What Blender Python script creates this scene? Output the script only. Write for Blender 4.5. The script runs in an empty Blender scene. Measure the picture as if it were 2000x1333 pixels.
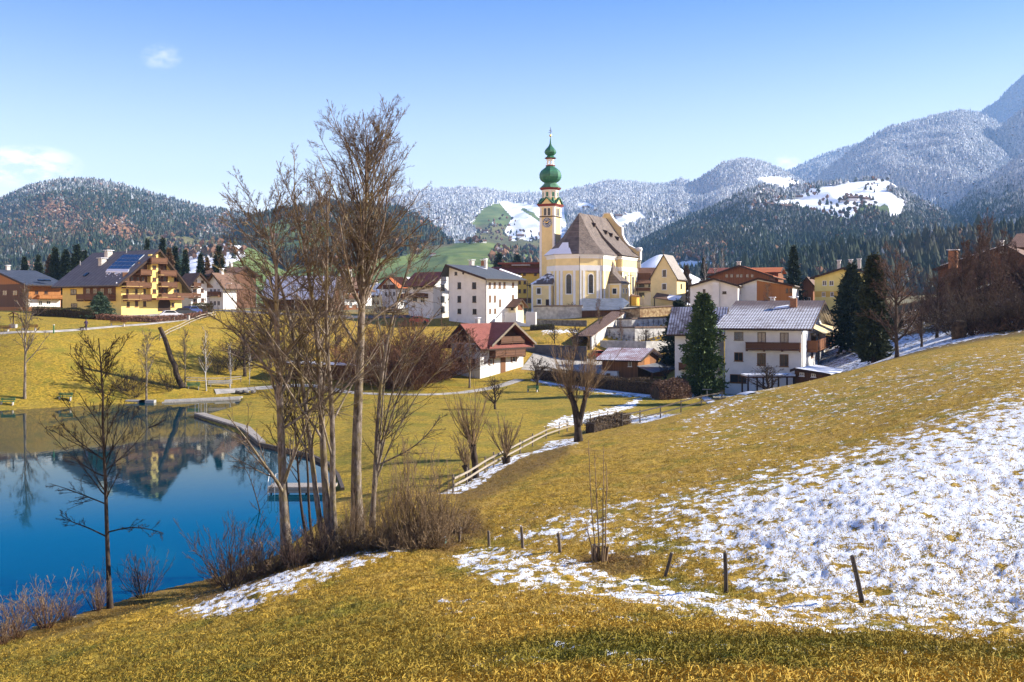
import bpy, math, random
import numpy as np
from mathutils import Vector, Matrix, noise as mnoise

random.seed(7)
rng = np.random.default_rng(7)
S = bpy.context.scene
COL = S.collection
F = 1944.44      # focal length in photograph pixels (35 mm on 36 mm film)
YH = 600.0       # row of the horizon
HC = 12.8        # camera height above the lake

def W(px, py, Y):
    return Vector(((px-1000)/F*Y, Y, HC-(py-YH)/F*Y))

# ------------------------------------------------------------------ objects
def tag(o, label=None, cat=None, group=None, kind=None):
    if label: o['label'] = label
    if cat: o['category'] = cat
    if group: o['group'] = group
    if kind: o['kind'] = kind
    return o

def empty(name, loc, rz=0.0):
    o = bpy.data.objects.new(name, None)
    o.empty_display_size = 0.5
    o.location = loc
    o.rotation_euler = (0, 0, rz)
    COL.objects.link(o)
    return o

def thing(name, label, cat, loc, rz=0.0, group=None):
    return tag(empty(name, loc, rz), label, cat, group)

def copy_tree(o, parent=None):
    c = o.copy()
    COL.objects.link(c)
    c.parent = parent
    for ch in list(o.children):
        copy_tree(ch, c)
    return c

class MB:
    """collects shapes and links them as ONE mesh object"""
    def __init__(s):
        s.v = []; s.f = []
    def add(s, vs, fs):
        n = len(s.v)
        s.v.extend([tuple(p) for p in vs])
        s.f.extend([tuple(i+n for i in f) for f in fs])
        return s
    def quad(s, a, b, c, d):
        return s.add([a, b, c, d], [(0, 1, 2, 3)])
    def box(s, x0, x1, y0, y1, z0, z1):
        vs = [(x0,y0,z0),(x1,y0,z0),(x1,y1,z0),(x0,y1,z0),(x0,y0,z1),(x1,y0,z1),(x1,y1,z1),(x0,y1,z1)]
        return s.add(vs, [(0,3,2,1),(4,5,6,7),(0,1,5,4),(1,2,6,5),(2,3,7,6),(3,0,4,7)])
    def obox(s, c, ax, ay, az, hx, hy, hz):
        c = Vector(c); ax = Vector(ax).normalized()*hx; ay = Vector(ay).normalized()*hy; az = Vector(az).normalized()*hz
        vs = [c-ax-ay-az, c+ax-ay-az, c+ax+ay-az, c-ax+ay-az, c-ax-ay+az, c+ax-ay+az, c+ax+ay+az, c-ax+ay+az]
        return s.add(vs, [(0,3,2,1),(4,5,6,7),(0,1,5,4),(1,2,6,5),(2,3,7,6),(3,0,4,7)])
    def prism(s, poly, z0, z1):
        n = len(poly)
        vs = [(p[0],p[1],z0) for p in poly]+[(p[0],p[1],z1) for p in poly]
        fs = [tuple(range(n-1,-1,-1)), tuple(range(n,2*n))]
        fs += [(i,(i+1)%n,(i+1)%n+n,i+n) for i in range(n)]
        return s.add(vs, fs)
    def slab(s, pts, off):
        """a polygon in space given thickness by the vector off"""
        n = len(pts); off = Vector(off)
        vs = [Vector(p) for p in pts]+[Vector(p)+off for p in pts]
        fs = [tuple(range(n-1,-1,-1)), tuple(range(n,2*n))]
        fs += [(i,(i+1)%n,(i+1)%n+n,i+n) for i in range(n)]
        return s.add(vs, fs)
    def tube(s, pts, rad, n=6, cap=True):
        pts = [Vector(p) for p in pts]
        k0 = len(s.v)
        m = len(pts)
        ref = None
        for i, p in enumerate(pts):
            d = (pts[min(i+1,m-1)]-pts[max(i-1,0)])
            d = d.normalized() if d.length > 1e-9 else Vector((0,0,1))
            if ref is None:
                ref = d.orthogonal().normalized()
            a = (ref-d*ref.dot(d))
            a = a.normalized() if a.length > 1e-6 else d.orthogonal().normalized()
            ref = a
            b = d.cross(a)
            r = rad[i] if hasattr(rad, '__len__') else rad
            for k in range(n):
                t = 2*math.pi*k/n
                q = p+a*(math.cos(t)*r)+b*(math.sin(t)*r)
                s.v.append((q.x,q.y,q.z))
        for i in range(m-1):
            for k in range(n):
                s.f.append((k0+i*n+k, k0+i*n+(k+1)%n, k0+(i+1)*n+(k+1)%n, k0+(i+1)*n+k))
        if cap:
            s.f.append(tuple(k0+k for k in range(n-1,-1,-1)))
            s.f.append(tuple(k0+(m-1)*n+k for k in range(n)))
        return s
    def lathe(s, prof, c=(0,0,0), n=16, ph=0.0):
        k0 = len(s.v); m = len(prof)
        for r, z in prof:
            for k in range(n):
                t = 2*math.pi*k/n+ph
                s.v.append((c[0]+r*math.cos(t), c[1]+r*math.sin(t), c[2]+z))
        for i in range(m-1):
            for k in range(n):
                s.f.append((k0+i*n+k, k0+i*n+(k+1)%n, k0+(i+1)*n+(k+1)%n, k0+(i+1)*n+k))
        s.f.append(tuple(k0+k for k in range(n-1,-1,-1)))
        s.f.append(tuple(k0+(m-1)*n+k for k in range(n)))
        return s
    def blob(s, c, r, n=8, m=6, jit=0.12, seed=0):
        rr = random.Random(seed)
        rx, ry, rz = r if hasattr(r, '__len__') else (r, r, r)
        k0 = len(s.v)
        for i in range(m+1):
            ph = math.pi*i/m
            for k in range(n):
                t = 2*math.pi*k/n
                j = 1+rr.uniform(-jit, jit)
                s.v.append((c[0]+rx*j*math.sin(ph)*math.cos(t), c[1]+ry*j*math.sin(ph)*math.sin(t), c[2]-rz*math.cos(ph)*(1 if i in (0,m) else j)))
        for i in range(m):
            for k in range(n):
                s.f.append((k0+i*n+k, k0+i*n+(k+1)%n, k0+(i+1)*n+(k+1)%n, k0+(i+1)*n+k))
        return s
    def build(s, name, m, parent=None, smooth=False):
        me = bpy.data.meshes.new(name)
        me.from_pydata(s.v, [], s.f)
        if smooth:
            me.polygons.foreach_set('use_smooth', [True]*len(me.polygons))
        me.materials.append(m)
        o = bpy.data.objects.new(name, me)
        COL.objects.link(o)
        if parent is not None: o.parent = parent
        return o

def np_mesh(name, V, Fc, m, parent=None, smooth=False, nv=3, attrs=None):
    """mesh from numpy arrays; Fc is (n, nv)"""
    me = bpy.data.meshes.new(name)
    V = np.ascontiguousarray(V, dtype=np.float32); Fc = np.ascontiguousarray(Fc, dtype=np.int32)
    me.vertices.add(len(V)); me.vertices.foreach_set('co', V.ravel())
    me.loops.add(Fc.size); me.loops.foreach_set('vertex_index', Fc.ravel())
    me.polygons.add(len(Fc)); me.polygons.foreach_set('loop_start', np.arange(0, Fc.size, nv, dtype=np.int32))
    me.update(calc_edges=True)
    if smooth: me.polygons.foreach_set('use_smooth', np.ones(len(Fc), dtype=bool))
    else: me.polygons.foreach_set('use_smooth', np.zeros(len(Fc), dtype=bool))
    for k, a in (attrs or {}).items():
        at = me.attributes.new(k, 'FLOAT', 'POINT')
        at.data.foreach_set('value', np.ascontiguousarray(a, dtype=np.float32))
    me.materials.append(m)
    o = bpy.data.objects.new(name, me)
    COL.objects.link(o)
    if parent is not None: o.parent = parent
    return o

# ------------------------------------------------------------------ materials
class NT:
    def __init__(s, m):
        s.t = m.node_tree; s.n = s.t.nodes; s.l = s.t.links
    def new(s, typ, **kw):
        n = s.n.new(typ)
        for k, v in kw.items():
            if k in ('inp',):
                for a, b in v.items(): s.set(n, a, b)
            else: setattr(n, k, v)
        return n
    def set(s, n, a, b):
        if hasattr(b, 'is_output') or isinstance(b, bpy.types.NodeSocket): s.l.new(b, n.inputs[a])
        else: n.inputs[a].default_value = b
    def math(s, op, a, b=0.0, c=None, clamp=False):
        n = s.n.new('ShaderNodeMath'); n.operation = op; n.use_clamp = clamp
        s.set(n, 0, a); s.set(n, 1, b)
        if c is not None: s.set(n, 2, c)
        return n.outputs[0]
    def mix(s, f, a, b):
        n = s.n.new('ShaderNodeMix'); n.data_type = 'RGBA'
        s.set(n, 0, f)
        for k, v in ((6, a), (7, b)):
            if isinstance(v, tuple) and len(v) == 3: v = (*v, 1)
            s.set(n, k, v)
        return n.outputs[2]
    def ramp(s, f, lo, hi):
        n = s.n.new('ShaderNodeMapRange'); n.interpolation_type = 'SMOOTHSTEP'
        s.set(n, 0, f); s.set(n, 1, lo); s.set(n, 2, hi)
        return n.outputs[0]
    def noise(s, vec, scale, detail=4, rough=0.55):
        n = s.n.new('ShaderNodeTexNoise'); s.set(n, 'Scale', scale); s.set(n, 'Detail', detail); s.set(n, 'Roughness', rough)
        if vec is not None: s.set(n, 'Vector', vec)
        return n.outputs[0]
    def attr(s, name):
        n = s.n.new('ShaderNodeAttribute'); n.attribute_name = name
        return n.outputs['Fac']
    def bump(s, h, strength, dist):
        n = s.n.new('ShaderNodeBump'); s.set(n, 'Strength', strength); s.set(n, 'Distance', dist); s.set(n, 'Height', h)
        return n.outputs[0]
    def pos(s): return s.n.new('ShaderNodeNewGeometry').outputs['Position']
    def nrm(s): return s.n.new('ShaderNodeNewGeometry').outputs['Normal']
    def obj(s): return s.n.new('ShaderNodeTexCoord').outputs['Object']
    def scale(s, v, sc):
        n = s.n.new('ShaderNodeMapping'); s.set(n, 0, v); n.inputs['Scale'].default_value = sc
        return n.outputs[0]
    def sep(s, v):
        n = s.n.new('ShaderNodeSeparateXYZ'); s.l.new(v, n.inputs[0]); return n.outputs

MATS = {}
def newmat(name):
    m = bpy.data.materials.new(name); m.use_nodes = True
    nt = NT(m); bs = nt.n['Principled BSDF']
    MATS[name] = m
    return m, nt, bs

def mat(name, col, rough=0.8, var=0.12, sc=3.0, col2=None, spec=0.3, bump=0.0, bsc=20.0, metal=0.0):
    """a plain surface with some unevenness in its own colour"""
    if name in MATS: return MATS[name]
    m, nt, bs = newmat(name)
    c = tuple(col)
    c2 = tuple(col2) if col2 else tuple(x*(1-2.2*var) for x in c)
    v = nt.obj()
    f = nt.noise(v, sc, 5, 0.6)
    f = nt.ramp(f, 0.3, 0.72)
    nt.set(bs, 'Base Color', nt.mix(f, c2, c))
    nt.set(bs, 'Roughness', rough); nt.set(bs, 'Metallic', metal)
    nt.set(bs, 'Specular IOR Level', spec)
    if bump:
        nt.set(bs, 'Normal', nt.bump(nt.noise(v, bsc, 3), bump, 0.05))
    return m

def wood(name, c1, c2, axis='x', width=0.14, rough=0.7):
    """boards: narrow dark joints and a different tone for each board"""
    if name in MATS: return MATS[name]
    m, nt, bs = newmat(name)
    v = nt.obj(); o = nt.sep(v)
    a = {'x': nt.math('ADD', o[0], o[1]), 'z': o[2]}[axis]
    k = nt.math('DIVIDE', a, width)
    cell = nt.math('FLOOR', k); fr = nt.math('FRACT', k)
    wn = nt.new('ShaderNodeTexWhiteNoise', noise_dimensions='1D'); nt.set(wn, 'W', cell)
    joint = nt.math('LESS_THAN', fr, 0.12)
    streak = nt.noise(nt.scale(v, (6, 6, 1.2) if axis == 'x' else (1.2, 1.2, 6)), 4, 4)
    t = nt.math('ADD', nt.math('MULTIPLY', wn.outputs[0], 0.55), nt.math('MULTIPLY', streak, 0.5), clamp=True)
    c = nt.mix(t, c1, c2)
    c = nt.mix(nt.math('MULTIPLY', joint, 0.75), c, tuple(x*0.25 for x in c1))
    nt.set(bs, 'Base Color', c); nt.set(bs, 'Roughness', rough); nt.set(bs, 'Specular IOR Level', 0.25)
    return m

def tiles(name, c1, c2, ridge_axis='y', row=0.34, colw=0.3, snow=0.0, snow_scale=0.35, patch=0.0, zlo=None, zhi=None):
    """roof tiles laid in rows up the slope; snow lies in the troughs (snow) or in patches (patch)"""
    if name in MATS: return MATS[name]
    m, nt, bs = newmat(name)
    v = nt.obj(); o = nt.sep(v)
    along = o[0] if ridge_axis == 'x' else o[1]
    up = o[2]
    kr = nt.math('DIVIDE', up, row*0.5); kc = nt.math('DIVIDE', along, colw)
    fr = nt.math('FRACT', kr); fc = nt.math('FRACT', kc)
    comb = nt.new('ShaderNodeCombineXYZ'); nt.set(comb, 0, nt.math('FLOOR', kr)); nt.set(comb, 1, nt.math('FLOOR', kc))
    wn = nt.new('ShaderNodeTexWhiteNoise', noise_dimensions='3D'); nt.set(wn, 'Vector', comb.outputs[0])
    big = nt.noise(v, 0.6, 5, 0.65)
    t = nt.math('ADD', nt.math('MULTIPLY', wn.outputs[0], 0.5), nt.math('MULTIPLY', nt.ramp(big, .3, .7), 0.5))
    c = nt.mix(t, c1, c2)
    dark = nt.math('MAXIMUM', nt.math('LESS_THAN', fr, 0.16), nt.math('MULTIPLY', nt.math('LESS_THAN', fc, 0.2), 0.8))
    c = nt.mix(nt.math('MULTIPLY', dark, 0.6), c, tuple(x*0.3 for x in c1))
    if snow > 0:
        # thin snow caught on the lower half of every tile
        band = nt.math('MULTIPLY', nt.ramp(fr, 0.15, 0.5), nt.math('SUBTRACT', 1.0, nt.math('MULTIPLY', nt.math('LESS_THAN', fc, 0.32), 0.85)))
        n1 = nt.noise(v, snow_scale, 4, 0.7)
        cov = nt.math('ADD', nt.ramp(n1, 0.3, 0.62), 0.0)
        if zlo is not None:
            cov = nt.math('MULTIPLY', cov, nt.math('SUBTRACT', 1.0, nt.ramp(up, zlo, zhi)))
            cov = nt.math('ADD', cov, nt.math('MULTIPLY', nt.math('SUBTRACT', 1.0, nt.ramp(up, zlo-0.4, zhi-0.2)), 0.45), clamp=True)
        sf = nt.math('MULTIPLY', nt.math('MULTIPLY', band, cov), snow, clamp=True)
        c = nt.mix(sf, c, (0.8, 0.82, 0.86))
    if patch > 0:
        n1 = nt.noise(v, snow_scale, 5, 0.6)
        c = nt.mix(nt.ramp(n1, 1-patch-0.05, 1-patch+0.05), c, (0.82, 0.84, 0.87))
    nt.set(bs, 'Base Color', c); nt.set(bs, 'Roughness', 0.75); nt.set(bs, 'Specular IOR Level', 0.25)
    h = nt.math('ADD', fr, nt.math('MULTIPLY', nt.math('ABSOLUTE', nt.math('SUBTRACT', fc, 0.5)), -1.0))
    nt.set(bs, 'Normal', nt.bump(h, 0.35, 0.05))
    return m

def smooth(x, a, b):
    t = np.clip((np.asarray(x, float)-a)/(b-a), 0, 1)
    return t*t*(3-2*t)

def _hash(ix, iy, seed):
    h = (ix.astype(np.int64)*374761393+iy.astype(np.int64)*668265263+seed*982451653) & 0x7fffffff
    h = ((h ^ (h >> 13))*1274126177) & 0x7fffffff
    return ((h ^ (h >> 16)) & 0xffff)/65535.0

def vnoise(x, y, seed=0, oct=4):
    """value noise for numpy arrays, 0..1"""
    x = np.asarray(x, float); y = np.asarray(y, float)
    tot = np.zeros(np.broadcast(x, y).shape); amp = 1.0; s = 0
    for k in range(oct):
        ix = np.floor(x); iy = np.floor(y); fx = x-ix; fy = y-iy
        fx = fx*fx*(3-2*fx); fy = fy*fy*(3-2*fy)
        a = _hash(ix, iy, seed+k); b = _hash(ix+1, iy, seed+k); c = _hash(ix, iy+1, seed+k); d = _hash(ix+1, iy+1, seed+k)
        tot += amp*((a*(1-fx)+b*fx)*(1-fy)+(c*(1-fx)+d*fx)*fy)
        s += amp; amp *= 0.5; x = x*2.03+17.1; y = y*2.03+9.7
    return tot/s

def in_poly(x, y, poly):
    x = np.asarray(x, float); y = np.asarray(y, float)
    r = np.zeros(x.shape, bool)
    n = len(poly)
    for i in range(n):
        x1, y1 = poly[i]; x2, y2 = poly[(i+1) % n]
        if y1 == y2: continue
        c = ((y1 > y) != (y2 > y)) & (x < (x2-x1)*(y-y1)/(y2-y1)+x1)
        r ^= c
    return r

def poly_dist(x, y, poly):
    """signed distance to a polygon, negative inside"""
    x = np.asarray(x, float); y = np.asarray(y, float)
    d = np.full(x.shape, 1e9)
    n = len(poly)
    for i in range(n):
        x1, y1 = poly[i]; x2, y2 = poly[(i+1) % n]
        dx, dy = x2-x1, y2-y1
        t = np.clip(((x-x1)*dx+(y-y1)*dy)/(dx*dx+dy*dy+1e-12), 0, 1)
        d = np.minimum(d, np.hypot(x-x1-t*dx, y-y1-t*dy))
    return np.where(in_poly(x, y, poly), -d, d)

def line_dist(x, y, pts):
    x = np.asarray(x, float); y = np.asarray(y, float)
    d = np.full(x.shape, 1e9)
    for (x1, y1), (x2, y2) in zip(pts[:-1], pts[1:]):
        dx, dy = x2-x1, y2-y1
        t = np.clip(((x-x1)*dx+(y-y1)*dy)/(dx*dx+dy*dy+1e-12), 0, 1)
        d = np.minimum(d, np.hypot(x-x1-t*dx, y-y1-t*dy))
    return d
# ------------------------------------------------------------------ terrain heights
LAKE_PX = [(-1500,850),(-600,815),(-300,809),(0,803),(100,797),(200,792),(310,786),(400,781),(470,781),(462,792),(415,806),(380,815),
           (440,838),(490,860),(524,875),(580,886),(625,897),(645,930),(652,965),(632,1010),(590,1045),(540,1085),(430,1125),
           (330,1148),(260,1165),(200,1185),(100,1215),(0,1243),(-300,1300),(-1500,1400)]
LAKE = [tuple(W(px,py,HC*F/(py-YH)).xy) for px,py in LAKE_PX]

CP = []
def c(px, py, Y): CP.append((px, Y, HC-(py-YH)/F*Y))
def cz(px, Y, z): CP.append((px, Y, z))
for a in [(0,1333,28),(250,1333,23),(500,1333,18.5),(750,1333,15),(1000,1333,12.8),(1300,1333,11.5),(1650,1333,11),(2000,1333,10.8),
          (0,1243,38),(215,1188,39.8),(330,1150,44),(440,1135,44.5),(555,1095,43.5),(640,1075,44),(705,1045,46),(790,1070,42),(860,1060,43),
          (897,1058,43.5),(955,1068,41.5),(1020,1070,40),(1092,1080,38),(1165,1100,35.5),(1300,1132,31.5),(1417,1160,28.3),(1680,1175,25.5),(2000,1165,24.5),
          (0,1290,32.5),(400,1200,35),(300,1260,29.5),(600,1200,30.5),(800,1150,33),(800,1240,22.5),(1000,1160,29),(1300,1200,23.5),(1650,1240,19.5),(2000,1250,18.5),
          (2000,1000,33),(2000,850,45),(2000,760,60),(2000,700,80),(2000,668,100),(1700,1000,35),(1700,900,46),(1700,830,60),(1700,760,82),(1700,715,102),
          (1440,1050,36),(1440,950,46),(1440,880,60),(1440,820,80),(1440,772,103),(1250,1000,44),(1250,930,55),(1250,870,70),(1280,822,90),
          (1100,1000,46.5),(1100,940,57),(1130,864,79),(1000,1000,48.5),(1000,950,58),(1000,893,74),(900,1000,50),(885,962,60),(800,1000,53),(780,960,60),
          (50,790,127),(50,740,133),(50,690,140),(50,655,146),(50,640,152),(50,615,175),(250,780,133.5),(250,730,141),(250,680,150),(250,645,160),(250,620,180),
          (350,755,141),(400,615,187),(450,745,147),(450,690,160),(450,640,178),
          (600,700,165),(600,640,190),(600,620,205),(750,700,172),(750,640,200)]: c(*a)
for a in [(1000,4,10.5),(0,4,10.2),(2000,4,10.8),(1850,120,8.8),(1700,125,5.6),(1440,118,1.0),(1440,130,.6),(1250,105,.7),(1100,90,.8),(1000,82,.8),(860,66,.9),
          (700,66,.7),(650,85,.55),(750,100,.6),(900,95,.6),(1000,118,.6),(850,125,.6),(700,125,.6),(1150,115,.6),(1300,125,.6),(600,140,.7),(750,145,.8),(900,152,.8),
          (1050,152,.8),(1200,150,.8),(1350,140,.6),(1500,140,.7),(-400,128,.4),(-400,146,8.5),(-400,175,11.4),(-400,250,12),(0,230,12),(300,220,12),(600,240,12.2),
          (800,230,11.5),(1000,260,12.3),(1150,245,12.4),(1300,240,12.2),(1500,220,12),(1700,220,12.5),(940,157,.9),(920,205,9.0),(960,206,9.0),(900,180,4.5),(1000,180,5.2),
          (1080,190,7.2),(1020,190,7.0),(1080,176,3.0),(1080,168,2.2),(1110,240,11),(1100,212,9.4),(1250,184,3.2),(1250,200,7.4),(1250,215,10.4),(1250,230,12.2),(1230,168,.9),
          (1400,168,1.5),(1500,165,1.5),(1500,190,8),(1650,150,4.6),(1600,146,3),(1600,190,9),(1800,150,8.6),(1900,150,11),(2000,150,14),(2000,180,19),(2300,150,17),
          (1850,185,14),(2000,250,20),(1800,250,14.5),(2400,300,25),(-500,32,1.2),(-500,15,6),(2600,40,8),(2600,80,10),(2600,20,8)]: cz(*a)
for px in (-400, 200, 800, 1400, 2000, 2600):
    cz(px, 420, 13.5 if px < 1900 else 20); cz(px, 700, 15 if px < 1900 else 22)

KU, KW = 1/420.0, 2.6
CPA = np.array(CP)
CU = CPA[:,0]*KU; CWW = np.log(CPA[:,1])*KW
def _tps(r2):
    return 0.5*r2*np.log(r2+1e-9)
_n = len(CPA)
_r2 = (CU[:,None]-CU[None])**2+(CWW[:,None]-CWW[None])**2
_A = np.zeros((_n+3,_n+3)); _A[:_n,:_n] = _tps(_r2)+np.eye(_n)*2e-3
_P = np.stack([np.ones(_n),CU,CWW],1); _A[:_n,_n:] = _P; _A[_n:,:_n] = _P.T
_sol = np.linalg.solve(_A, np.concatenate([CPA[:,2],np.zeros(3)]))

def base_height(px, Y):
    """height from ray column and depth"""
    px = np.clip(np.asarray(px,float), -520, 2500); Y = np.clip(np.asarray(Y,float), 3.5, 720)
    u = px.ravel()*KU; w = np.log(Y.ravel())*KW
    out = np.empty(u.size)
    for i in range(0, u.size, 20000):
        uu = u[i:i+20000,None]; ww = w[i:i+20000,None]
        out[i:i+20000] = _tps((uu-CU)**2+(ww-CWW)**2)@_sol[:_n]+_sol[_n]+_sol[_n+1]*u[i:i+20000]+_sol[_n+2]*w[i:i+20000]
    return out.reshape(px.shape)

def hill_mask(px, Y):
    """1 on the grassy slope the camera stands on"""
    return smooth(np.asarray(Y,float), 112, 100)

def ground_xy(x, Y):
    x = np.asarray(x,float); Y = np.asarray(Y,float)
    px = 1000+x/np.maximum(Y,1.0)*F
    z = base_height(px, Y)
    far = (Y > 34) & (Y < 165) & (px < 1150) & (x > -170)
    d = np.full(x.shape, 1e3)
    if far.any():
        d[far] = poly_dist(x[far], Y[far], LAKE)
    shore = np.where(d < 0, np.maximum(-2.0, d*0.5-0.25), 0.12*np.clip(d/0.6,0,1)+np.maximum(z-0.12, 0.06)*smooth(d, 0.2, 5.5))
    z = np.where(d < 40, shore, z)
    return z

def ground(x, Y):
    return float(ground_xy(np.array([x]), np.array([Y]))[0])

_YS = np.geomspace(8, 600, 1600)
def hit(px, py, ymin=8.0):
    """the point of the terrain seen at a photograph position"""
    x = (px-1000)/F*_YS; zr = HC-(py-YH)/F*_YS
    g = ground_xy(x, _YS)
    k = np.nonzero((zr < g) & (_YS > ymin))[0]
    if len(k) == 0: return W(px, py, 600)
    i = k[0]
    if i == 0: return Vector((x[0], _YS[0], g[0]))
    a = zr[i-1]-g[i-1]; b = zr[i]-g[i]; t = a/(a-b) if a != b else 0
    Y = _YS[i-1]+t*(_YS[i]-_YS[i-1]); xx = (px-1000)/F*Y
    return Vector((xx, Y, ground(xx, Y)))
def at(px, Y):
    x = (px-1000)/F*Y
    return Vector((x, Y, ground(x, Y)))

# ------------------------------------------------------------------ near ground sheet
cols = np.unique(np.concatenate([np.linspace(-2500,-760,16), np.linspace(-720,-70,60), np.arange(-60,2061,3.6), np.linspace(2070,2700,60), np.linspace(2740,4500,16)]))
rows = np.unique(np.concatenate([np.linspace(0.6,8.5,14), np.geomspace(9,130,330), np.geomspace(130,660,190)]))
PX, YY = np.meshgrid(cols, rows)
XX = (PX-1000)/F*YY
ZZ = ground_xy(XX, YY)
hm = hill_mask(PX, YY)
dl = poly_dist(XX, YY, LAKE)
PY = YH+(HC-ZZ)*F/YY
land = smooth(dl, 0.5, 3)
# hummocks and tussocks
tus = vnoise(XX*2.6, YY*2.6, 3, 3); big = vnoise(XX*0.55, YY*0.55, 9, 3); fine = vnoise(XX*7.5, YY*5.0, 5, 2)
amp = smooth(YY, 150, 12)*land*hm
ZZ = ZZ+amp*((tus-0.5)*0.17+(big-0.5)*0.26+(fine-0.5)*0.075*smooth(YY, 60, 10))
ZZ = ZZ+land*(1-hm)*(vnoise(XX*0.3, YY*0.3, 4, 3)-0.5)*0.12*smooth(YY, 240, 190)

def pdist(poly): return poly_dist(PX, PY, poly)
def soft(poly, a, b): return smooth(-pdist(poly), a, b)
snow = np.zeros_like(PX); green = np.zeros_like(PX); leaf = np.zeros_like(PX)
front = (YY < 118)
S1 = [(2300,700),(2000,745),(1950,765),(1850,805),(1750,842),(1650,872),(1560,895),(1450,925),(1350,950),(1270,970),(1200,985),(1100,1000),(1000,1030),(975,1050),(1060,1062),(1150,1072),(1180,1105),(1290,1140),(1420,1175),(1600,1218),(1800,1243),(2000,1252),(2300,1262)]
core = [(2300,760),(2000,800),(1850,850),(1700,890),(1550,935),(1420,985),(1440,1060),(1500,1130),(1620,1190),(1800,1225),(2000,1235),(2300,1245)]
S2 = [(870,1092),(925,1066),(1000,1070),(1100,1082),(1180,1100),(1300,1140),(1420,1168),(1650,1188),(2000,1198),(2300,1200),(2300,1262),(1800,1247),(1500,1235),(1300,1200),(1150,1168),(1050,1152),(960,1150),(900,1115)]
S3 = [(345,1195),(450,1150),(560,1112),(650,1090),(770,1068),(800,1076),(700,1108),(620,1135),(560,1162),(450,1202),(380,1208)]
s1 = 0.30*soft(S1,-42,10)+0.36*soft(S1,-16,34)+0.10*soft(S1,10,70)+0.40*soft(core,-40,70)
snow = np.maximum(snow, s1*front)
snow = np.maximum(snow, 0.80*(.35*soft(S2,-22,4)+.65*soft(S2,-10,18))*front)
snow = np.maximum(snow, 0.92*(.4*soft(S3,-16,4)+.6*soft(S3,-8,14))*front)
snow = snow*(1-0.75*smooth(np.hypot((PX-1215)/75,(PY-1105)/24),1.0,0.55)*front)
snow = snow*(1-0.35*soft([(1180,1010),(1290,1010),(1420,1120),(1440,1160),(1300,1150),(1190,1090)],-10,20)*front)
crest = [(1320,826),(1440,772),(1700,712),(2000,664),(2300,620),(2300,750),(2000,745),(1850,800),(1650,850),(1400,905),(1300,880)]
snow = np.maximum(snow, 0.33*soft(crest,-10,30)*front)
snow = np.maximum(snow, 0.50*soft([(1320,826),(1440,772),(1560,741),(1560,748),(1450,786),(1340,832)],-6,6)*front)
snow = np.maximum(snow, 0.40*soft([(1150,1250),(1500,1255),(1800,1268),(2000,1255),(2000,1285),(1700,1290),(1500,1300),(1200,1320),(900,1310),(900,1290)],-8,12)*front)
snow = np.maximum(snow, 0.28*soft([(900,1150),(1200,1180),(1500,1250),(1100,1240),(820,1200)],-10,20)*front)
# meadow edges, the lane, the garden in front of the white house, the slope behind the crest
mead = (YY > 62)&(YY < 150)
for poly, k, cond in [([(1062,832),(1100,814),(1180,800),(1215,790),(1262,772),(1240,795),(1150,826),(1080,838)], .95, (YY > 84)&(YY < 150)),
                ([(1200,826),(1230,812),(1400,806),(1470,790),(1470,800),(1400,822),(1300,830)], .95, (YY > 92)&(YY < 125)),
                ([(1300,778),(1360,766),(1480,766),(1480,776),(1370,778)], .95, (YY > 125)&(YY < 142)),
                ([(1060,745),(1200,766),(1290,774),(1290,780),(1200,773),(1060,750)], .9, (YY > 120)&(YY < 160)),
                ([(1590,655),(1640,640),(1760,655),(1900,640),(1960,655),(1960,700),(1700,730),(1590,720)], .95, (YY > 112)&(YY < 175)),
                ([(1060,643),(1130,645),(1130,652),(1060,651)], .9, (YY > 150)&(YY < 215)),
                ([(1065,862),(1140,842),(1130,868),(1060,880)], .85, (YY > 70)&(YY < 90)),
                ([(0,1250),(0,1228),(120,1192),(220,1168),(220,1184),(120,1210)], .6, (YY < 48))]:
    snow = np.maximum(snow, k*soft(poly,-5,4)*cond)
fence_line = [tuple(hit(px,py,50).xy) for px,py in [(885,963),(950,925),(1000,897),(1060,880),(1110,862)]]
snow = np.maximum(snow, 0.92*smooth(line_dist(XX,YY,fence_line), 1.3, 0.6))
# colours of the grass
green = np.maximum(green, 0.75*soft([(1150,1235),(1500,1245),(2000,1265),(2300,1260),(2300,1300),(1700,1290),(1300,1310),(900,1280)],-20,15)*front)
green = np.maximum(green, 0.40*soft([(-50,1250),(300,1215),(700,1150),(900,1200),(1000,1333),(400,1400),(-50,1400)],-20,60)*front)
green = np.maximum(green, 0.42*((YY > 60)&(hm < .5)|((YY > 62)&(PY < 960)&(PX < 1100)&(ZZ < 1.6)))*(YY < 165))
green = np.maximum(green, 0.30*((YY > 120)&(PX < 600)))
leaf = np.maximum(leaf, soft([(330,1180),(430,1130),(560,1085),(700,1040),(850,1000),(930,985),(960,1040),(880,1085),(780,1075),(640,1105),(540,1140),(420,1180)],-14,16)*front)
leaf = np.maximum(leaf, 0.9*smooth(np.hypot((PX-1195)/85,(PY-1100)/26),1.1,0.6)*front)
leaf = np.maximum(leaf, 0.8*soft([(880,965),(1000,895),(1120,855),(1110,890),(950,975),(900,1000)],-10,12)*front)
leaf = np.maximum(leaf, 0.7*soft([(0,1262),(0,1235),(120,1200),(240,1170),(340,1140),(430,1125),(430,1150),(300,1180),(140,1235)],-8,8)*(YY < 50))
leaf = np.maximum(leaf, smooth(YY,104,110)*smooth(-YY,-260,-215)*smooth(PX,1560,1640))
snow = np.maximum(snow, .42*smooth(YY,108,112)*smooth(-YY,-200,-180)*smooth(PX,1600,1680))
town = smooth(YY, 215, 235)
ZZ = ZZ+hm*snow*smooth(YY,120,20)*((vnoise(XX*4.4+3, YY*3.0, 21, 3)-.5)*.11+(vnoise(XX*1.6, YY*1.1, 22, 2)-.5)*.08+.03)
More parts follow.
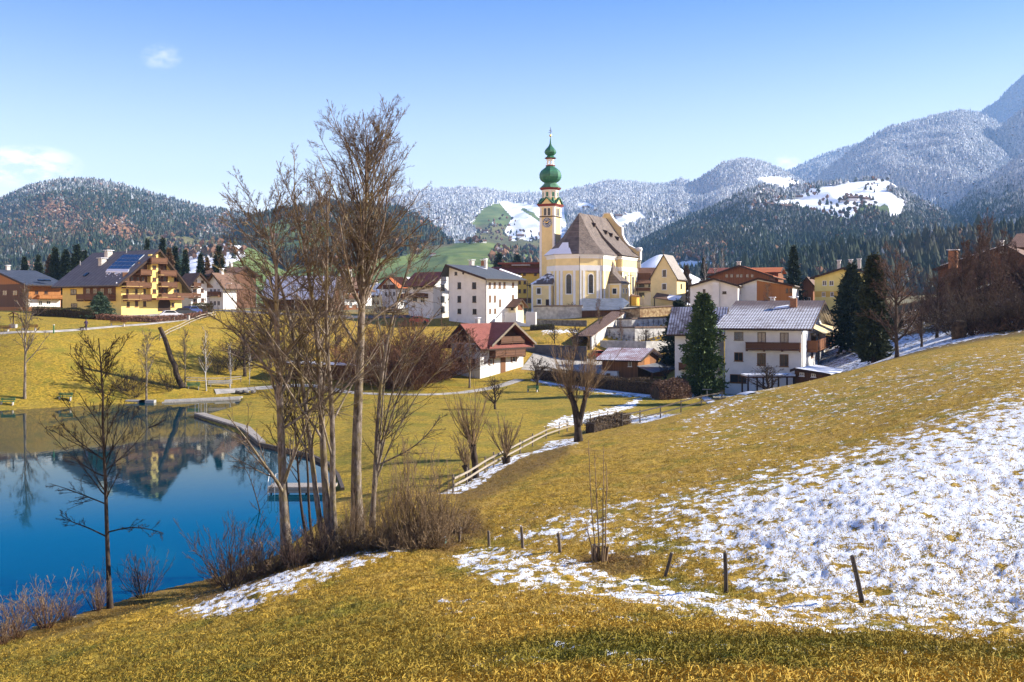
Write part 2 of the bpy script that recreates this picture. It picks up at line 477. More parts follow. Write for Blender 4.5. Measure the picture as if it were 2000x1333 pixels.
N0, N1 = PX.shape
idx = np.arange(N0*N1).reshape(N0,N1)
FQ = np.stack([idx[:-1,:-1],idx[:-1,1:],idx[1:,1:],idx[1:,:-1]],-1).reshape(-1,4)
GV = np.stack([XX,YY,ZZ],-1).reshape(-1,3)

m, nt, bs = newmat('grass_ground')
p = nt.pos()
psc = nt.scale(p, (1,1,1))
nb = nt.noise(psc, 0.35, 5, .6); nm = nt.noise(psc, 3.2, 6, .7); nf = nt.noise(nt.scale(p,(1,0.7,1)), 14, 5, .7)
c1 = nt.mix(nt.ramp(nm,.37,.63), (.17,.115,.013), (.55,.335,.036))
c1 = nt.mix(nt.ramp(nb,.4,.7), c1, nt.mix(nt.ramp(nm,.3,.7), (.29,.16,.02), (.50,.33,.075)))
cg = nt.mix(nt.ramp(nm,.35,.7), (.15,.14,.012), (.34,.255,.025))
gk = nt.math('MULTIPLY', nt.attr('green'), nt.math('ADD', 0.55, nt.math('MULTIPLY', nt.ramp(nb,.3,.7), 0.9)), clamp=True)
c1 = nt.mix(gk, c1, cg)
patchy = nt.ramp(nt.noise(psc, .12, 5, .65), .50, .68)
c1 = nt.mix(nt.math('MULTIPLY', nt.ramp(nt.noise(psc,.28,5,.7),.50,.66),.65), c1, (.17,.16,.018))
c1 = nt.mix(nt.math('MULTIPLY', nt.ramp(nt.noise(psc,.8,4,.7),.56,.70),.7), c1, (.14,.08,.028))
c1 = nt.mix(nt.math('MULTIPLY', patchy, nt.math('MULTIPLY', nt.attr('green'), 1.2), clamp=True), c1, (.10,.13,.014))
cl = nt.mix(nt.ramp(nf,.35,.7), (.06,.035,.016), (.21,.12,.05))
c1 = nt.mix(nt.math('MULTIPLY', nt.attr('leaf'), nt.ramp(nm,.25,.6)), c1, cl)
c1 = nt.mix(nt.math('MULTIPLY', nt.ramp(nf,.53,.66), .75), c1, (.07,.05,.012))
c1 = nt.mix(nt.math('MULTIPLY', nt.attr('town'), .85), c1, nt.mix(nt.ramp(nb,.3,.7), (.20,.18,.14), (.16,.15,.06)))
# snow lies where the noise falls under the local cover
sn = nt.math('ADD', nt.math('MULTIPLY', nt.noise(nt.scale(p,(1,.62,1)), 1.8, 7, .66), .76), nt.math('MULTIPLY', nf, .24))
cov = nt.attr('snow')
thr = nt.math('ADD', nt.math('ADD', .345, nt.math('MULTIPLY', nt.noise(psc,.45,3,.6), .05)), nt.math('MULTIPLY', cov, .172))
sf = nt.math('MULTIPLY', nt.ramp(nt.math('SUBTRACT', thr, sn), -.012, .03), nt.math('GREATER_THAN', cov, .02))
cs = nt.mix(nt.ramp(nf,.4,.75), (.86,.87,.89), (.70,.74,.80))
nt.set(bs,'Base Color', nt.mix(sf, c1, cs))
nt.set(bs,'Roughness', nt.math('SUBTRACT', .95, nt.math('MULTIPLY', sf, .25)))
nt.set(bs,'Specular IOR Level', .15)
hgt = nt.math('ADD', nt.math('MULTIPLY', nm, .7), nt.math('MULTIPLY', nf, .45))
hgt = nt.math('ADD', hgt, nt.math('MULTIPLY', sf, .18))
nt.set(bs,'Normal', nt.bump(hgt, .8, .16))
tag(np_mesh('ground', GV, FQ, m, smooth=True, nv=4, attrs={'snow':snow.ravel(),'green':green.ravel(),'leaf':leaf.ravel(),'town':town.ravel()}), 'brown winter grass slope and meadow with thin snow', None, None, 'structure')

# ------------------------------------------------------------------ water
m, nt, bs = newmat('lake_water')
p = nt.pos()
wn_ = nt.bump(nt.math('ADD', nt.noise(nt.scale(p,(1,.35,1)), 1.6, 3), nt.math('MULTIPLY', nt.ramp(nt.noise(p,.06,3),.45,.7), nt.math('MULTIPLY', nt.noise(nt.scale(p,(1,.4,1)),5,2), .5))), .06, .05)
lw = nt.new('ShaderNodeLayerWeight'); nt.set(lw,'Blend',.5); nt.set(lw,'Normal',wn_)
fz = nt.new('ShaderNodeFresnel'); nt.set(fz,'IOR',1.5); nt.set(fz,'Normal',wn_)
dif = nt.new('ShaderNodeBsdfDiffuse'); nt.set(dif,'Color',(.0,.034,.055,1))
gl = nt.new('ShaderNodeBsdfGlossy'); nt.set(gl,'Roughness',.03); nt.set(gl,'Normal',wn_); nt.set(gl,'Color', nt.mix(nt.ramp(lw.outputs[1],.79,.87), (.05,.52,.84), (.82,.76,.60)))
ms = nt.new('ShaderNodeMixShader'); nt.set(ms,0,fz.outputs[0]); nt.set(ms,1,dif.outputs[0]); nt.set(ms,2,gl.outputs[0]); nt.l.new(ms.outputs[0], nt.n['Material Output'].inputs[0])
mb = MB()
xs = np.linspace(-120, 5, 26); ys = np.linspace(30, 150, 25)
for j in range(24):
    for i in range(25):
        pass
mb.add([(-150,30,0),(6,30,0),(6,150,0),(-150,150,0)], [(0,1,2,3)])
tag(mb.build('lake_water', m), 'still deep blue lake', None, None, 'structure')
# ------------------------------------------------------------------ hills and mountains beyond the village
# each: crest line in photograph columns, depth of crest, depth of foot, shape exponent
HILLS = [
 dict(n='left',  Yc=3000, Yf=950,  tr=8, cr=[(-700,560),(-300,480),(-100,428),(0,388),(50,367),(100,356),(170,349),(230,359),(300,381),(370,400),(430,410),(490,420),(560,440),(660,470),(760,520),(820,560)]),
 dict(n='mid',   Yc=2000, Yf=800, tr=9, cr=[(380,560),(440,470),(490,428),(540,414),(600,405),(660,399),(720,400),(790,412),(840,440),(885,480),(930,540)]),
 dict(n='ridge', Yc=4300, Yf=1500, tr=8, cr=[(560,470),(640,410),(750,393),(800,378),(860,370),(900,367),(960,371),(1000,377),(1050,379),(1100,375),(1150,363),(1190,354),(1240,357),(1300,362),(1318,357),(1331,351),(1348,360),(1400,370),(1500,400),(1600,470)]),
 dict(n='cone',  Yc=4000, Yf=1600, tr=8, cr=[(1180,470),(1260,405),(1330,370),(1380,343),(1410,322),(1450,312),(1480,315),(1520,329),(1560,352),(1610,380),(1700,440)]),
 dict(n='far',   Yc=6300, Yf=2500, tr=7, cr=[(1460,380),(1500,350),(1550,328),(1600,303),(1670,284),(1760,262),(1900,300),(2000,340)]),
 dict(n='big',   Yc=4700, Yf=1900, tr=9, cr=[(1460,440),(1540,385),(1590,352),(1620,328),(1660,298),(1700,270),(1740,248),(1790,236),(1850,220),(1880,216),(1915,224),(1960,248),(2000,272),(2100,330),(2400,470)]),
 dict(n='shoulder', Yc=4300, Yf=2400, tr=9, cr=[(1830,380),(1880,310),(1925,268),(1960,246),(2000,215),(2100,160),(2500,120)]),
 dict(n='peak',  Yc=7200, Yf=3800, tr=9, cr=[(1840,300),(1880,250),(1915,222),(1950,196),(2000,144),(2080,60),(2300,0),(2700,-20)]),
 dict(n='side',  Yc=3000, Yf=1100, tr=10, cr=[(1800,480),(1850,415),(1900,368),(1950,335),(2000,302),(2100,250),(2500,160)]),
 dict(n='knoll', Yc=2400, Yf=950, tr=11, cr=[(1120,560),(1180,522),(1240,480),(1300,449),(1340,430),(1400,404),(1440,383),(1480,367),(1530,367),(1560,367),(1640,357),(1700,352),(1740,354),(1780,385),(1850,418),(1950,436),(2050,450),(2300,470)]),
 dict(n='belt',  Yc=900,  Yf=620, tr=14, cr=[(1340,565),(1440,537),(1480,515),(1560,498),(1640,486),(1700,484),(1760,480),(1830,466),(1900,456),(2000,448),(2200,440),(2600,440)]),
 dict(n='field', Yc=1500, Yf=650, tr=9, cr=[(600,560),(700,515),(800,487),(850,478),(900,473),(950,472),(1000,482),(1050,505),(1120,540),(1160,570)]),
 dict(n='slope', Yc=800, Yf=560, tr=9, cr=[(1180,560),(1235,528),(1262,509),(1288,497),(1304,500),(1330,526),(1390,555)]),
 dict(n='snowfield', Yc=1150, Yf=640, tr=9, cr=[(250,560),(310,525),(345,500),(380,483),(420,476),(450,474),(490,484),(550,515),(640,560)]),
]
hcols = np.unique(np.concatenate([np.linspace(-1000,-110,60), np.arange(-100,2101,4.0), np.linspace(2120,3000,60)]))
hrows = np.concatenate([np.geomspace(545, 7600, 330), np.geomspace(7800, 14000, 8)])
HX, HY = np.meshgrid(hcols, hrows)
hz = 12.5+(HY-545)*0.001+1.0*vnoise(HX*0.02, np.log(HY)*8, 3, 3)
hid = np.full(HX.shape, -1)
for k, h in enumerate(HILLS):
    cx = [a for a, b in h['cr']]; cy = [b for a, b in h['cr']]
    # smooth curve through the crest points with a little unevenness of its own
    pyc = np.interp(hcols, cx, cy)
    ker = np.hanning(9); ker /= ker.sum()
    pyc = np.convolve(np.pad(pyc, 4, mode='edge'), ker, mode='valid')
    zc = np.maximum(HC+(YH-pyc)/F*h['Yc'], -60)
    edge = smooth(hcols, cx[0]-60, cx[0]+10)*smooth(-hcols, -cx[-1]-60, -cx[-1]+10)
    zc = np.where(edge > 0, zc, -60)
    t = (HY-h['Yf'])/(h['Yc']-h['Yf'])
    Xw = (HX-1000)/F*HY
    g = np.where(t < 1, np.clip(t,0,1)**0.92, np.clip(1-(t-1)*1.1, 0, 1))
    z = 8+(zc[None,:]-8)*g
    rel = np.maximum(zc[None,:]-8, 0)
    sc = h['Yc']/3000
    ridge = np.abs(vnoise(Xw/(260*sc), HY/(700*sc), 11+k, 4)-0.5)*2
    z = z-rel*0.16*(ridge)*np.sin(np.clip(t,0,1)*math.pi)+rel*0.03*(vnoise(Xw/(90*sc), HY/(120*sc), 31+k, 3)-0.5)*np.clip(t*3,0,1)
    z = np.where((t < 0)|(zc[None,:] < 9), -100, z)
    sel = z > hz
    hz = np.where(sel, z, hz); hid = np.where(sel, k, hid)
HXX = (HX-1000)/F*HY
HPY = YH+(HC-hz)*F/HY
IDN = {h['n']: i for i, h in enumerate(HILLS)}
# land cover: open snow, green fields, brown scrub; everything else on the hills is wood
def cover(ids, poly, a=-2, b=3):
    sel = np.isin(hid, [IDN[i] for i in ids])
    wob = (vnoise(HX/9, HPY/9, 5, 3)-0.5)*9
    d = np.full(HX.shape, 99.0)
    if sel.any(): d[sel] = poly_dist(HX[sel], HPY[sel]+wob[sel], poly)
    return smooth(-d, a, b)*sel
osnow = np.zeros_like(HX); field = np.zeros_like(HX); scrub = np.zeros_like(HX)
def add(arr, *a, k=1.0): return np.maximum(arr, k*cover(*a))
# snowy farm shelf on the right
field = add(field, ['knoll'], [(1440,410),(1500,398),(1560,385),(1580,370),(1650,358),(1760,345),(1780,372),(1730,372),(1770,395),(1760,425),(1735,432),(1700,415),(1650,440),(1600,428),(1540,405),(1440,416)])
osnow = np.maximum(osnow, field*1.0)
gp = [(1540,398),(1565,402),(1630,425),(1665,425),(1680,402),(1735,400),(1740,425),(1700,440),(1600,440)]
osnow = osnow*(1-cover(['knoll'], gp))
p2 = [(1470,350),(1500,345),(1560,352),(1570,368),(1520,372),(1490,362)]
field = add(field, ['knoll','cone'], p2); osnow = add(osnow, ['knoll','cone'], p2)
# alpine meadow in the middle: green below, snow above
p3 = [(915,440),(945,405),(980,393),(1055,400),(1100,400),(1110,440),(1100,470),(1000,470),(960,440),(930,450)]
field = add(field, ['ridge'], p3)
osnow = add(osnow, ['ridge'], [(972,392),(1100,398),(1110,470),(1000,470),(985,455),(1000,425),(985,410)])
osnow = osnow*(1-0.8*cover(['ridge'], [(1020,405),(1060,425),(1100,440),(1100,452),(1050,432),(1015,412)]))
p4 = [(925,440),(1105,440),(1105,520),(925,520)]
field = add(field, ['ridge'], p4); scrub = add(scrub, ['ridge'], p4, k=.6)
for pp in ([(1120,402),(1145,395),(1160,400),(1165,415),(1130,415)], [(835,425),(850,421),(868,423),(866,431),(842,431)], [(1210,395),(1225,390),(1222,400)]):
    field = add(field, ['ridge'], pp); osnow = add(osnow, ['ridge'], pp)
p5 = [(1180,435),(1215,420),(1248,410),(1265,428),(1240,440),(1205,450)]
field = add(field, ['ridge','cone','knoll'], p5); osnow = add(osnow, ['ridge','cone','knoll'], p5)
p6 = [(1280,440),(1330,418),(1338,420),(1300,440),(1284,442)]
field = add(field, ['cone','knoll','ridge'], p6); osnow = add(osnow, ['cone','knoll','ridge'], p6)
p7 = [(1255,515),(1285,490),(1310,488),(1315,520),(1290,560),(1230,560)]
field = add(field, ['slope'], [(1150,480),(1400,480),(1400,600),(1150,600)]); osnow = add(osnow, ['slope'], [(1150,480),(1400,480),(1400,600),(1150,600)])
p8 = [(1300,520),(1345,510),(1395,512),(1400,530),(1300,535)]
field = add(field, ['knoll'], p8); osnow = add(osnow, ['knoll'], p8)
# green valley fields
field = add(field, ['field'], [(560,440),(1110,440),(1110,600),(560,600)])
for pp in ([(965,500),(985,492),(990,505),(970,512)],): osnow = add(osnow, ['field'], pp, k=.9)
scrub = add(scrub, ['field'], [(790,470),(880,466),(890,480),(850,488),(790,486)], k=.8)
p9 = [(500,470),(520,440),(560,428),(640,430),(660,470),(640,500),(520,500)]
field = add(field, ['mid'], p9)
for pp in ([(570,425),(610,417),(618,425),(585,432)], [(640,432),(660,424),(668,432),(650,440)]):
    field = add(field, ['mid'], pp); osnow = add(osnow, ['mid'], pp)
p10 = [(560,520),(700,512),(820,495),(900,480),(900,560),(560,560)]
field = add(field, ['mid'], p10)
# snowy slope with barns left of centre, brown bank above it
field = add(field, ['snowfield'], [(200,440),(700,440),(700,620),(200,620)])
osnow = add(osnow, ['snowfield'], [(362,490),(400,480),(440,470),(470,472),(480,500),(400,545),(365,540)])
p11 = [(262,470),(300,460),(360,462),(430,470),(430,490),(330,480),(270,480)]
field = add(field, ['left','mid'], p11); scrub = add(scrub, ['left','mid'], p11, k=.7)
forest = (1-field)*(hid >= 0)
rust = np.zeros_like(HX)   # leafless brown trees among the spruces
for (cx_, cy_, rx, ry, k) in [(105,412,40,28,1),(140,440,40,35,.8),(225,450,45,30,1),(255,462,30,18,1),(60,450,60,40,.5),(420,450,60,20,.5),(590,470,60,40,.6),(940,430,25,30,.6),(1360,500,80,20,.7),(1500,390,60,25,.35),(1700,430,60,40,.25),(850,430,60,30,.3),(1820,420,30,40,.3)]:
    rust = np.maximum(rust, k*smooth(np.hypot((HX-cx_)/rx, (HPY-cy_)/ry), 1.2, 0.2))
# frost: more snow on the trees with height
zr = hz
frost = smooth(zr, 230, 640)
frost = np.where(np.isin(hid,[IDN['left']]), 0.12+0.28*smooth(zr, 160, 460), frost)
frost = np.where(np.isin(hid,[IDN['ridge'],IDN['cone'],IDN['far'],IDN['shoulder'],IDN['peak'],IDN['big']]), np.maximum(frost, 0.52+0.65*smooth(HPY, 430, 350)), frost)
frost = np.where(np.isin(hid,[IDN['knoll']]), 0.14+0.3*smooth(HPY, 460, 370), frost)
frost = np.where(np.isin(hid,[IDN['side']]), 0.28+0.4*smooth(HPY, 420, 330), frost)
frost = np.where(np.isin(hid,[IDN['belt'],IDN['mid'],IDN['field']]), 0.03, frost)
frost = np.clip(frost, 0, 1)
n0, n1 = HX.shape
ix = np.arange(n0*n1).reshape(n0,n1)
HQ = np.stack([ix[:-1,:-1],ix[:-1,1:],ix[1:,1:],ix[1:,:-1]],-1).reshape(-1,4)
m, nt, bs = newmat('hill_ground')
p = nt.pos()
nb = nt.noise(p, .02, 6, .65); nf = nt.noise(p, .11, 5, .7)
cfor = nt.mix(nt.ramp(nf,.35,.65), (.018,.028,.02), (.05,.05,.035))
cfor = nt.mix(nt.math('MULTIPLY', nt.attr('frost'), .8), cfor, (.62,.65,.70))
cfield = nt.mix(nt.ramp(nb,.3,.7), (.085,.13,.035), (.17,.20,.06))
cfield = nt.mix(nt.attr('scrub'), cfield, nt.mix(nt.ramp(nf,.35,.65), (.10,.06,.03), (.20,.16,.07)))
sx = nt.math('ADD', nt.attr('osnow'), nt.math('MULTIPLY', nt.math('SUBTRACT', nb, .5), .7))
cfield = nt.mix(nt.ramp(sx,.38,.58), cfield, (.84,.85,.87))
nt.set(bs,'Base Color', nt.mix(nt.ramp(nt.attr('field'),.35,.65), cfor, cfield)); nt.set(bs,'Roughness', .9); nt.set(bs,'Specular IOR Level', .1)
nt.set(bs,'Normal', nt.bump(nf, .4, 2.0))
tag(np_mesh('hills', np.stack([HXX,HY,hz],-1).reshape(-1,3), HQ, m, smooth=True, nv=4,
    attrs={'field':field.ravel(),'osnow':osnow.ravel(),'scrub':scrub.ravel(),'frost':frost.ravel()}), 'wooded snowy hills round the valley', None, None, 'structure')

# ------------------------------------------------------------------ woods on the hills: one mass per hillside
def tree_proto(kind):
    V = []; T = []; top = []
    def cone(z0, z1, r, n, ph):
        k = len(V)
        for i in range(n):
            t = 2*math.pi*i/n+ph
            rr = r*(0.72 if i % 2 else 1.1)
            V.append((rr*math.cos(t), rr*math.sin(t), z0)); top.append(0.0)
        V.append((0,0,z1)); top.append(1.0)
        for i in range(n): T.append((k+i, k+(i+1)%n, k+n))
    if kind == 0:
        cone(0.06,0.55,0.24,6,0); cone(0.30,0.78,0.18,6,.6); cone(0.56,1.0,0.115,5,.3)
    elif kind == 1:
        cone(0.02,0.62,0.20,6,.2); cone(0.38,1.0,0.15,6,.9)
    else:
        r_ = random.Random(kind)
        for (cx,cy,cz_,r) in [(0,0,.55,.34),(.16,.08,.42,.25),(-.15,.1,.5,.26),(.02,-.16,.62,.25)]:
            k = len(V)
            pts = [(0,0,1),(.94,0,.33),(-.3,.85,.33),(-.3,-.85,.33),(0,0,-.8)]
            for q in pts: V.append((cx+q[0]*r*r_.uniform(.8,1.2), cy+q[1]*r*r_.uniform(.8,1.2), cz_+q[2]*r*1.25)); top.append(.5+.5*q[2])
            T.extend([(k,k+1,k+2),(k,k+2,k+3),(k,k+3,k+1),(k+4,k+2,k+1),(k+4,k+3,k+2),(k+4,k+1,k+3)])
    return np.array(V), np.array(T), np.array(top)
PRO = [tree_proto(0), tree_proto(1), tree_proto(2)]

def forest_mesh(name, label, P, H, kind, frost_, tone, m):
    Vs = []; Ts = []; A1 = []; A2 = []; A3 = []; off = 0
    for k in range(3):
        s = np.nonzero(kind == k)[0]
        if len(s) == 0: continue
        V, T, tp = PRO[k]
        ang = rng.uniform(0, 2*math.pi, len(s)); ca = np.cos(ang)[:,None]; sa = np.sin(ang)[:,None]
        wid = (H[s]*rng.uniform(.8,1.25,len(s))*(1.25 if k < 2 else 1.0))[:,None]
        x = (V[None,:,0]*ca-V[None,:,1]*sa)*wid+P[s,0:1]
        y = (V[None,:,0]*sa+V[None,:,1]*ca)*wid+P[s,1:2]
        z = V[None,:,2]*H[s][:,None]+P[s,2:3]-0.3
        Vs.append(np.stack([x,y,z],-1).reshape(-1,3))
        Ts.append((T[None]+(np.arange(len(s))*len(V))[:,None,None]).reshape(-1,3)+off)
        off += len(s)*len(V)
        A1.append(np.repeat(frost_[s], len(V))); A2.append(np.repeat(tone[s], len(V))); A3.append(np.tile(tp, len(s)))
    o = np_mesh(name, np.concatenate(Vs), np.concatenate(Ts), m, nv=3, attrs={'frost':np.concatenate(A1),'tone':np.concatenate(A2),'tip':np.concatenate(A3)})
    return tag(o, label, 'forest', None, 'stuff')

m, nt, bs = newmat('far_wood')
p = nt.pos()
tn = nt.attr('tone')
cgreen = nt.mix(nt.noise(p,.06,3), (.012,.026,.018), (.045,.060,.028))
cgreen = nt.mix(nt.ramp(nt.noise(p,.006,4,.65),.42,.62), cgreen, (.055,.055,.032))
c1 = nt.mix(nt.ramp(tn,.5,.9), cgreen, nt.mix(nt.noise(p,.03,3), (.16,.075,.045), (.26,.15,.08)))
nz = nt.sep(nt.nrm())[2]
fr_ = nt.attr('frost')
k = nt.math('ADD', nt.math('MULTIPLY', fr_, 1.12), nt.math('ADD', nt.math('MULTIPLY', nt.math('SUBTRACT', nt.noise(p,.16,3,.7), .5), .9), nt.math('MULTIPLY', nt.math('SUBTRACT', nt.noise(p,.008,4,.6), .5), .7)))
k = nt.math('MULTIPLY', nt.ramp(k, .22, .72), nt.ramp(nz, -.3, .75))
c1 = nt.mix(k, c1, (.84,.87,.92))
nt.set(bs,'Base Color', c1); nt.set(bs,'Roughness', .9); nt.set(bs,'Specular IOR Level', .1)

def scatter(ids, dens, hm_, label, name='wood'):
    """dens: trees per photograph pixel squared; hm_: tree height range in metres"""
    sel_id = [IDN[i] for i in ids]
    A = hid[:-1,:-1]
    dpx = HX[:-1,1:]-HX[:-1,:-1]
    dpy = HPY[:-1,:-1]-HPY[1:,:-1]
    dY = HY[1:,:-1]-HY[:-1,:-1]
    # ground area seen face-on keeps the wood just as thick on the side turned away
    slope = np.abs(hz[1:,:-1]-hz[:-1,:-1])+0.12*dY
    area = dpx*slope*F/HY[:-1,:-1]
    near = dpy > -3.0
    w = np.where(np.isin(A, sel_id) & near & (HX[:-1,:-1] > -140) & (HX[:-1,:-1] < 2140), area*dens*forest[:-1,:-1], 0)
    n = rng.poisson(w)
    ii, jj = np.nonzero(n)
    rep = n[ii,jj]; ii = np.repeat(ii, rep); jj = np.repeat(jj, rep)
    a = rng.random(len(ii)); b = rng.random(len(ii))
    def bil(Q): return (Q[ii,jj]*(1-a)+Q[ii,jj+1]*a)*(1-b)+(Q[ii+1,jj]*(1-a)+Q[ii+1,jj+1]*a)*b
    P = np.stack([bil(HXX), bil(HY), bil(hz)],-1)
    rs = bil(rust); fr = np.clip(bil(frost)+rng.normal(0,.1,len(ii)), 0, 1)
    H = rng.uniform(hm_[0], hm_[1], len(ii))*np.where(rng.random(len(ii)) < .08, 1.35, 1)
    isr = rng.random(len(ii)) < rs*0.85+(0.16 if 'left' in ids else 0.06)
    kind = np.where(isr, 2, np.where(rng.random(len(ii)) < .6, 0, 1))
    H = np.where(kind == 2, H*0.75, H)
    tone = np.where(isr, rng.uniform(.6,1,len(ii)), rng.uniform(0,.45,len(ii)))
    return forest_mesh(name, label, P, H, kind, fr, tone, m)
FOREST_N = 0
scatter(['left'], 1/14, (8,13.5), 'dark spruce wood dusted with snow covering the round hill at left')
scatter(['mid'], 1/26, (9,15), 'dark wooded hill behind the tall bare trees')
scatter(['ridge'], 1/12, (10,16), 'frosted forest along the long ridge behind the church tower')
scatter(['cone'], 1/12, (10,16), 'frosted forest on the cone shaped hill right of the church')
scatter(['far','peak'], 1/12, (13,20), 'white frosted forest on the farthest mountains')
scatter(['big','shoulder'], 1/11, (12,19), 'frosted forest on the big mountain at right')
scatter(['side'], 1/14, (9,15), 'blue shaded spruce forest on the flank at the right edge')
scatter(['knoll'], 1/13, (8,14), 'dark blue spruce forest below the snowy farm shelf')
scatter(['belt'], 1/45, (8,15), 'nearest dark spruce belt behind the village')
# ------------------------------------------------------------------ materials of the buildings
def plaster(name, c, var=0.06): return mat(name, c, .9, var, 0.7, spec=.15, bump=.1, bsc=30)
M_white = plaster('white_plaster', (.74,.73,.70)); M_cream = plaster('cream_plaster', (.70,.63,.45))
M_yellow = plaster('yellow_plaster', (.76,.59,.20)); M_church = plaster('church_yellow', (.82,.645,.31)); M_trim = plaster('white_trim', (.78,.77,.74), .04)
M_pale = plaster('pale_yellow_plaster', (.74,.62,.22)); M_ochre = plaster('ochre_plaster', (.62,.40,.09))
M_guest = plaster('guesthouse_yellow', (.74,.52,.12))
M_wood = wood('dark_boards', (.075,.032,.014), (.14,.062,.028)); M_woodr = wood('red_brown_boards', (.15,.055,.02), (.25,.10,.04))
M_woodo = wood('orange_boards', (.30,.115,.03), (.42,.18,.05), width=.2); M_woodb = wood('barn_boards', (.13,.055,.022), (.26,.115,.045), width=.22)
M_woodh = wood('rail_boards', (.085,.036,.016), (.17,.075,.035), axis='z', width=.22)
M_beam = mat('dark_beam', (.05,.026,.014), .8); M_beaml = mat('grey_wood', (.30,.24,.17), .9, .25, 4)
M_glass = mat('window_glass', (.012,.016,.024), .22, .1, 2, spec=.35); M_curtain = mat('curtained_glass', (.22,.23,.24), .2, .2, 6, spec=.5)
M_fwhite = mat('window_white', (.72,.71,.68), .5, .03); M_fbrown = mat('window_brown', (.20,.085,.03), .6, .15); M_fdark = mat('window_dark', (.06,.04,.03), .6)
M_shutter = mat('shutter_brown', (.22,.11,.05), .7, .15, 6); M_shutg = mat('shutter_green', (.05,.09,.06), .7, .1)
M_metal = mat('grey_sheet', (.30,.31,.33), .45, .1, 1.0, metal=.3); M_gutter = mat('gutter', (.10,.07,.05), .5)
M_snow = mat('fresh_snow', (.84,.85,.88), .8, .04, 3, spec=.2, bump=.3, bsc=3)
M_stone = mat('rubble_stone', (.26,.24,.21), .95, .28, 2.2, spec=.1, bump=.6, bsc=4)
M_concrete = mat('concrete', (.42,.40,.37), .9, .15, 1.5)
M_chim = mat('chimney_plaster', (.58,.55,.50), .9, .15, 2); M_brick = mat('chimney_brick', (.33,.15,.07), .9, .2, 6)
R_grey = tiles('grey_slates', (.15,.14,.14), (.21,.195,.19), 'y', .5, 1.2)
R_navy = tiles('blue_black_sheets', (.04,.05,.07), (.07,.08,.11), 'x', .8, .9)
R_slate = tiles('dark_slates', (.075,.085,.10), (.105,.115,.13), 'x', .5, .5)
R_red = tiles('red_tiles', (.19,.055,.04), (.27,.085,.06), 'x', .4, .4); R_redy = tiles('red_tiles_turned', (.21,.06,.04), (.29,.095,.06), 'y', .4, .4)
R_orange = tiles('orange_tiles', (.45,.11,.03), (.58,.19,.06), 'x', .4, .4)
R_brown = tiles('brown_tiles', (.17,.09,.055), (.27,.15,.09), 'y', .4, .4); R_brownx = tiles('brown_tiles_turned', (.13,.075,.05), (.22,.13,.085), 'x', .4, .4)
R_shingle = tiles('old_shingles', (.075,.056,.046), (.22,.175,.145), 'y', .45, .3)
R_shingleS = tiles('shingles_under_snow', (.10,.075,.065), (.19,.15,.125), 'y', .45, .3, patch=.47, snow_scale=.5)
R_chapel = tiles('grey_shingles', (.25,.22,.19), (.38,.34,.30), 'x', .4, .3)
R_snowtile = tiles('snow_dusted_tiles', (.10,.07,.065), (.16,.115,.10), 'y', .42, .42, snow=.8, snow_scale=.5, zlo=11.7, zhi=13.1)
R_pinktile = tiles('pink_tiles_with_snow', (.30,.17,.16), (.38,.22,.2), 'y', .36, .36, snow=1.0, snow_scale=.4)
R_flat = mat('pale_flat_roof', (.42,.38,.32), .9, .15, 1); R_snow = M_snow
R_tin = mat('grey_tin', (.20,.22,.25), .5, .2, .8, metal=.2)

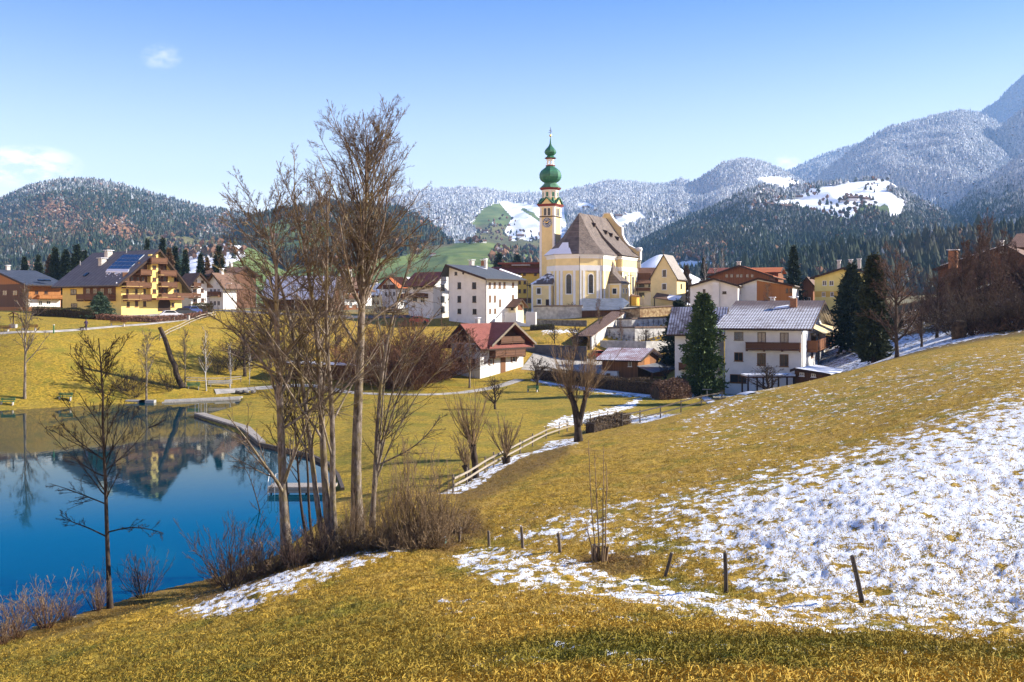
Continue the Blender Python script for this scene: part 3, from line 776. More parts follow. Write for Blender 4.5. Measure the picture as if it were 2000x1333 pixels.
class House:
    """a building set out from its nearest vertical edge; local X runs along the right-hand face, local Y along the left-hand face"""
    def __init__(s, name, label, px0, Y0, pxL, pxR, theta, zb=None, cat='house', group=None):
        t = math.radians(theta); s.px0 = px0; s.Y0 = Y0
        s.u = (-math.cos(t), math.sin(t)); s.v = (math.sin(t), math.cos(t))
        s.x0 = (px0-1000)/F*Y0
        s.zb = ground(s.x0, Y0)-0.1 if zb is None else zb
        s.LY = s._along(pxL, s.u); s.LX = s._along(pxR, s.v)
        s.root = thing(name, label, cat, (s.x0, Y0, s.zb), math.pi/2-t, group)
        s.cr = (0, 0, 1.0); s.nw = 0
    def _along(s, px, d):
        k = (px-1000)/F
        return (k*s.Y0-s.x0)/(d[0]-k*d[1])
    def crop(s, ox, oy, sc): s.cr = (ox, oy, sc); return s
    def P(s, cx, cy): return s.cr[0]+cx/s.cr[2], s.cr[1]+cy/s.cr[2]
    def onface(s, face, cx, cy):
        px, py = s.P(cx, cy)
        d = s.u if face == 'L' else s.v
        a = s._along(px, d)
        Y = s.Y0+a*d[1]
        return a, HC-(py-YH)/F*Y-s.zb
    def z0(s, cy): return HC-(s.P(0, cy)[1]-YH)/F*s.Y0-s.zb
    def local(s, p):
        dx, dy = p[0]-s.x0, p[1]-s.Y0
        return Vector((dx*s.v[0]+dy*s.v[1], dx*s.u[0]+dy*s.u[1], p[2]-s.zb))
    def onroof(s, cx, cy):
        """local point of the near roof slope behind a photograph position"""
        px, py = s.P(cx, cy)
        o = s.local((0,0,HC)); d = s.local(W(px,py,100.0))-o
        # plane: z = e1 + k*q with q = x (ridge along Y) or y (ridge along X)
        q = 0 if s.axis == 'L' else 1
        t = (s.e1+s.rt+s.slope*0-o.z+s.slope*o[q])/(d.z-s.slope*d[q])
        return o+d*t
    def walls(s, m, e1, ridge, axis='L', apex=.5, e2=None, base=-1.5, name='wall'):
        s.axis = axis; s.e1 = e1; s.e2 = e1 if e2 is None else e2; s.ridge = ridge
        Wd = s.LX if axis == 'L' else s.LY; s.Wd = Wd; s.xa = apex*Wd; Ln = s.LY if axis == 'L' else s.LX; s.Ln = Ln
        s.slope = (ridge-e1)/s.xa; s.slope2 = (ridge-s.e2)/max(Wd-s.xa, .05); s.rt = 0.22
        prof = [(0,base),(Wd,base),(Wd,s.e2),(s.xa,ridge),(0,e1)]
        mb = MB(); n = 5
        if axis == 'L': vs = [(a,0,z) for a,z in prof]+[(a,Ln,z) for a,z in prof]
        else: vs = [(0,a,z) for a,z in prof]+[(Ln,a,z) for a,z in prof]
        fs = [tuple(range(n-1,-1,-1)), tuple(range(n,2*n))]+[(i,(i+1)%n,(i+1)%n+n,i+n) for i in range(n)]
        mb.add(vs, fs); s.wallm = m
        s.wall = mb.build(name, m, s.root)
        return s
    def roof(s, m, oe=1.0, og=0.8, th=.22, name='roof', og2=None, oe2=None):
        oe2 = oe if oe2 is None else oe2; og2 = og if og2 is None else og2
        s.rt = th; lift = .015
        pr = [(-oe, s.e1-oe*s.slope), (s.xa, s.ridge), (s.Wd+oe2, s.e2-oe2*s.slope2)]
        prof = [(a,z+lift) for a,z in pr]+[(a,z+th+lift) for a,z in pr[::-1]]
        a0, a1 = -og, s.Ln+og2
        vs = []
        for t in (a0, a1):
            for a, z in prof: vs.append((a,t,z) if s.axis == 'L' else (t,a,z))
        fs = []
        for b in (0, 6): fs += [(b+0,b+1,b+4,b+5),(b+1,b+2,b+3,b+4)]
        fs += [(i,(i+1)%6,(i+1)%6+6,i+6) for i in range(6)]
        s.roofo = MB().add(vs, fs).build(name, m, s.root)
        # barge boards and eave board
        mb = MB()
        for t in (a0-.03, ):
            for (p, q) in ((pr[0],pr[1]),(pr[1],pr[2])):
                A = [(p[0],p[1]-.12),(q[0],q[1]-.12),(q[0],q[1]+th+lift+.03),(p[0],p[1]+th+lift+.03)]
                pts = [(a,t,z) if s.axis == 'L' else (t,a,z) for a,z in A]
                mb.slab(pts, (0,.05,0) if s.axis == 'L' else (.05,0,0))
        p = pr[0]
        if s.axis == 'L': mb.box(p[0]-.09,p[0]-.01,a0,a1,p[1]-.06,p[1]+.16)
        else: mb.box(a0,a1,p[0]-.09,p[0]-.01,p[1]-.06,p[1]+.16)
        mb.build('fascia', M_beam, s.roofo)
        return s
    def fb(s, mb, face, a0, a1, z0, z1, d0, d1):
        """a box on a face: a along it, d out from it"""
        if face == 'L': mb.box(-d1,-d0,a0,a1,z0,z1)
        else: mb.box(a0,a1,-d1,-d0,z0,z1)
    def win_m(s, face, a, z, w, h, fm=None, pm=None, shut=None, surround=None, mull=True, parent=None, d=0.0):
        """window centred at a, sill at z, in metres"""
        fm = fm or M_fwhite; pm = pm or M_glass
        parent = parent or s.root
        b = min(.09, w*.12); mb = MB()
        s.fb(mb,face,a-w/2,a+w/2,z,z+b,d-.04,d+.05); s.fb(mb,face,a-w/2,a+w/2,z+h-b,z+h,d-.04,d+.05)
        s.fb(mb,face,a-w/2,a-w/2+b,z+b,z+h-b,d-.04,d+.05); s.fb(mb,face,a+w/2-b,a+w/2,z+b,z+h-b,d-.04,d+.05)
        if mull: s.fb(mb,face,a-.03,a+.03,z+b,z+h-b,d-.04,d+.045)
        s.fb(mb,face,a-w/2-.08,a+w/2+.08,z-.08,z-.002,d-.04,d+.12)
        f = mb.build('window', fm, parent)
        p = MB(); s.fb(p,face,a-w/2+b*.5,a+w/2-b*.5,z+b*.5,z+h-b*.5,d-.03,d+.02); p.build('pane', pm, f)
        if surround:
            mb = MB(); q = .16
            s.fb(mb,face,a-w/2-q,a+w/2+q,z+h+.002,z+h+q,d-.03,d+.03); s.fb(mb,face,a-w/2-q,a-w/2-.002,z,z+h,d-.03,d+.03); s.fb(mb,face,a+w/2+.002,a+w/2+q,z,z+h,d-.03,d+.03)
            s.fb(mb,face,a-w/2-q,a+w/2+q,z-q-.08,z-.085,d-.03,d+.03)
            mb.build('surround', surround, f)
        if shut:
            for sg in (-1, 1):
                mb = MB(); c0 = a+sg*(w/2+w*.26); s.fb(mb,face,c0-w*.24,c0+w*.24,z,z+h,d-.02,d+.06); mb.build('shutter', shut, f)
        s.nw += 1
        return f
    def win(s, face, x0, y0, x1, y1, **k):
        a0, zt = s.onface(face, x0, y0); a1, _ = s.onface(face, x1, y0)
        am, zb_ = s.onface(face, (x0+x1)/2, y1)
        return s.win_m(face, (a0+a1)/2, zb_, abs(a1-a0), zt-zb_, **k)
    def panel(s, face, x0, y0, x1, y1, m, d=.06, name='boarding', top=None):
        a0, zt = s.onface(face, x0, y0); a1, _ = s.onface(face, x1, y0); _, zb_ = s.onface(face, (x0+x1)/2, y1)
        mb = MB(); s.fb(mb, face, min(a0,a1), max(a0,a1), zb_, zt, -.05, d)
        return mb.build(name, m, s.root)
    def balcony_m(s, face, a0, a1, z0, z1, dep, m=None, roofed=False):
        m = m or M_woodh; mb = MB()
        lo, hi = min(a0,a1), max(a0,a1)
        s.fb(mb,face,lo,hi,z0-.16,z0,-.1,dep)                      # floor
        s.fb(mb,face,lo,hi,z0+.06,z1-.1,dep-.05,dep)               # boards
        s.fb(mb,face,lo-.04,hi+.04,z1-.09,z1,dep-.09,dep+.05)      # hand rail
        s.fb(mb,face,lo,lo+.05,z0+.06,z1-.1,0,dep-.052); s.fb(mb,face,hi-.05,hi,z0+.06,z1-.1,0,dep-.052)
        k = max(2, int((hi-lo)/2.2)+1)
        for i in range(k):
            c_ = lo+.06+(hi-lo-.12)*i/(k-1)
            s.fb(mb,face,c_-.06,c_+.06,z0-.34,z0-.165,-.05,dep-.1)  # brackets
            s.fb(mb,face,c_-.05,c_+.05,z0+.002,z1-.1,dep+.002,dep+.04)
        return mb.build('balcony', m, s.root)
    def balcony(s, face, x0, x1, yt, yb, dep=1.1, m=None):
        """from the photograph positions of the front railing"""
        a0, zt = s.onface(face, x0, yt); a1, _ = s.onface(face, x1, yt); _, zb_ = s.onface(face, (x0+x1)/2, yb)
        return s.balcony_m(face, a0, a1, zb_+.1, max(zt, zb_+.6), dep, m)
    def chimney(s, x, y, z0, h, w=.7, m=None, cap=True):
        mb = MB(); mb.box(x-w/2,x+w/2,y-w/2,y+w/2,z0-1.0,z0+h)
        o = mb.build('chimney', m or M_chim, s.root)
        if cap:
            c_ = MB(); c_.box(x-w*.7,x+w*.7,y-w*.7,y+w*.7,z0+h+.18,z0+h+.28)
            for sx in (-1,1):
                for sy in (-1,1): c_.box(x+sx*w*.38-.05,x+sx*w*.38+.05,y+sy*w*.38-.05,y+sy*w*.38+.05,z0+h+.001,z0+h+.18)
            c_.build('chimney_cap', M_snow, o)
        return o
    def row(s, face, n, z, w, h, a0=.8, a1=None, **k):
        Ln = s.LY if face == 'L' else s.LX
        a1 = Ln-.8 if a1 is None else a1
        for i in range(n): s.win_m(face, a0+(a1-a0)*(i+.5)/n, z, w, h, **k)
# ------------------------------------------------------------------ the yellow hotel across the lake
h = House('hotel', 'big yellow hotel with brown balconies and a blue solar array on its wide grey roof', 237, 182, 122, 355, 36, cat='hotel').crop(0,450,4)
h.walls(M_yellow, h.z0(392), h.onface('R',1200,150)[1]-.3, 'L', apex=.56, e2=h.z0(392)-.6)
h.roof(R_grey, 1.5, 1.3, .3)
for b in [(552,462,598,504),(556,572,604,614)]: h.win('L', *b, fm=M_fdark)
h.panel('L', 650,440,905,505, M_wood, .04); h.balcony('L', 650,905,500,545, 1.4)  # flat dark boards imitate the shade inside the recessed porch
for x in (690,745,800,860): h.win('L', x-16,452,x+16,498, fm=M_fbrown, d=.045)
for b in [(958,330,1150,405),(1080,250,1150,312),(1216,262,1300,318),(1218,350,1310,408),(1220,442,1310,498)]: h.panel('R', *b, M_wood, .05)
for x in (985,1030,1075,1115): h.win('R', x-12,362,x+12,402, fm=M_fbrown, d=.055)
for x in (1238,1285):
    for y in (275,362,452): h.win('R', x-12,y,x+12,y+42, fm=M_fbrown, d=.055)
h.win('R', 1095,262,1120,305, fm=M_fbrown, d=.055)
for b in [(986,460,1004,502),(1056,460,1074,500),(1120,458,1138,500),(990,560,1013,600),(1055,556,1078,598),(1118,554,1141,596),(1356,460,1400,492),(1358,368,1398,404),(1340,566,1362,600)]:
    h.win('R', *b, fm=M_fbrown)
a0,_ = h.onface('R',1156,200); a1,_ = h.onface('R',1213,200)
mb = MB(); zt = h.onface('R',1185,190)[1]; h.fb(mb,'R',a0,a1,h.onface('R',1185,530)[1],zt,0.002,.9); mb.build('stair_tower', M_yellow, h.root)
for (y0,y1) in ((198,222),(275,308),(370,402),(460,494)): h.win('R', 1170,y0,1197,y1, fm=M_fbrown, d=.9)
for b in [(950,1150,405,446),(960,1150,500,546),(1062,1152,308,350),(1216,1345,312,358),(1222,1350,405,446),(1225,1345,496,530),(1347,1478,490,525)]:
    h.balcony('R', *b, dep=1.5)
h.balcony('R', 1136,1262,215,262, dep=1.9)
a0,_ = h.onface('R',1165,540); a1,_ = h.onface('R',1385,540); zc_ = h.onface('R',1270,545)[1]
mb = MB(); h.fb(mb,'R',a0,a1,zc_,zc_+.35,.02,2.2); mb.build('porch_roof', M_woodr, h.root)
ac,_ = h.onface('R',1283,580); zg = h.onface('R',1283,612)[1]
mb = MB(); n = 10; R_ = 1.35
vs = [(ac-R_,-.03,zg-.5),(ac+R_,-.03,zg-.5)]+[(ac+R_*math.cos(math.pi*i/n),-.03,zg+.9+R_*.8*math.sin(math.pi*i/n)) for i in range(n+1)]
mb.slab(vs, (0,-.05,0)); mb.build('arched_doorway', M_beam, h.root)
pts = [h.onroof(*q) for q in [(840,308),(1010,308),(1130,195),(965,195)]]
nrm = (pts[1]-pts[0]).cross(pts[3]-pts[0]).normalized(); nrm = nrm if nrm.z > 0 else -nrm
mb = MB(); mb.slab([p+nrm*.04 for p in pts], nrm*.10); sp = mb.build('solar_array', mat('panel_frame',(.45,.50,.55),.4,.05), h.root)
M_solar = mat('solar_glass', (.012,.045,.15), .12, .25, 1.5, spec=.7)
for i in range(5):
    for j in range(4):
        def bl(a,b): return (pts[0]*(1-a)+pts[1]*a)*(1-b)+(pts[3]*(1-a)+pts[2]*a)*b
        g = .012
        q = [bl((i+.04)/5,(j+.05)/4), bl((i+.96)/5,(j+.05)/4), bl((i+.96)/5,(j+.95)/4), bl((i+.04)/5,(j+.95)/4)]
        MB().slab([p+nrm*.145 for p in q], nrm*.03).build('panel', M_solar, sp)
q = [h.onroof(*c_) for c_ in [(825,330),(1000,332),(1010,312),(838,312)]]
mb = MB(); mb.slab([p+Vector((0,0,.03)) for p in q], (0,0,.18))
for k in range(26):
    p = h.onroof(random.uniform(822,960), 332+random.expovariate(.06)); mb.blob((p.x,p.y,p.z+.05), random.uniform(.06,.2), 5, 3)
mb.build('roof_snow', M_snow, h.root)
p = h.onroof(848,205); h.chimney(p.x,p.y,p.z,.95,1.1); p = h.onroof(800,262); h.chimney(p.x,p.y,p.z,.85,1.1)
p = h.onroof(672,352); mb = MB(); mb.obox(p+Vector((0,0,.12)),(1,0,h.slope),(0,1,0),(-h.slope,0,1),.5,.45,.12); mb.build('skylight', M_glass, h.root)
for q in [(627,275),(988,180)]:
    p = h.onroof(*q); mb = MB(); mb.tube([p-Vector((0,0,.3)),p+Vector((0,0,.9))],.09,6); mb.build('vent_pipe', M_metal, h.root)
HOTEL = h

# ------------------------------------------------------------------ far left house, small chalet and the houses behind the bare trees
h = House('timber_house', 'timber house with blue black roof at the left edge of the photo', 56, 205, -40, 119, 40).crop(0,450,4)
h.walls(M_woodo, h.z0(425), h.z0(350)+1.2, 'R', apex=.6); h.roof(R_navy, 1.3, 1.2, .25)
h.panel('R', 222,540,470,600, M_white, .05, 'ground_floor'); h.panel('L', -150,430,222,600, M_wood, .05)  # dark boards on the left gable put its shade into the colour
for b in [(272,472,300,502),(346,472,374,500)]: h.win('R', *b, fm=M_fbrown)
h.balcony('R', 288,478,505,533, 1.2, M_woodo); h.win('R', 300,552,330,588, d=.055); h.win('R', 360,552,395,580, d=.055)
for x in (40,120): h.win('L', x-18,470,x+18,510, fm=M_fbrown, d=.055)
for q in [(320,395),(370,395)]:
    p = h.local(W(q[0]/4, 450+q[1]/4, 207.5)); mb = MB(); mb.obox(p+Vector((0,0,.1)),(1,0,0),(0,1,.3),(0,-.3,1),.6,.4,.12); mb.build('skylight', M_glass, h.root)
p = h.local(W(38,541,209)); h.chimney(h.LX*.3, h.LY*.6, h.ridge, 1.0)

h = House('chalet', 'small white chalet with two brown balconies right behind the yellow hotel', 373, 205, 352, 404, 42).crop(0,450,4)
h.walls(M_white, h.z0(415), h.z0(340), 'L', apex=.45); h.roof(R_brown, .9, .9)
h.balcony('R', 1492,1550,412,445); h.balcony('R', 1492,1550,495,522)
for b in [(1510,385,1540,412),(1570,392,1592,415),(1508,460,1538,492),(1570,455,1592,485),(1572,532,1594,560),(1510,535,1540,570)]: h.win('R', *b, fm=M_fbrown, shut=None)

h = House('brown_house', 'shaded house with brown roof between the small chalet and the bare trees', 436, 222, 404, 462, 30)
h.walls(M_white, h.z0(557), h.z0(540)+.6, 'R', apex=.5); h.roof(R_brownx, 1.0, 1.0)
h.row('L', 3, 3.6, .9, 1.1); h.row('L', 3, .9, .9, 1.1); h.balcony_m('L', .6, h.LY-.6, 3.2, 4.1, 1.0); h.chimney(2, h.LY*.5, h.ridge, 1.0)
h = House('brown_house', 'roof and gable of a house rising behind the brown roofed one', 452, 248, 388, 500, 24)
h.walls(M_wood, h.z0(537), h.z0(522), 'L', apex=.5); h.roof(R_brown, 1.0, 1.0); h.row('L', 4, 3.2, .9, 1.1, fm=M_fbrown); h.chimney(h.LX*.5, h.LY*.4, h.ridge, 1.0)

h = House('barn', 'long barn with a snow white roof seen through the tall bare trees', 646, 226, 518, 664, 14, cat='barn').crop(450,450,4.04)
h.walls(M_wood, h.z0(500), h.z0(385)+.6, 'L', apex=.45); h.roof(R_snow, .9, .7)
h.row('L', 6, 1.2, 1.0, 1.0, fm=M_fbrown)
p = [h.onroof(*q) for q in [(282,398),(400,398),(385,378),(300,378)]]
h = House('wooden_house', 'red brown wooden house right of the snow roofed barn', 672, 238, 648, 712, 38).crop(450,450,4.04)
h.walls(M_woodr, h.z0(430), h.z0(372), 'R', apex=.5); h.roof(R_brownx, 1.2, 1.2); h.balcony_m('R', .5, h.LX-.5, 3.0, 3.9, 1.1); h.row('R', 3, 3.2, .9, 1.4, fm=M_fwhite); h.row('L', 2, 3.0, .9, 1.2); h.panel('R', 900,520,1020,590, M_white, .05, 'ground_floor')
h.row('R', 2, .8, 1.0, 1.1, d=.055)
mb = MB(); mb.box(1.5,3.6,h.LY*.5-1,h.LY*.5+1,h.ridge-1,h.ridge+2.2); d_ = mb.build('dormer', M_white, h.root)
mb = MB(); mb.lathe([(2.0,h.ridge+2.2),(.05,h.ridge+3.4)], (2.55,h.LY*.5,0), 4, math.pi/4); mb.build('dormer_roof', R_redy, d_)
h = House('orange_roof_house', 'white house with a bright orange roof and dark balcony', 778, 250, 746, 797, 40).crop(450,450,4.04)
h.walls(M_white, h.z0(440), h.z0(372), 'R', apex=.5); h.roof(R_orange, 1.0, 1.0); h.balcony_m('R', .3, h.LX-.3, 3.0, 3.9, 1.2); h.row('R', 3, 3.2, .8, 1.4); h.row('L', 3, 3.2, .9, 1.2); h.row('R', 2, .8, .9, 1.1); h.panel('L', 1205,432,1330,465, M_wood, .05)
h = House('low_house', 'low snow covered house roof between the orange and the red roof', 812, 268, 780, 830, 30)
h.walls(M_cream, h.z0(556), h.z0(543), 'R'); h.roof(R_snow, .9, .9); h.row('L', 2, 1.2, .9, 1.1); h.row('R', 2, 1.2, .9, 1.1)
h = House('red_roof_house', 'white wing with a red roof leaning against the big white block', 846, 216, 798, 876, 38).crop(450,450,4.04)
h.walls(M_white, h.z0(415), h.z0(322)-.3, 'L', apex=.62, e2=h.z0(330)); h.roof(R_redy, 1.2, 1.0, oe2=.0)
for y in (430,520,600): h.win('R', 1660,y,1690,y+48, fm=M_fdark)
for y in (428,528): h.win('L', 1500,y,1535,y+44); h.win('L', 1440,y,1475,y+44)
h.balcony('L', 1400,1560,498,528, 1.2)

# ------------------------------------------------------------------ the big white block left of the church
h = House('white_block', 'big white four storey house with a dark slate roof left of the church', 949.4, 205, 877, 1011, 42, 8.6).crop(820,480,4.443)
h.walls(M_white, h.z0(284), h.onface('L',262,176)[1], 'R', apex=.97, e2=h.onface('L',262,176)[1]-.5); h.roof(R_slate, 1.2, 1.4, .28, og2=1.5)
for b in [(303,229,325,257),(328,320,358,376),(455,320,489,376),(328,437,358,493),(457,437,489,493),(328,548,359,592),(460,550,492,596)]: h.win('L', *b, fm=M_fdark)
for x in (598,640,684,725): h.win('R', x,318,x+18,372, fm=M_beaml, pm=M_shutter, mull=False)
for b in [(799,320,817,364),(600,433,618,490),(643,433,660,490),(688,467,704,530),(799,428,817,462),(602,548,618,590),(645,546,662,588)]: h.win('R', *b, fm=M_beaml, pm=M_shutter, mull=False)
mb = MB(); a,z = h.onface('L',377,240); mb.tube([(-.03,a,z),(.1,a,z)], .3, 10); mb.build('round_vent', M_fdark, h.root)
p = h.onroof(572,200); h.chimney(p.x,p.y,p.z,1.9,.55); p = h.onroof(450,158); h.chimney(p.x,p.y,p.z-.2,.8,.9)
p = h.onroof(555,160); h.chimney(p.x,p.y,p.z-.2,.9,.9,M_brick)
p = [h.onroof(*q) for q in [(490,184),(585,210),(580,205),(495,180)]]
mb = MB(); mb.slab([q+Vector((0,0,.03)) for q in p],(0,0,.06)); 
p = [h.onroof(*q) for q in [(700,205),(885,272),(870,276),(690,212)]]; mb.slab([q+Vector((0,0,.03)) for q in p],(0,0,.1)); mb.build('roof_snow', M_snow, h.root)
mb = MB(); mb.tube([(-.12,-.12,-1),(-.12,-.12,h.e1-.3)], .07, 6); mb.build('downpipe', M_gutter, h.root)

# yellow guest house behind it
h = House('guest_house', 'yellow guest house with a long red roof between the white block and the church tower', 1076, 262, 962, 1082, 7, cat='hotel').crop(820,480,4.443)
h.walls(M_guest, h.z0(230), h.z0(186), 'L', apex=.35); h.roof(R_redy, 1.0, .8)
for b in [(895,234,920,262),(990,234,1015,262),(852,236,876,260),(855,305,877,337),(900,305,922,337),(855,378,877,413),(898,378,922,413),(990,378,1005,413)]: h.win('L', *b, fm=M_fbrown)
h.panel('L', 850,455,1040,500, M_woodr, .06, 'shop_front'); 
for x in (930,965,1000): h.win('L', x-12,460,x+12,496, d=.065, fm=M_fdark)
mb = MB(); a,z = h.onface('L',955,345); h.fb(mb,'L',a-.9,a+.9,z-.15,z+.15,.002,.08); h.fb(mb,'L',a-.15,a+.15,z-.6,z-.152,.002,.07); mb.build('hanging_sign', M_beam, h.root)
mb = MB(); a0,z0_ = h.onface('L',700,190); a1,_ = h.onface('L',1036,190); zt = h.onface('L',860,158)[1]
mb.box(2.8,6.5,min(a0,a1),max(a0,a1),h.ridge-2.5,zt); at_ = mb.build('attic_storey', M_wood, h.root)
mb = MB(); mb.box(1.9,7.0,min(a0,a1)-1,max(a0,a1)+1,zt+.002,zt+.45); mb.build('attic_roof', R_redy, at_)
mb = MB(); a0,z0_ = h.onface('L',790,160); a1,_ = h.onface('L',950,160); mb.box(1.5,2.6,min(a0,a1),max(a0,a1),zt-.35,zt-.2)
mb.build('awning', M_trim, at_)

# ------------------------------------------------------------------ red roofed chalet below
h = House('chalet', 'white chalet with a red cross gabled roof at the edge of the meadow', 937.7, 160, 882, 1022, 38).crop(820,480,4.443)
ap = h.onface('L',392,690)[1]
h.walls(M_white, h.z0(842), ap, 'R', apex=.5); h.roof(R_red, 1.3, 1.4, .22)
x0_, x1_ = h.onface('R',600,800)[0], h.LX+.2
xm = (x0_+x1_)/2; zr_ = ap+.15; ze = h.z0(842)+.1
hw_ = (x1_-x0_)/2+1.3; sl = (zr_-ze)/((x1_-x0_)/2)
vs = []
for yy in (-1.7, h.LY*.5+.5):
    for a,z in [(xm-hw_,zr_-sl*hw_),(xm,zr_),(xm+hw_,zr_-sl*hw_)]: vs.append((a,yy,z+.03))
    for a,z in [(xm+hw_,zr_-sl*hw_),(xm,zr_),(xm-hw_,zr_-sl*hw_)]: vs.append((a,yy,z+.27))
fs = []
for b in (0,6): fs += [(b,b+1,b+4,b+5),(b+1,b+2,b+3,b+4)]
fs += [(i,(i+1)%6,(i+1)%6+6,i+6) for i in range(6)]
MB().add(vs,fs).build('cross_roof', R_redy, h.root)
mb = MB(); mb.slab([(x0_,-.06,ze-.2),(x1_-.2,-.06,ze-.2),(xm,-.06,zr_-.1)], (0,.3,0)); mb.build('gable_boarding', M_wood, h.root)
mb = MB(); mb.slab([(-.06,.2,h.e1-.1),(-.06,h.LY-.2,h.e1-.1),(-.06,h.LY/2,h.ridge-.1)], (.2,0,0)); mb.build('gable_boarding', M_wood, h.root)
mb = MB()
for sg in (-1,1):
    A = [(xm,zr_-.1),(xm+sg*hw_,zr_-sl*hw_-.1),(xm+sg*hw_,zr_-sl*hw_+.32),(xm,zr_+.32)]
    mb.slab([(a,-1.76,z) for a,z in A], (0,.05,0))
mb.build('fascia', M_beaml, h.root)
h.balcony('R', 602,866,905,960, 1.3); h.balcony('R', 655,860,790,842, 1.2)
for b in [(600,852,628,905),(700,848,728,902),(800,842,832,894),(606,985,630,1035),(802,962,828,1010)]: h.win('R', *b, shut=M_shutter)
mb = MB(); a0,z_ = h.onface('R',700,968); a1,_ = h.onface('R',742,968); h.fb(mb,'R',a0,a1,.2,z_,-.02,.07); mb.build('door', M_fbrown, h.root)
for b in [(430,860,486,915),(325,855,384,905),(325,975,370,1030),(430,980,480,1035)]: h.win('L', *b, fm=M_fdark)
h.chimney(xm-2, h.LY*.5+1.6, ap, .9, .6)

# ------------------------------------------------------------------ wooden barn right of the lane
h = House('barn', 'brown wooden barn under pinkish tiles dusted with snow', 1246, 164, 1176, 1286, 26, cat='barn').crop(1120,480,4.167)
h.walls(M_woodb, h.z0(928), h.onface('R',608,845)[1], 'L', apex=.5); h.roof(R_pinktile, 1.1, .9, .18)
h.win('L', 445,942,475,985)
a0,_ = h.onface('L',372,1020); zt = h.onface('L',300,1020)[1]
mb = MB(); mb.box(-.9,.05,a0,h.LY-.05,-.5,zt); wb = mb.build('white_store', M_white, h.root)
mb = MB(); ad,_ = h.onface('L',300,1040); mb.box(-.96,-.88,ad-.35,ad+.35,-.1,zt-.35); mb.build('door', M_fbrown, wb)
h.panel('R', 575,915,620,985, M_woodo, .05, 'hatch')
a1,_ = h.onface('R',742,1000); zt = h.onface('R',600,972)[1]
mb = MB(); mb.slab([(-.3,-2.6,zt-1.0),(a1,-2.6,zt-1.0),(a1,.1,zt),(-.3,.1,zt)], (0,0,.14)); lr = mb.build('lean_to_roof', R_tin, h.root)
MB().box(.3,.5,-2.4,-2.2,-.5,zt-1.0).build('lean_to_post', M_woodb, lr); MB().box(a1*.45,a1-.25,-2.35,-.05,-.5,zt-1.0).build('lean_to_wall', M_woodb, lr)

# ------------------------------------------------------------------ yellow chapel and chalet right of the church
h = House('chapel', 'small steep yellow chapel with grey shingle roof right of the church', 1322, 245, 1271, 1339, 26, cat='chapel').crop(1120,480,4.167)
h.walls(M_church, h.z0(262), h.onface('L',738,78)[1], 'R', apex=.5); h.roof(R_chapel, .35, .35, .2)
for b in [(726,200,754,252),(724,312,754,355)]:
    f = h.win('L', *b, fm=M_fdark, surround=M_trim)
h.win('R', 872,312,882,352, fm=M_fdark)
a0,_ = h.onface('L',680,400); a1,_ = h.onface('L',800,400); z_ = h.onface('L',740,388)[1]
mb = MB(); mb.slab([(-3.2,min(a0,a1)-2.6,z_-2.2),(-3.2,max(a0,a1),z_-1.2),(-.02,max(a0,a1),z_),(-.02,min(a0,a1)-2.6,z_-1.0)], (0,0,.16)); pr_ = mb.build('porch_roof', R_brownx, h.root)
mb = MB(); mb.slab([(-3.1,min(a0,a1)-2.6,z_-2.0),(-3.1,min(a0,a1)+.6,z_-1.65),(-.1,min(a0,a1)+.6,z_-.45),(-.1,min(a0,a1)-2.6,z_-.8)], (0,0,.12)); mb.build('porch_snow', M_snow, pr_)
MB().box(-3.0,-2.8,min(a0,a1)-2.3,min(a0,a1)-2.1,-1,z_-2.2).build('porch_post', M_beam, pr_); MB().box(-3.0,-2.8,max(a0,a1)-.4,max(a0,a1)-.2,-1,z_-1.3).build('porch_post', M_beam, pr_)
mb = MB(); a_,z_ = 0,0; mb.tube([(h.LX*0-.1,h.LY/2,h.ridge),(h.LX*0-.1,h.LY/2,h.ridge+1.6)], .05, 5); mb.box(-.13,-.07,h.LY/2-.35,h.LY/2+.35,h.ridge+1.05,h.ridge+1.15); mb.build('roof_cross', M_gutter, h.root)

h = House('chalet', 'chalet with a brown roof and dark red balcony between church and chapel', 1274, 264, 1232, 1280, 14).crop(1120,480,4.167)
h.walls(M_white, h.z0(283), h.z0(163)-.6, 'L', apex=.6); h.roof(R_brown, 1.5, 1.0); h.panel('L', 515,225,630,286, M_wood, .05, 'upper_boarding')
h.balcony('L', 510,628,345,368, 1.2, M_wood)
for b in [(534,306,578,336),(534,382,578,416),(610,306,624,336)]: h.win('L', *b, fm=M_shutg)
p = h.onroof(536,165); h.chimney(p.x,p.y,p.z-.5,1.6,.8)

# ------------------------------------------------------------------ right of the chapel
h = House('bungalow', 'long low white house with a flat gabled pale roof behind the tall conifer', 1441, 205, 1348, 1446, 18).crop(1300,480,4.165)
h.walls(M_white, h.onface('L',580,330)[1], h.onface('L',395,275)[1], 'R', apex=.5); h.roof(R_flat, .4, .7, .25)
for b in [(303,355,325,392),(405,357,432,393),(462,372,495,393)]: h.win('L', *b, fm=M_fdark)
a0,_ = h.onface('L',385,300); a1,_ = h.onface('L',437,300); mb = MB(); h.fb(mb,'L',a1,a0,-1,h.onface('L',400,300)[1],.002,.5); mb.build('bay', M_white, h.root)
h = House('half_timber_clad_house', 'low gabled house white on the left and orange boarded on the right', 1548, 207, 1441, 1560, 21).crop(1300,480,4.165)
h.walls(M_white, h.onface('L',1030,330)[1], h.onface('L',780,272)[1], 'R', apex=.62, e2=h.onface('L',590,330)[1]); h.roof(R_flat, .5, .7, .25)
a0,_ = h.onface('L',742,300); zz = h.ridge
mb = MB(); mb.slab([(-.06,.02,-1),(-.06,a0,-1),(-.06,a0,h.ridge-.35),(-.06,.02,h.e1)], (.1,0,0)); mb.build('boarding', M_woodo, h.root)
for b in [(558,363,578,390),(592,363,610,390)]: h.win('L', *b, fm=M_fdark)
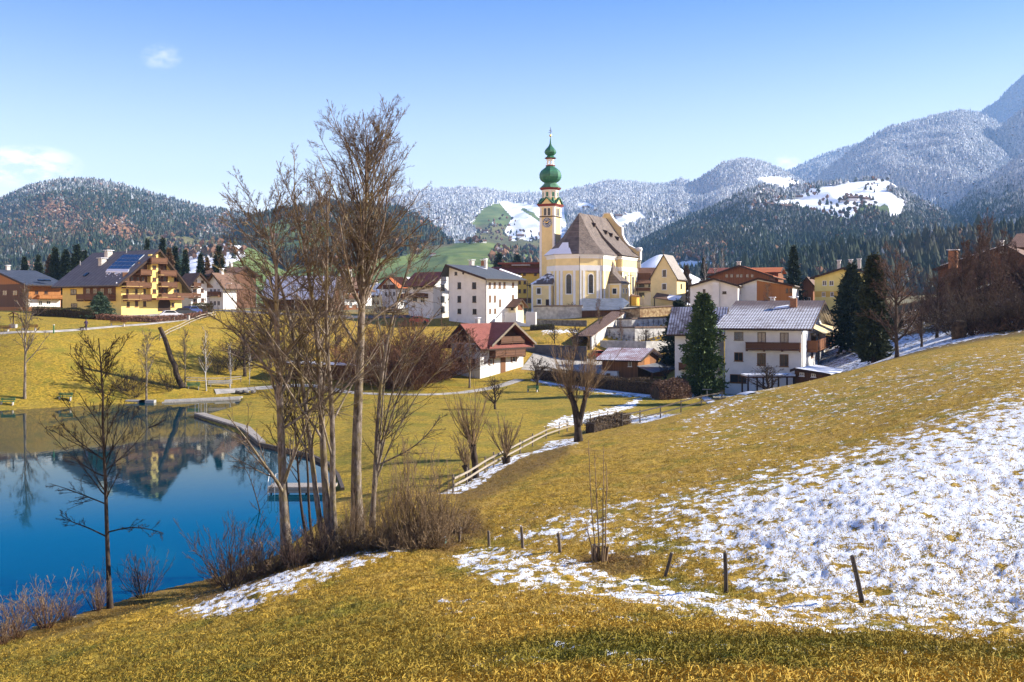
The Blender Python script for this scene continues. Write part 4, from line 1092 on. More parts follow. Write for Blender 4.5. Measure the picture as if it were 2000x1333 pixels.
h.win('L', 978,348,1000,388, d=.07, fm=M_fbrown); h.win('L', 1008,348,1030,385, d=.07, fm=M_fbrown)
h = House('wooden_hotel', 'broad brown timber gable with orange tiled roof above the low white house', 1503, 238, 1388, 1526, 21, cat='house').crop(1300,480,4.165)
h.walls(M_woodr, h.z0(245), h.onface('L',605,168)[1], 'R', apex=.5); h.roof(R_orange, 1.0, 1.4, .25)
for x in (497,537,586,615,665,705): h.win('L', x-12,232,x+12,262, fm=M_fbrown, pm=M_curtain)
h.chimney(3,h.LY*.55,h.ridge,1.0,.8)
h = House('orange_roof_wing', 'small orange roof behind the broad timber gable', 1520, 250, 1470, 1530, 23).crop(1300,480,4.165)
h.walls(M_woodr, h.z0(216), h.z0(180), 'L', apex=.4); h.roof(R_orange, .8, .8); h.row('L', 3, 3.5, .9, 1.2, fm=M_fbrown)
h = House('red_shed', 'dark red roof left of the broad timber gable', 1432, 262, 1388, 1440, 20).crop(1300,480,4.165)
h.walls(M_woodr, h.z0(222), h.z0(183), 'L', apex=.4); h.roof(R_redy, .8, .8); h.row('L', 3, 3.0, .9, 1.2, fm=M_fbrown)
h = House('yellow_house', 'pale yellow gabled house behind the dark conifers on the right', 1684, 215, 1591, 1692, 26).crop(1300,480,4.165)
h.walls(M_pale, h.onface('L',1590,215)[1], h.onface('L',1460,188)[1], 'R', apex=.38, e2=h.onface('L',1220,262)[1]); h.roof(R_brownx, .9, 1.0, .25)
for b in [(1276,286,1310,326),(1332,286,1368,326),(1272,378,1300,416),(1340,378,1368,416)]: h.win('L', *b)
h.panel('L', 1214,372,1440,418, M_ochre, .02, 'ochre_band')
for x,y in ((1410,150),(1505,145),(1575,140)):
    p = h.local(W(h.P(x,y)[0],h.P(x,y)[1],219)); h.chimney(p.x,p.y,p.z-.3,.9,.7)
h = House('brown_house', 'brown house in shade left of the pale yellow one', 1588, 228, 1566, 1600, 27)
h.walls(M_woodr, h.z0(556), h.z0(543), 'R'); h.roof(R_brownx, .8, .8); h.row('L', 2, 1.5, .9, 1.2); h.row('R', 2, 1.5, .9, 1.1)

# ------------------------------------------------------------------ white house with snow dusted tiles
h = House('white_house', 'white house with long snow dusted tiled roof beside the tall conifer', 1565.3, 140, 1416, 1613, 23, .3).crop(1300,480,4.165)
h.walls(M_white, h.z0(676), h.onface('R',1262,478)[1]+.35, 'L', apex=.5); h.roof(R_snowtile, 1.0, 1.5, .22)
h.win('L', 558,702,632,770, fm=M_beaml, pm=M_curtain); h.win('L', 748,705,816,790, fm=M_fdark, pm=M_curtain); h.win('L', 930,708,1000,792, fm=M_fdark, pm=M_curtain)
h.win('L', 558,868,630,940, fm=M_fbrown); h.win('L', 745,875,815,975, fm=M_fbrown); h.win('L', 928,884,1000,985, fm=M_fbrown); h.win('L', 524,1046,658,1118, fm=M_fbrown)
h.balcony('L', 662,1102,782,848, 1.2); h.balcony('R', 1150,1300,768,830, 1.5, M_woodr)
for b in [(1180,715,1225,800)]: h.win('R', *b, fm=M_fbrown)
h.win('R', 1180,868,1200,912, fm=M_fbrown); h.win('R', 1222,862,1240,925, fm=M_fbrown)
a0,z1_ = h.onface('R',1160,655); a1,_ = h.onface('R',1310,655); z0_ = z1_-1.1
mb = MB(); mb.slab([(a0,-2.2,z0_),(a1,-2.2,z0_),(a1,-.05,z1_),(a0,-.05,z1_)], (0,0,.05)); mb.build('awning', mat('awning_cloth',(.66,.52,.30),.9,.05), h.root)
for a_ in (a0+.1,a1-.1): MB().tube([(a_,-1.45,0),(a_,-1.45,z0_)], .06, 5).build('awning_post', M_beam, h.root)
p = h.onroof(1042,500); h.chimney(p.x,p.y,p.z,1.35,.95,M_brick); p = h.onroof(870,440); h.chimney(p.x,p.y,p.z-.3,.45,.7)
mb = MB(); mb.tube([(-.95,-.2,h.e1-.5),(-.1,-.12,h.e1-1.0),(-.1,-.12,1.5)], .06, 6); mb.build('downpipe', M_gutter, h.root)
p0 = h.onroof(875,520); p1 = h.onroof(1000,505); p2 = h.onroof(1000,488); p3 = h.onroof(900,505)
mb = MB(); mb.slab([q+Vector((0,0,.03)) for q in (p0,p1,p2,p3)], (0,0,.1)); mb.build('roof_snow', M_snow, h.root)
WHITE = h
h = House('white_wing', 'lower white wing under snow dusted tiles left of the tall conifer', 1402, 150, 1318, 1414, 20, .6).crop(1300,480,4.165)
h.walls(M_white, h.z0(682), h.z0(506)-.1, 'L', apex=.5); h.roof(tiles('snow_dusted_wing_tiles', (.10,.07,.065), (.16,.115,.10), 'y', .42, .42, snow=1.0, snow_scale=.5), 1.0, 1.1, .22)
h.balcony_m('L', .8, h.LY-.8, 2.9, 3.8, 1.2); h.row('L', 3, 3.1, 1.0, 1.5, fm=M_fbrown); h.row('L', 3, .6, 1.0, 1.2, fm=M_fbrown)
h = House('shed', 'low brown shed with a snow covered lean-to roof behind the grass crest', 1617, 131, 1552, 1652, 34, cat='shed').crop(1300,480,4.165)
h.walls(M_wood, h.z0(1052), h.z0(1052)+.55, 'R', apex=.97, e2=h.z0(1052)+.5, base=-3); h.roof(M_snow, .5, .45, .2)
for b in [(1090,1034,1128,1062),(1185,1042,1222,1070)]: h.win('L', *b, pm=M_curtain)
h = thing('carport', 'open wooden carport with snow on its flat roof in front of the white house', 'carport', W(1500,760,134), math.radians(4)); h.location.z = ground(h.location.x,134)
w_ = 96/F*134/2
zt = HC-(737-YH)/F*134-h.location.z
mb = MB(); mb.box(-w_,w_,-1.4,1.6,zt,zt+.2); mb.build('roof', M_wood, h)
mb = MB(); mb.box(-w_+.02,w_-.02,-1.38,1.58,zt+.203,zt+.42); mb.build('roof_snow', M_snow, h)
for k in range(4):
    for yy in (-1.2,1.4):
        x_ = -w_+.2+(2*w_-.4)*k/3; mb = MB(); mb.box(x_-.09,x_+.09,yy-.09,yy+.09,-.5,zt-.002); mb.build('post', M_beam, h)

# ------------------------------------------------------------------ dark roofs on the slope at the right edge
h = House('dark_house', 'broad dark wooden house with a snow edged roof on the right hand slope', 2020, 190, 1832, 2060, 36, 14.0)
h.walls(M_wood, h.onface('L',2018,512)[1], h.onface('L',1968,482)[1], 'R', apex=.28, e2=h.onface('L',1835,526)[1]); h.roof(R_brownx, .8, 1.2, .25)
A = [h.onface('L',q,r) for q,r in ((1962,484),(1840,523))]
mb = MB(); mb.slab([(-1.35,A[0][0],A[0][1]+.35),(-1.35,A[1][0],A[1][1]+.35),(-.6,A[1][0],A[1][1]+.35),(-.6,A[0][0],A[0][1]+.35)], (0,0,.1)); mb.build('roof_snow', M_snow, h.root)
h.row('L', 5, 3.4, 1.0, 1.2, fm=M_fbrown)
p = h.local(W(1862,515,193)); h.chimney(p.x,p.y,p.z,2.4,1.5,M_brick); p = h.local(W(1957,483,193)); h.chimney(p.x,p.y,p.z-.2,1.2,.6)
h = House('tiled_house', 'upper house with a steep tiled roof cut by the right edge of the photo', 2070, 206, 1975, 2100, 37, 19)
h.walls(M_wood, h.z0(481), h.z0(448)-.1, 'L', apex=.5); h.roof(R_brown, .7, .8); h.row('L', 4, .8, .9, 1.1, fm=M_fbrown)

# ------------------------------------------------------------------ little houses on the plateau, mostly hidden
far_spots = [(540,275,24,'white','snow'),(600,300,22,'wood','brown'),(700,290,26,'white','brown'),(735,300,22,'cream','snow'),(830,330,24,'white','red'),(1395,300,24,'white','snow'),(1560,300,22,'cream','brown'),(1585,330,22,'white','snow'),(470,300,24,'white','snow')]
kinds = {'white':M_white,'wood':M_woodr,'cream':M_cream}; rk = {'snow':M_snow,'brown':R_brown,'red':R_redy}
ln = ['low white house with snowy roof left of the snow roofed barn','wooden house behind the snow roofed barn','white house with brown roof behind the tallest bare trunk','cream house with snowy roof right of the tallest bare trunk','white house with red roof behind the white block','white house with snowy roof behind the bare birches by the chapel','cream house with brown roof by the lone spruce','white snowy roofed house right of the lone spruce','white house with snowy roof beyond the hotel chalets']
for (px,Y,wd_,wk,r_),lb in zip(far_spots,ln):
    h = House('village_house', lb, px+wd_*.5, Y, px-wd_, px+wd_, 28+px%20, group='small houses scattered over the village plateau')
    h.walls(kinds[wk], 4.6, 6.6, 'L' if px % 2 else 'R'); h.roof(rk[r_], .9, .9); h.row('L', 3, 2.6, .9, 1.1, fm=M_fbrown); h.row('R', 2, 2.6, .9, 1.1, fm=M_fbrown)
    h.row('L', 3, .5, .9, 1.1, fm=M_fbrown); h.chimney(h.LX*.5,h.LY*.5,h.ridge,.9,.6)
# ------------------------------------------------------------------ the parish church: local X to the right side of the nave, local Y along it
CZ = 12.0
CH = thing('church', 'yellow parish church with tall green onion domed clock tower', 'church', (16.97,251.7,CZ), math.radians(-26.57))
M_copper = mat('green_copper', (.035,.17,.085), .55, .25, 1.2, col2=(.02,.10,.06), spec=.4, bump=.2, bsc=1.5)
M_copperl = mat('pale_copper', (.10,.24,.14), .6, .2, 1.0)
M_cornice = mat('red_cornice', (.22,.035,.025), .7, .1); M_gold = mat('gilt', (.75,.52,.16), .3, .1, metal=.8)
M_clock = mat('clock_white', (.72,.72,.70), .5, .03); M_clockd = mat('clock_blue', (.03,.045,.09), .5, .05)
def zz(py, Y=251.7): return HC+(YH-py)/F*Y-CZ
HW = 7.5; q = 3.1
EZ = zz(498.5, 246); RZ = zz(416, 251.7)
octo = [(-q,-HW),(q,-HW),(HW,-q),(HW,8),(-HW,8),(-HW,-q)]
MB().prism(octo, -2, EZ).build('choir_wall', M_church, CH)
NW, N0_, N1_ = 8.7, 7.0, 19.4
MB().prism([(-NW,N0_),(NW,N0_),(NW,N1_),(-NW,N1_)], -2, EZ+.25).build('nave_wall', M_church, CH)
# white bands and pilasters, each standing a little proud
mb = MB()
def off(poly, d):
    n = len(poly); out = []
    for i in range(n):
        a = Vector((*poly[i-1],0)); b = Vector((*poly[i],0)); c_ = Vector((*poly[(i+1)%n],0))
        n1 = (b-a).normalized(); n2 = (c_-b).normalized()
        n1 = Vector((n1.y,-n1.x,0)); n2 = Vector((n2.y,-n2.x,0))
        bis = (n1+n2).normalized(); out.append(tuple((b+bis*(d/max(bis.dot(n1),.3))).xy))
    return out
mb.prism(off(octo,.10), EZ-3.9, EZ-2.6); mb.prism(off(octo,.10), EZ-.9, EZ-.45); mb.prism(off(octo,.30), EZ-.445, EZ-.15); mb.prism(off(octo,.5), EZ-.145, EZ+.1)
nv = [(-NW,N0_),(NW,N0_),(NW,N1_),(-NW,N1_)]
mb.prism(off(nv,.10), EZ-3.65, EZ-2.6); mb.prism(off(nv,.12), EZ-.65, EZ-.2); mb.prism(off(nv,.35), EZ-.19, EZ+.1)
mb.build('cornice', M_trim, CH)
def pil(cx, cy, dx, dy, wd_=.85, pr=.12, z0=-1.5, z1=None):
    z1 = EZ-3.905 if z1 is None else z1
    d = Vector((dx,dy,0)).normalized(); n_ = Vector((d.y,-d.x,0))
    MB().obox(Vector((cx,cy,(z0+z1)/2))+n_*(pr/2-.2), d, n_, (0,0,1), wd_/2, pr/2+.2, (z1-z0)/2).build('pilaster', M_trim, CH)
for t in (-2.55,-1.55,1.9): pil(t, -HW, 1, 0, .62)
r2 = math.sqrt(.5)
for t in (.35,1.3,4.9,5.75): pil(q+t*r2, -HW+t*r2, r2, r2, .6)
for t in (.5,1.5,5.3): pil(-HW+t*r2, -q-t*r2, r2, -r2, .6)
pil(HW, -1.9, 0, 1, .7); 
for v_ in (7.7, 12.6, 18.7): pil(NW, v_, 0, 1, .9)
mb = MB(); mb.prism(off(octo,.16), -2, .9); mb.build('plinth', M_trim, CH)

def arched(name, o, dx, dy, w, z0, z1, parent, pane=True, sur=.22):
    """round headed window: white surround, dark leaded pane with bars"""
    d = Vector((dx,dy,0)).normalized(); n_ = Vector((d.y,-d.x,0)); o = Vector((o[0],o[1],0))
    def outline(ww, za, zb_):
        zs = zb_-ww/2
        pts = [(-ww/2,za),(ww/2,za)]+[(ww/2*math.cos(math.pi*i/8), zs+ww/2*math.sin(math.pi*i/8)) for i in range(9)]
        return pts
    def mesh(pts, d0, d1):
        b = MB(); b.slab([o+d*a+n_*d0+Vector((0,0,z)) for a,z in pts], n_*(d1-d0)); return b
    f = mesh(outline(w+2*sur, z0-sur, z1+sur), -.1, .06).build(name, M_trim, parent)
    mesh(outline(w, z0, z1), 0, .085).build('pane', M_glass, f)
    b = MB()
    for k in range(1, max(2,int((z1-z0)/.8))):
        z = z0+(z1-z0)*k/max(2,int((z1-z0)/.8)); b.obox(o+n_*.09+Vector((0,0,z)), d, n_, (0,0,1), w/2*.9, .012, .025)
    b.obox(o+n_*.09+Vector((0,0,(z0+z1)/2-.1)), d, n_, (0,0,1), .025, .014, (z1-z0)/2-.15)
    b.build('glazing_bar', M_gutter, f)
    return f
arched('window', (.42,-HW), 1, 0, 1.35, zz(574,245), zz(536,245), CH)
arched('window', (q+3.15*r2,-HW+3.15*r2), r2, r2, 1.15, zz(573,245), zz(536,245), CH)
arched('window', (-q-1.0*r2-.4,-HW+1.0*r2+.4), r2, -r2, 1.1, zz(572,245), zz(536,245), CH)
for v_ in (10.2, 15.7): arched('window', (NW,v_), 0, 1, 1.2, zz(574,255), zz(538,255), CH)
# roofs: choir with hipped end, nave standing slightly higher; both flare at the eaves
def flare(R, E):   # profile from ridge to eave as (share of half width, height)
    return [(0,R),(.46,E+(R-E)*.44),(.80,E+(R-E)*.145),(1.0,E)]
mb = MB(); V_ = []; OV = .75
ring = off(octo, OV)[:]
pr = flare(RZ, EZ+.12)
apex = (0,0); 
loops = []
for s_, z in pr[1:]:
    loops.append([(p[0]*s_ if abs(p[0])>0 else 0, (p[1]*s_ if p[1] < 0 else p[1]), z) for p in ring])
pts = []; fs = []
for lp in loops: pts += lp
n = 6; a0 = len(pts); pts += [(0,0,RZ),(0,8,RZ)]
A_, B_ = a0, a0+1
for k in range(len(loops)-1):
    for i in range(n):
        if i == 3: continue
        fs.append((k*n+i, (k+1)*n+i, (k+1)*n+(i+1)%n, k*n+(i+1)%n))
fs += [(0,1,A_),(1,2,A_),(2,3,B_,A_),(4,5,A_,B_),(5,0,A_)]
k = len(loops)-1
MB().add(pts, fs).build('choir_roof', R_shingle, CH)
def frost_roof():
    """the shaded left end of the choir roof keeps its snow"""
    b = MB()
    f0 = [loops[0][0], loops[1][0], loops[2][0]]; f1 = [loops[0][1], loops[1][1], loops[2][1]]
    def at_(a, t): return Vector(f0[a])*(1-t)+Vector(f1[a])*t
    up = Vector((0,-.03,.05))
    for i0, i1 in ((1,2),):
        b.slab([at_(i0,0)+up, at_(i1,0)+up, at_(i1,.72)+up, at_(i0,.55)+up], (0,0,.05))
    l0 = [loops[1][5], loops[2][5]]
    b.slab([Vector(loops[1][5])+Vector((-.03,-.03,.04)), Vector(loops[2][5])+Vector((-.03,-.03,.04)), Vector(loops[2][0])+Vector((-.03,-.03,.04)), Vector(loops[1][0])+Vector((-.03,-.03,.04))], (0,0,.05))
    a = at_(0,.0); bb = at_(0,.35)
    b.slab([at_(0,0)*.45+at_(1,0)*.55+up, at_(1,0)+up, at_(1,.5)+up, at_(0,.35)*.45+at_(1,.35)*.55+up], (0,0,.04))
    b.build('roof_snow', M_snow, CH)
frost_roof()
pn = flare(RZ+.12, EZ+.3); OVN = NW+.75
vs = []
for v_ in (6.2, N1_+.1):
    for s_, z in pn: vs.append((s_*OVN, v_, z))
    for s_, z in pn[1:]: vs.append((-s_*OVN, v_, z))
fs = []
for i in range(3): fs.append((i, i+1, i+8, i+7))
fs.append((0,7,11,4)); fs += [(4,11,12,5),(5,12,13,6)]
fs += [(0,4,1),(1,4,5,2),(2,5,6,3),(7,8,11),(8,9,12,11),(9,10,13,12)]
MB().add(vs, fs).build('nave_roof', R_shingle, CH)
def roofpt(v_, s_):
    pp = pn
    for (s0,z0),(s1,z1) in zip(pp[:-1],pp[1:]):
        if s0 <= s_ <= s1:
            t = (s_-s0)/(s1-s0); return Vector((s_*OVN, v_, z0+(z1-z0)*t))
for v_, s_ in ((9.2,.36),(12.0,.40),(15.2,.46),(5.0,.22)):
    p = roofpt(max(v_,6.3), s_)
    if v_ < 6: p = Vector((s_*(HW+OV), v_, EZ+(RZ-EZ)*(1-s_*1.22)))
    mb = MB(); mb.add([p+Vector((-.5,-.5,.95)),p+Vector((.55,-.55,-.35)),p+Vector((.55,.55,-.35)),p+Vector((-.5,.5,.95)),p+Vector((-.9,0,.9))+Vector((0,0,.1)),p+Vector((.75,0,.55))],
       [(1,2,5),(1,5,4),(5,2,4)]); mb.build('roof_vent', M_beam, CH)
# western gable with baroque outline
gz = [(0,RZ+1.5),(.9,RZ+1.4),(1.3,RZ+.6),(2.6,RZ-1.2),(3.6,RZ-2.2),(4.2,RZ-2.5),(4.3,RZ-4.4),(5.0,RZ-6.0),(6.2,RZ-7.4),(7.8,RZ-8.2),(8.9,RZ-8.4),(9.4,RZ-9.0),(9.4,EZ-.3)]
pts = [(a,N1_+.12,z) for a,z in gz]+[(-a,N1_+.12,z) for a,z in gz[::-1]][:-1]
MB().slab(pts, (0,.8,0)).build('west_gable', M_church, CH)
mb = MB()
for (a,z),(b_,y_) in zip(gz[:-1],gz[1:]):
    for sg in (1,-1): mb.obox(((a+b_)/2*sg,N1_+.5,(z+y_)/2+.06), (sg*(b_-a),0,y_-z), (0,1,0), (-(y_-z),0,sg*(b_-a)), math.hypot(b_-a,y_-z)/2+.05, .58, .12)
mb.lathe([(.02,0),(.75,.1),(.95,.6),(.75,1.1),(.02,1.25)], (9.0,N1_+.5,RZ-9.1), 10); mb.build('gable_coping', M_trim, CH)
# tower
T0 = (-11.9, 2.06); TA = 4.14; tc = (T0[0]+TA/2, T0[1]+TA/2)
def tz(py): return HC+(YH-py)/7.506-CZ
def sq(d): return [(T0[0]-d,T0[1]-d),(T0[0]+TA+d,T0[1]-d),(T0[0]+TA+d,T0[1]+TA+d),(T0[0]-d,T0[1]+TA+d)]
MB().prism(sq(0), -2, tz(404)).build('tower_shaft', M_church, CH)
mb = MB()
for (x_,y_) in sq(.06): pass
for cx,cy in ((T0[0],T0[1]),(T0[0]+TA,T0[1]),(T0[0]+TA,T0[1]+TA),(T0[0],T0[1]+TA)):
    sx = 1 if cx > tc[0] else -1; sy = 1 if cy > tc[1] else -1
    mb.box(min(cx+sx*.07,cx-sx*.55),max(cx+sx*.07,cx-sx*.55),min(cy+sy*.07,cy-sy*.55),max(cy+sy*.07,cy-sy*.55),-2,tz(406))
mb.build('corner_band', M_trim, CH)
mb = MB(); mb.prism(sq(.14), tz(425), tz(423)); mb.build('string_course', M_beam, CH)
mb = MB(); mb.prism(sq(.15), tz(406.2), tz(404.2)); mb.build('tower_frieze', M_trim, CH)
mb = MB(); mb.prism(sq(.42), tz(404), tz(401.5)); mb.prism(sq(.62), tz(401.4), tz(399.6)); mb.build('tower_cornice', M_cornice, CH)
mb = MB(); mb.lathe([(TA*.82,tz(399.5)),(TA*.60,tz(394)),(TA*.52,tz(386))], (tc[0],tc[1],0), 4, math.pi/4); mb.build('tower_skirt', M_copper, CH)
for dx,dy in ((0,-1),(1,0),(-1,0),(0,1)):
    n_ = Vector((dx,dy,0)); d = Vector((-dy,dx,0)); o = Vector((tc[0],tc[1],0))+n_*(TA/2+.35)
    tri = [(-1.9,tz(399.4)),(1.9,tz(399.4)),(0,tz(387.5))]
    g = MB().slab([o+d*a*.8+Vector((0,0,z-.1)) for a,z in tri], -n_*2.2).build('pediment', M_church, CH)
    b = MB()
    for sg in (-1,1):
        p0 = o+d*(2.1*sg)+Vector((0,0,tz(399.4))); p1 = o+Vector((0,0,tz(386.6)))
        dd = p1-p0; b.obox((p0+p1)/2-n_*.9, dd, n_, dd.cross(n_), dd.length/2, 1.25, .1)
    b.build('pediment_roof', M_copper, g)
    # belfry openings and clock
    for sg in ((-1,1)): arched('belfry_opening', Vector((tc[0],tc[1],0))+n_*(TA/2)+d*(.55*sg), d.x, d.y, .72, tz(422), tz(407.5), CH, sur=.1) if (dx,dy) in ((0,-1),(1,0)) else None
    if (dx,dy) in ((0,-1),):
        o2 = Vector((tc[0],tc[1],0))+n_*(TA/2)+Vector((0,0,tz(435.7)))
        def disc(r, d0, d1, r_in=None):
            b = MB(); N = 32
            b.slab([o2+d*(r*math.cos(2*math.pi*i/N))+Vector((0,0,r*math.sin(2*math.pi*i/N)))+n_*d0 for i in range(N)], n_*(d1-d0)); return b
        ck = disc(1.36,-.05,.06).build('clock_face', M_clockd, CH)
        b = MB()
        N = 40
        for i in range(N):
            t0, t1 = 2*math.pi*i/N, 2*math.pi*(i+1)/N
            for r0,r1 in ((1.20,1.30),(.55,.62)):
                P_ = [o2+d*(r*math.cos(t))+Vector((0,0,r*math.sin(t)))+n_*.062 for r,t in ((r0,t0),(r1,t0),(r1,t1),(r0,t1))]
                b.slab(P_, n_*.03)
        rom = ['XII','I','II','III','IIII','V','VI','VII','VIII','IX','X','XI']
        def stroke(c0, u_, w_, p, q_, th=.035):
            a = c0+w_*p[0]+u_*p[1]; e = c0+w_*q_[0]+u_*q_[1]; dd = e-a
            b.obox((a+e)/2+n_*.075, dd, dd.cross(n_), n_, dd.length/2, th, .018)
        for k_, num in enumerate(rom):
            t = math.pi/2-2*math.pi*k_/12
            u_ = d*math.cos(t)+Vector((0,0,math.sin(t))); w_ = d*math.sin(t)-Vector((0,0,math.cos(t)))
            c0 = o2+u_*.90; adv = {'I':.11,'V':.19,'X':.19}; tot = sum(adv[ch] for ch in num); x_ = -tot/2
            for ch in num:
                wd_ = adv[ch]; xm_ = x_+wd_/2
                if ch == 'I': stroke(c0,u_,w_,(xm_,-.17),(xm_,.17))
                elif ch == 'V': stroke(c0,u_,w_,(xm_-.07,.17),(xm_,-.17)); stroke(c0,u_,w_,(xm_+.07,.17),(xm_,-.17))
                else: stroke(c0,u_,w_,(xm_-.07,.17),(xm_+.07,-.17)); stroke(c0,u_,w_,(xm_+.07,.17),(xm_-.07,-.17))
                x_ += wd_
        b.build('numeral_ring', M_clock, ck)
        b = MB()
        for ang, ln_ in ((50,.62),(-78,.85)):
            t = math.radians(90-ang); u_ = d*math.cos(t)+Vector((0,0,math.sin(t))); w_ = u_.cross(n_)
            b.obox(o2+u_*(ln_/2-.1)+n_*.11, u_, w_, n_, ln_/2+.1, .05, .015)
        b.build('clock_hand', M_gold, ck)
        mb = MB(); mb.obox(Vector((T0[0]+2.9,T0[1]-.01,tz(499))), (1,0,0),(0,1,0),(0,0,1),.08,.05,.55); mb.build('slit_window', M_beam, CH)
C3 = (tc[0],tc[1],0); P8 = math.pi/8
MB().lathe([(2.12,tz(392)),(2.12,tz(371.5))], C3, 8, P8).build('octagon_storey', M_church, CH)
mb = MB()
for k in range(8):
    t = k*math.pi/4+P8; mb.obox((tc[0]+2.12*math.cos(t),tc[1]+2.12*math.sin(t),(tz(388)+tz(372))/2),(-math.sin(t),math.cos(t),0),(math.cos(t),math.sin(t),0),(0,0,1),.2,.06,(tz(372)-tz(388))/2)
mb.lathe([(2.2,tz(374)),(2.25,tz(371.6))], C3, 8, P8); mb.build('octagon_trim', M_trim, CH)
for k in range(8):
    t = k*math.pi/4+0; n_ = Vector((math.cos(t),math.sin(t),0)); d = Vector((-n_.y,n_.x,0)); rr = 2.12*math.cos(P8)
    o = Vector((tc[0],tc[1],0))+n_*rr
    f = MB(); f.obox(o+Vector((0,0,tz(380.5))), d, n_, (0,0,1), .45, .06, .72); f = f.build('louvre_window', M_trim, CH)
    b = MB(); b.obox(o+Vector((0,0,tz(380.5))), d, n_, (0,0,1), .32, .085, .58); b.build('louvre', M_copper, f)
mb = MB(); mb.lathe([(2.45,tz(371.4)),(2.8,tz(368.6)),(2.85,tz(367.6))], C3, 8, P8); mb.build('octagon_cornice', M_cornice, CH)
mb = MB(); mb.lathe([(2.9,tz(367.5)),(2.3,tz(363.5)),(1.75,tz(359)),(1.55,tz(357.2))], C3, 8, P8); mb.build('dome_skirt', M_copperl, CH)
prof = [(1.55,357),(2.05,355),(2.6,351.5),(2.88,346.5),(2.9,342),(2.75,337),(2.35,332.5),(1.75,328.8),(1.25,326.4),(1.15,324.8)]
MB().lathe([(r,tz(y)) for r,y in prof], C3, 8, P8).build('onion_dome', M_copper, CH)
mb = MB(); mb.lathe([(1.2,tz(324.7)),(1.32,tz(323.5)),(1.2,tz(322.6))], C3, 8, P8); mb.build('lantern_base', M_cornice, CH)
ltn = MB()
for k in range(8):
    t = k*math.pi/4+P8; ltn.obox((tc[0]+.88*math.cos(t),tc[1]+.88*math.sin(t),(tz(322.5)+tz(311))/2),(-math.sin(t),math.cos(t),0),(math.cos(t),math.sin(t),0),(0,0,1),.13,.1,(tz(311)-tz(322.5))/2)
ltn.lathe([(1.0,tz(322.4)),(1.0,tz(320.6))], C3, 8, P8); ltn.lathe([(1.0,tz(313)),(1.0,tz(311))], C3, 8, P8); ltn.build('lantern', M_trim, CH)
mb = MB(); mb.lathe([(1.05,tz(310.9)),(1.5,tz(309.4)),(1.5,tz(308.8))], C3, 8, P8); mb.build('lantern_cornice', M_cornice, CH)
prof = [(1.6,308.7),(1.1,306),(.8,304),(1.25,301.5),(1.56,298),(1.55,295),(1.3,291.5),(.8,287.5),(.42,284),(.22,279),(.1,270),(.06,266)]
MB().lathe([(r,tz(y)) for r,y in prof], C3, 8, P8).build('upper_onion_dome', M_copper, CH)
mb = MB(); mb.blob((tc[0],tc[1],tz(264.5)), .33, 10, 8, 0); mb.build('gilt_ball', M_gold, CH)
mb = MB(); mb.tube([(tc[0],tc[1],tz(263)),(tc[0],tc[1],tz(248))], .06, 5)
for z_,l_ in ((tz(257.5),.7),(tz(254),.5)): mb.obox((tc[0],tc[1],z_),(1,-.5,0),(.5,1,0),(0,0,1),l_,.05,.05)
mb.build('tower_cross', M_beam, CH)
# sacristy in front of the tower and the chapel on the right side
def box_annex(x0,x1,y0,y1,ez,name):
    w_ = MB(); w_.box(x0,x1,y0,y1,-2,ez); w_ = w_.build(name+'_wall', M_church, CH)
    b = MB()
    for (cx,cy,sx,sy) in ((x0,y0,-1,-1),(x1,y0,1,-1),(x1,y1,1,1)):
        b.box(min(cx+sx*.05,cx-sx*.38),max(cx+sx*.05,cx-sx*.38),min(cy+sy*.05,cy-sy*.38),max(cy+sy*.05,cy-sy*.38),-2,ez-.35)
    b.box(x0-.12,x1+.12,y0-.12,y1+.12,ez-.34,ez-.02); b.box(x0-.06,x1+.06,y0-.06,y1+.06,-2,.35); b.build('corner_trim', M_trim, w_)
    return w_
ez = zz(555.5,245)
sw = box_annex(-9.3,-4.2,-8.4,2.0,ez,'sacristy')
zt = zz(522,250)
MB().add([(-9.8,-8.9,ez),(-3.7,-8.9,ez),(-3.7,2,ez),(-9.8,2,ez),(-4.6,-3.2,zt),(-4.6,2,zt)], [(0,1,4),(1,2,5,4),(0,4,5,3),(3,5,2),(0,3,2,1)]).build('sacristy_roof', R_shingleS, CH)
def boxwin(o, dx, dy, w, z0, z1, parent):
    d = Vector((dx,dy,0)).normalized(); n_ = Vector((d.y,-d.x,0)); o = Vector((o[0],o[1],(z0+z1)/2))
    f = MB(); f.obox(o, d, n_, (0,0,1), w/2+.2, .06, (z1-z0)/2+.2); f = f.build('window', M_trim, CH)
    b = MB(); b.obox(o, d, n_, (0,0,1), w/2, .08, (z1-z0)/2); b.build('pane', M_glass, f)
boxwin((-7.3,-8.4),1,0,1.0,zz(574,244),zz(563,244),CH); boxwin((-7.2,-8.4),1,0,.95,zz(594,244),zz(585,244),CH)
mb = MB(); mb.box(-5.4,-4.5,-8.46,-8.3,-1,zz(585,244)); mb.build('door', M_beam, CH)
ez = zz(554,248)
box_annex(7.4,10.7,1.2,7.1,ez,'side_chapel')
zt = zz(509,252)
MB().add([(7.0,.8,ez),(11.2,.8,ez),(11.2,7.5,ez),(7.0,7.5,ez),(7.52,4.0,zt),(8.3,1.9,ez+(zt-ez)*.45),(8.3,6.2,ez+(zt-ez)*.45)], [(0,1,5),(0,5,4),(1,2,6,5),(5,6,4),(2,3,6),(6,3,4),(0,3,2,1)]).build('side_chapel_roof', R_shingle, CH)
boxwin((9.1,1.2),1,0,1.0,zz(574,248),zz(564,248),CH); boxwin((10.7,3.2),0,1,.4,zz(572,248),zz(564,248),CH); boxwin((10.7,5.2),0,1,.4,zz(572,248),zz(564,248),CH)
mb = MB(); mb.box(8.72,10.6,13.0,15.6,-2,zz(579,255)); w_ = mb.build('side_porch', M_ochre, CH)
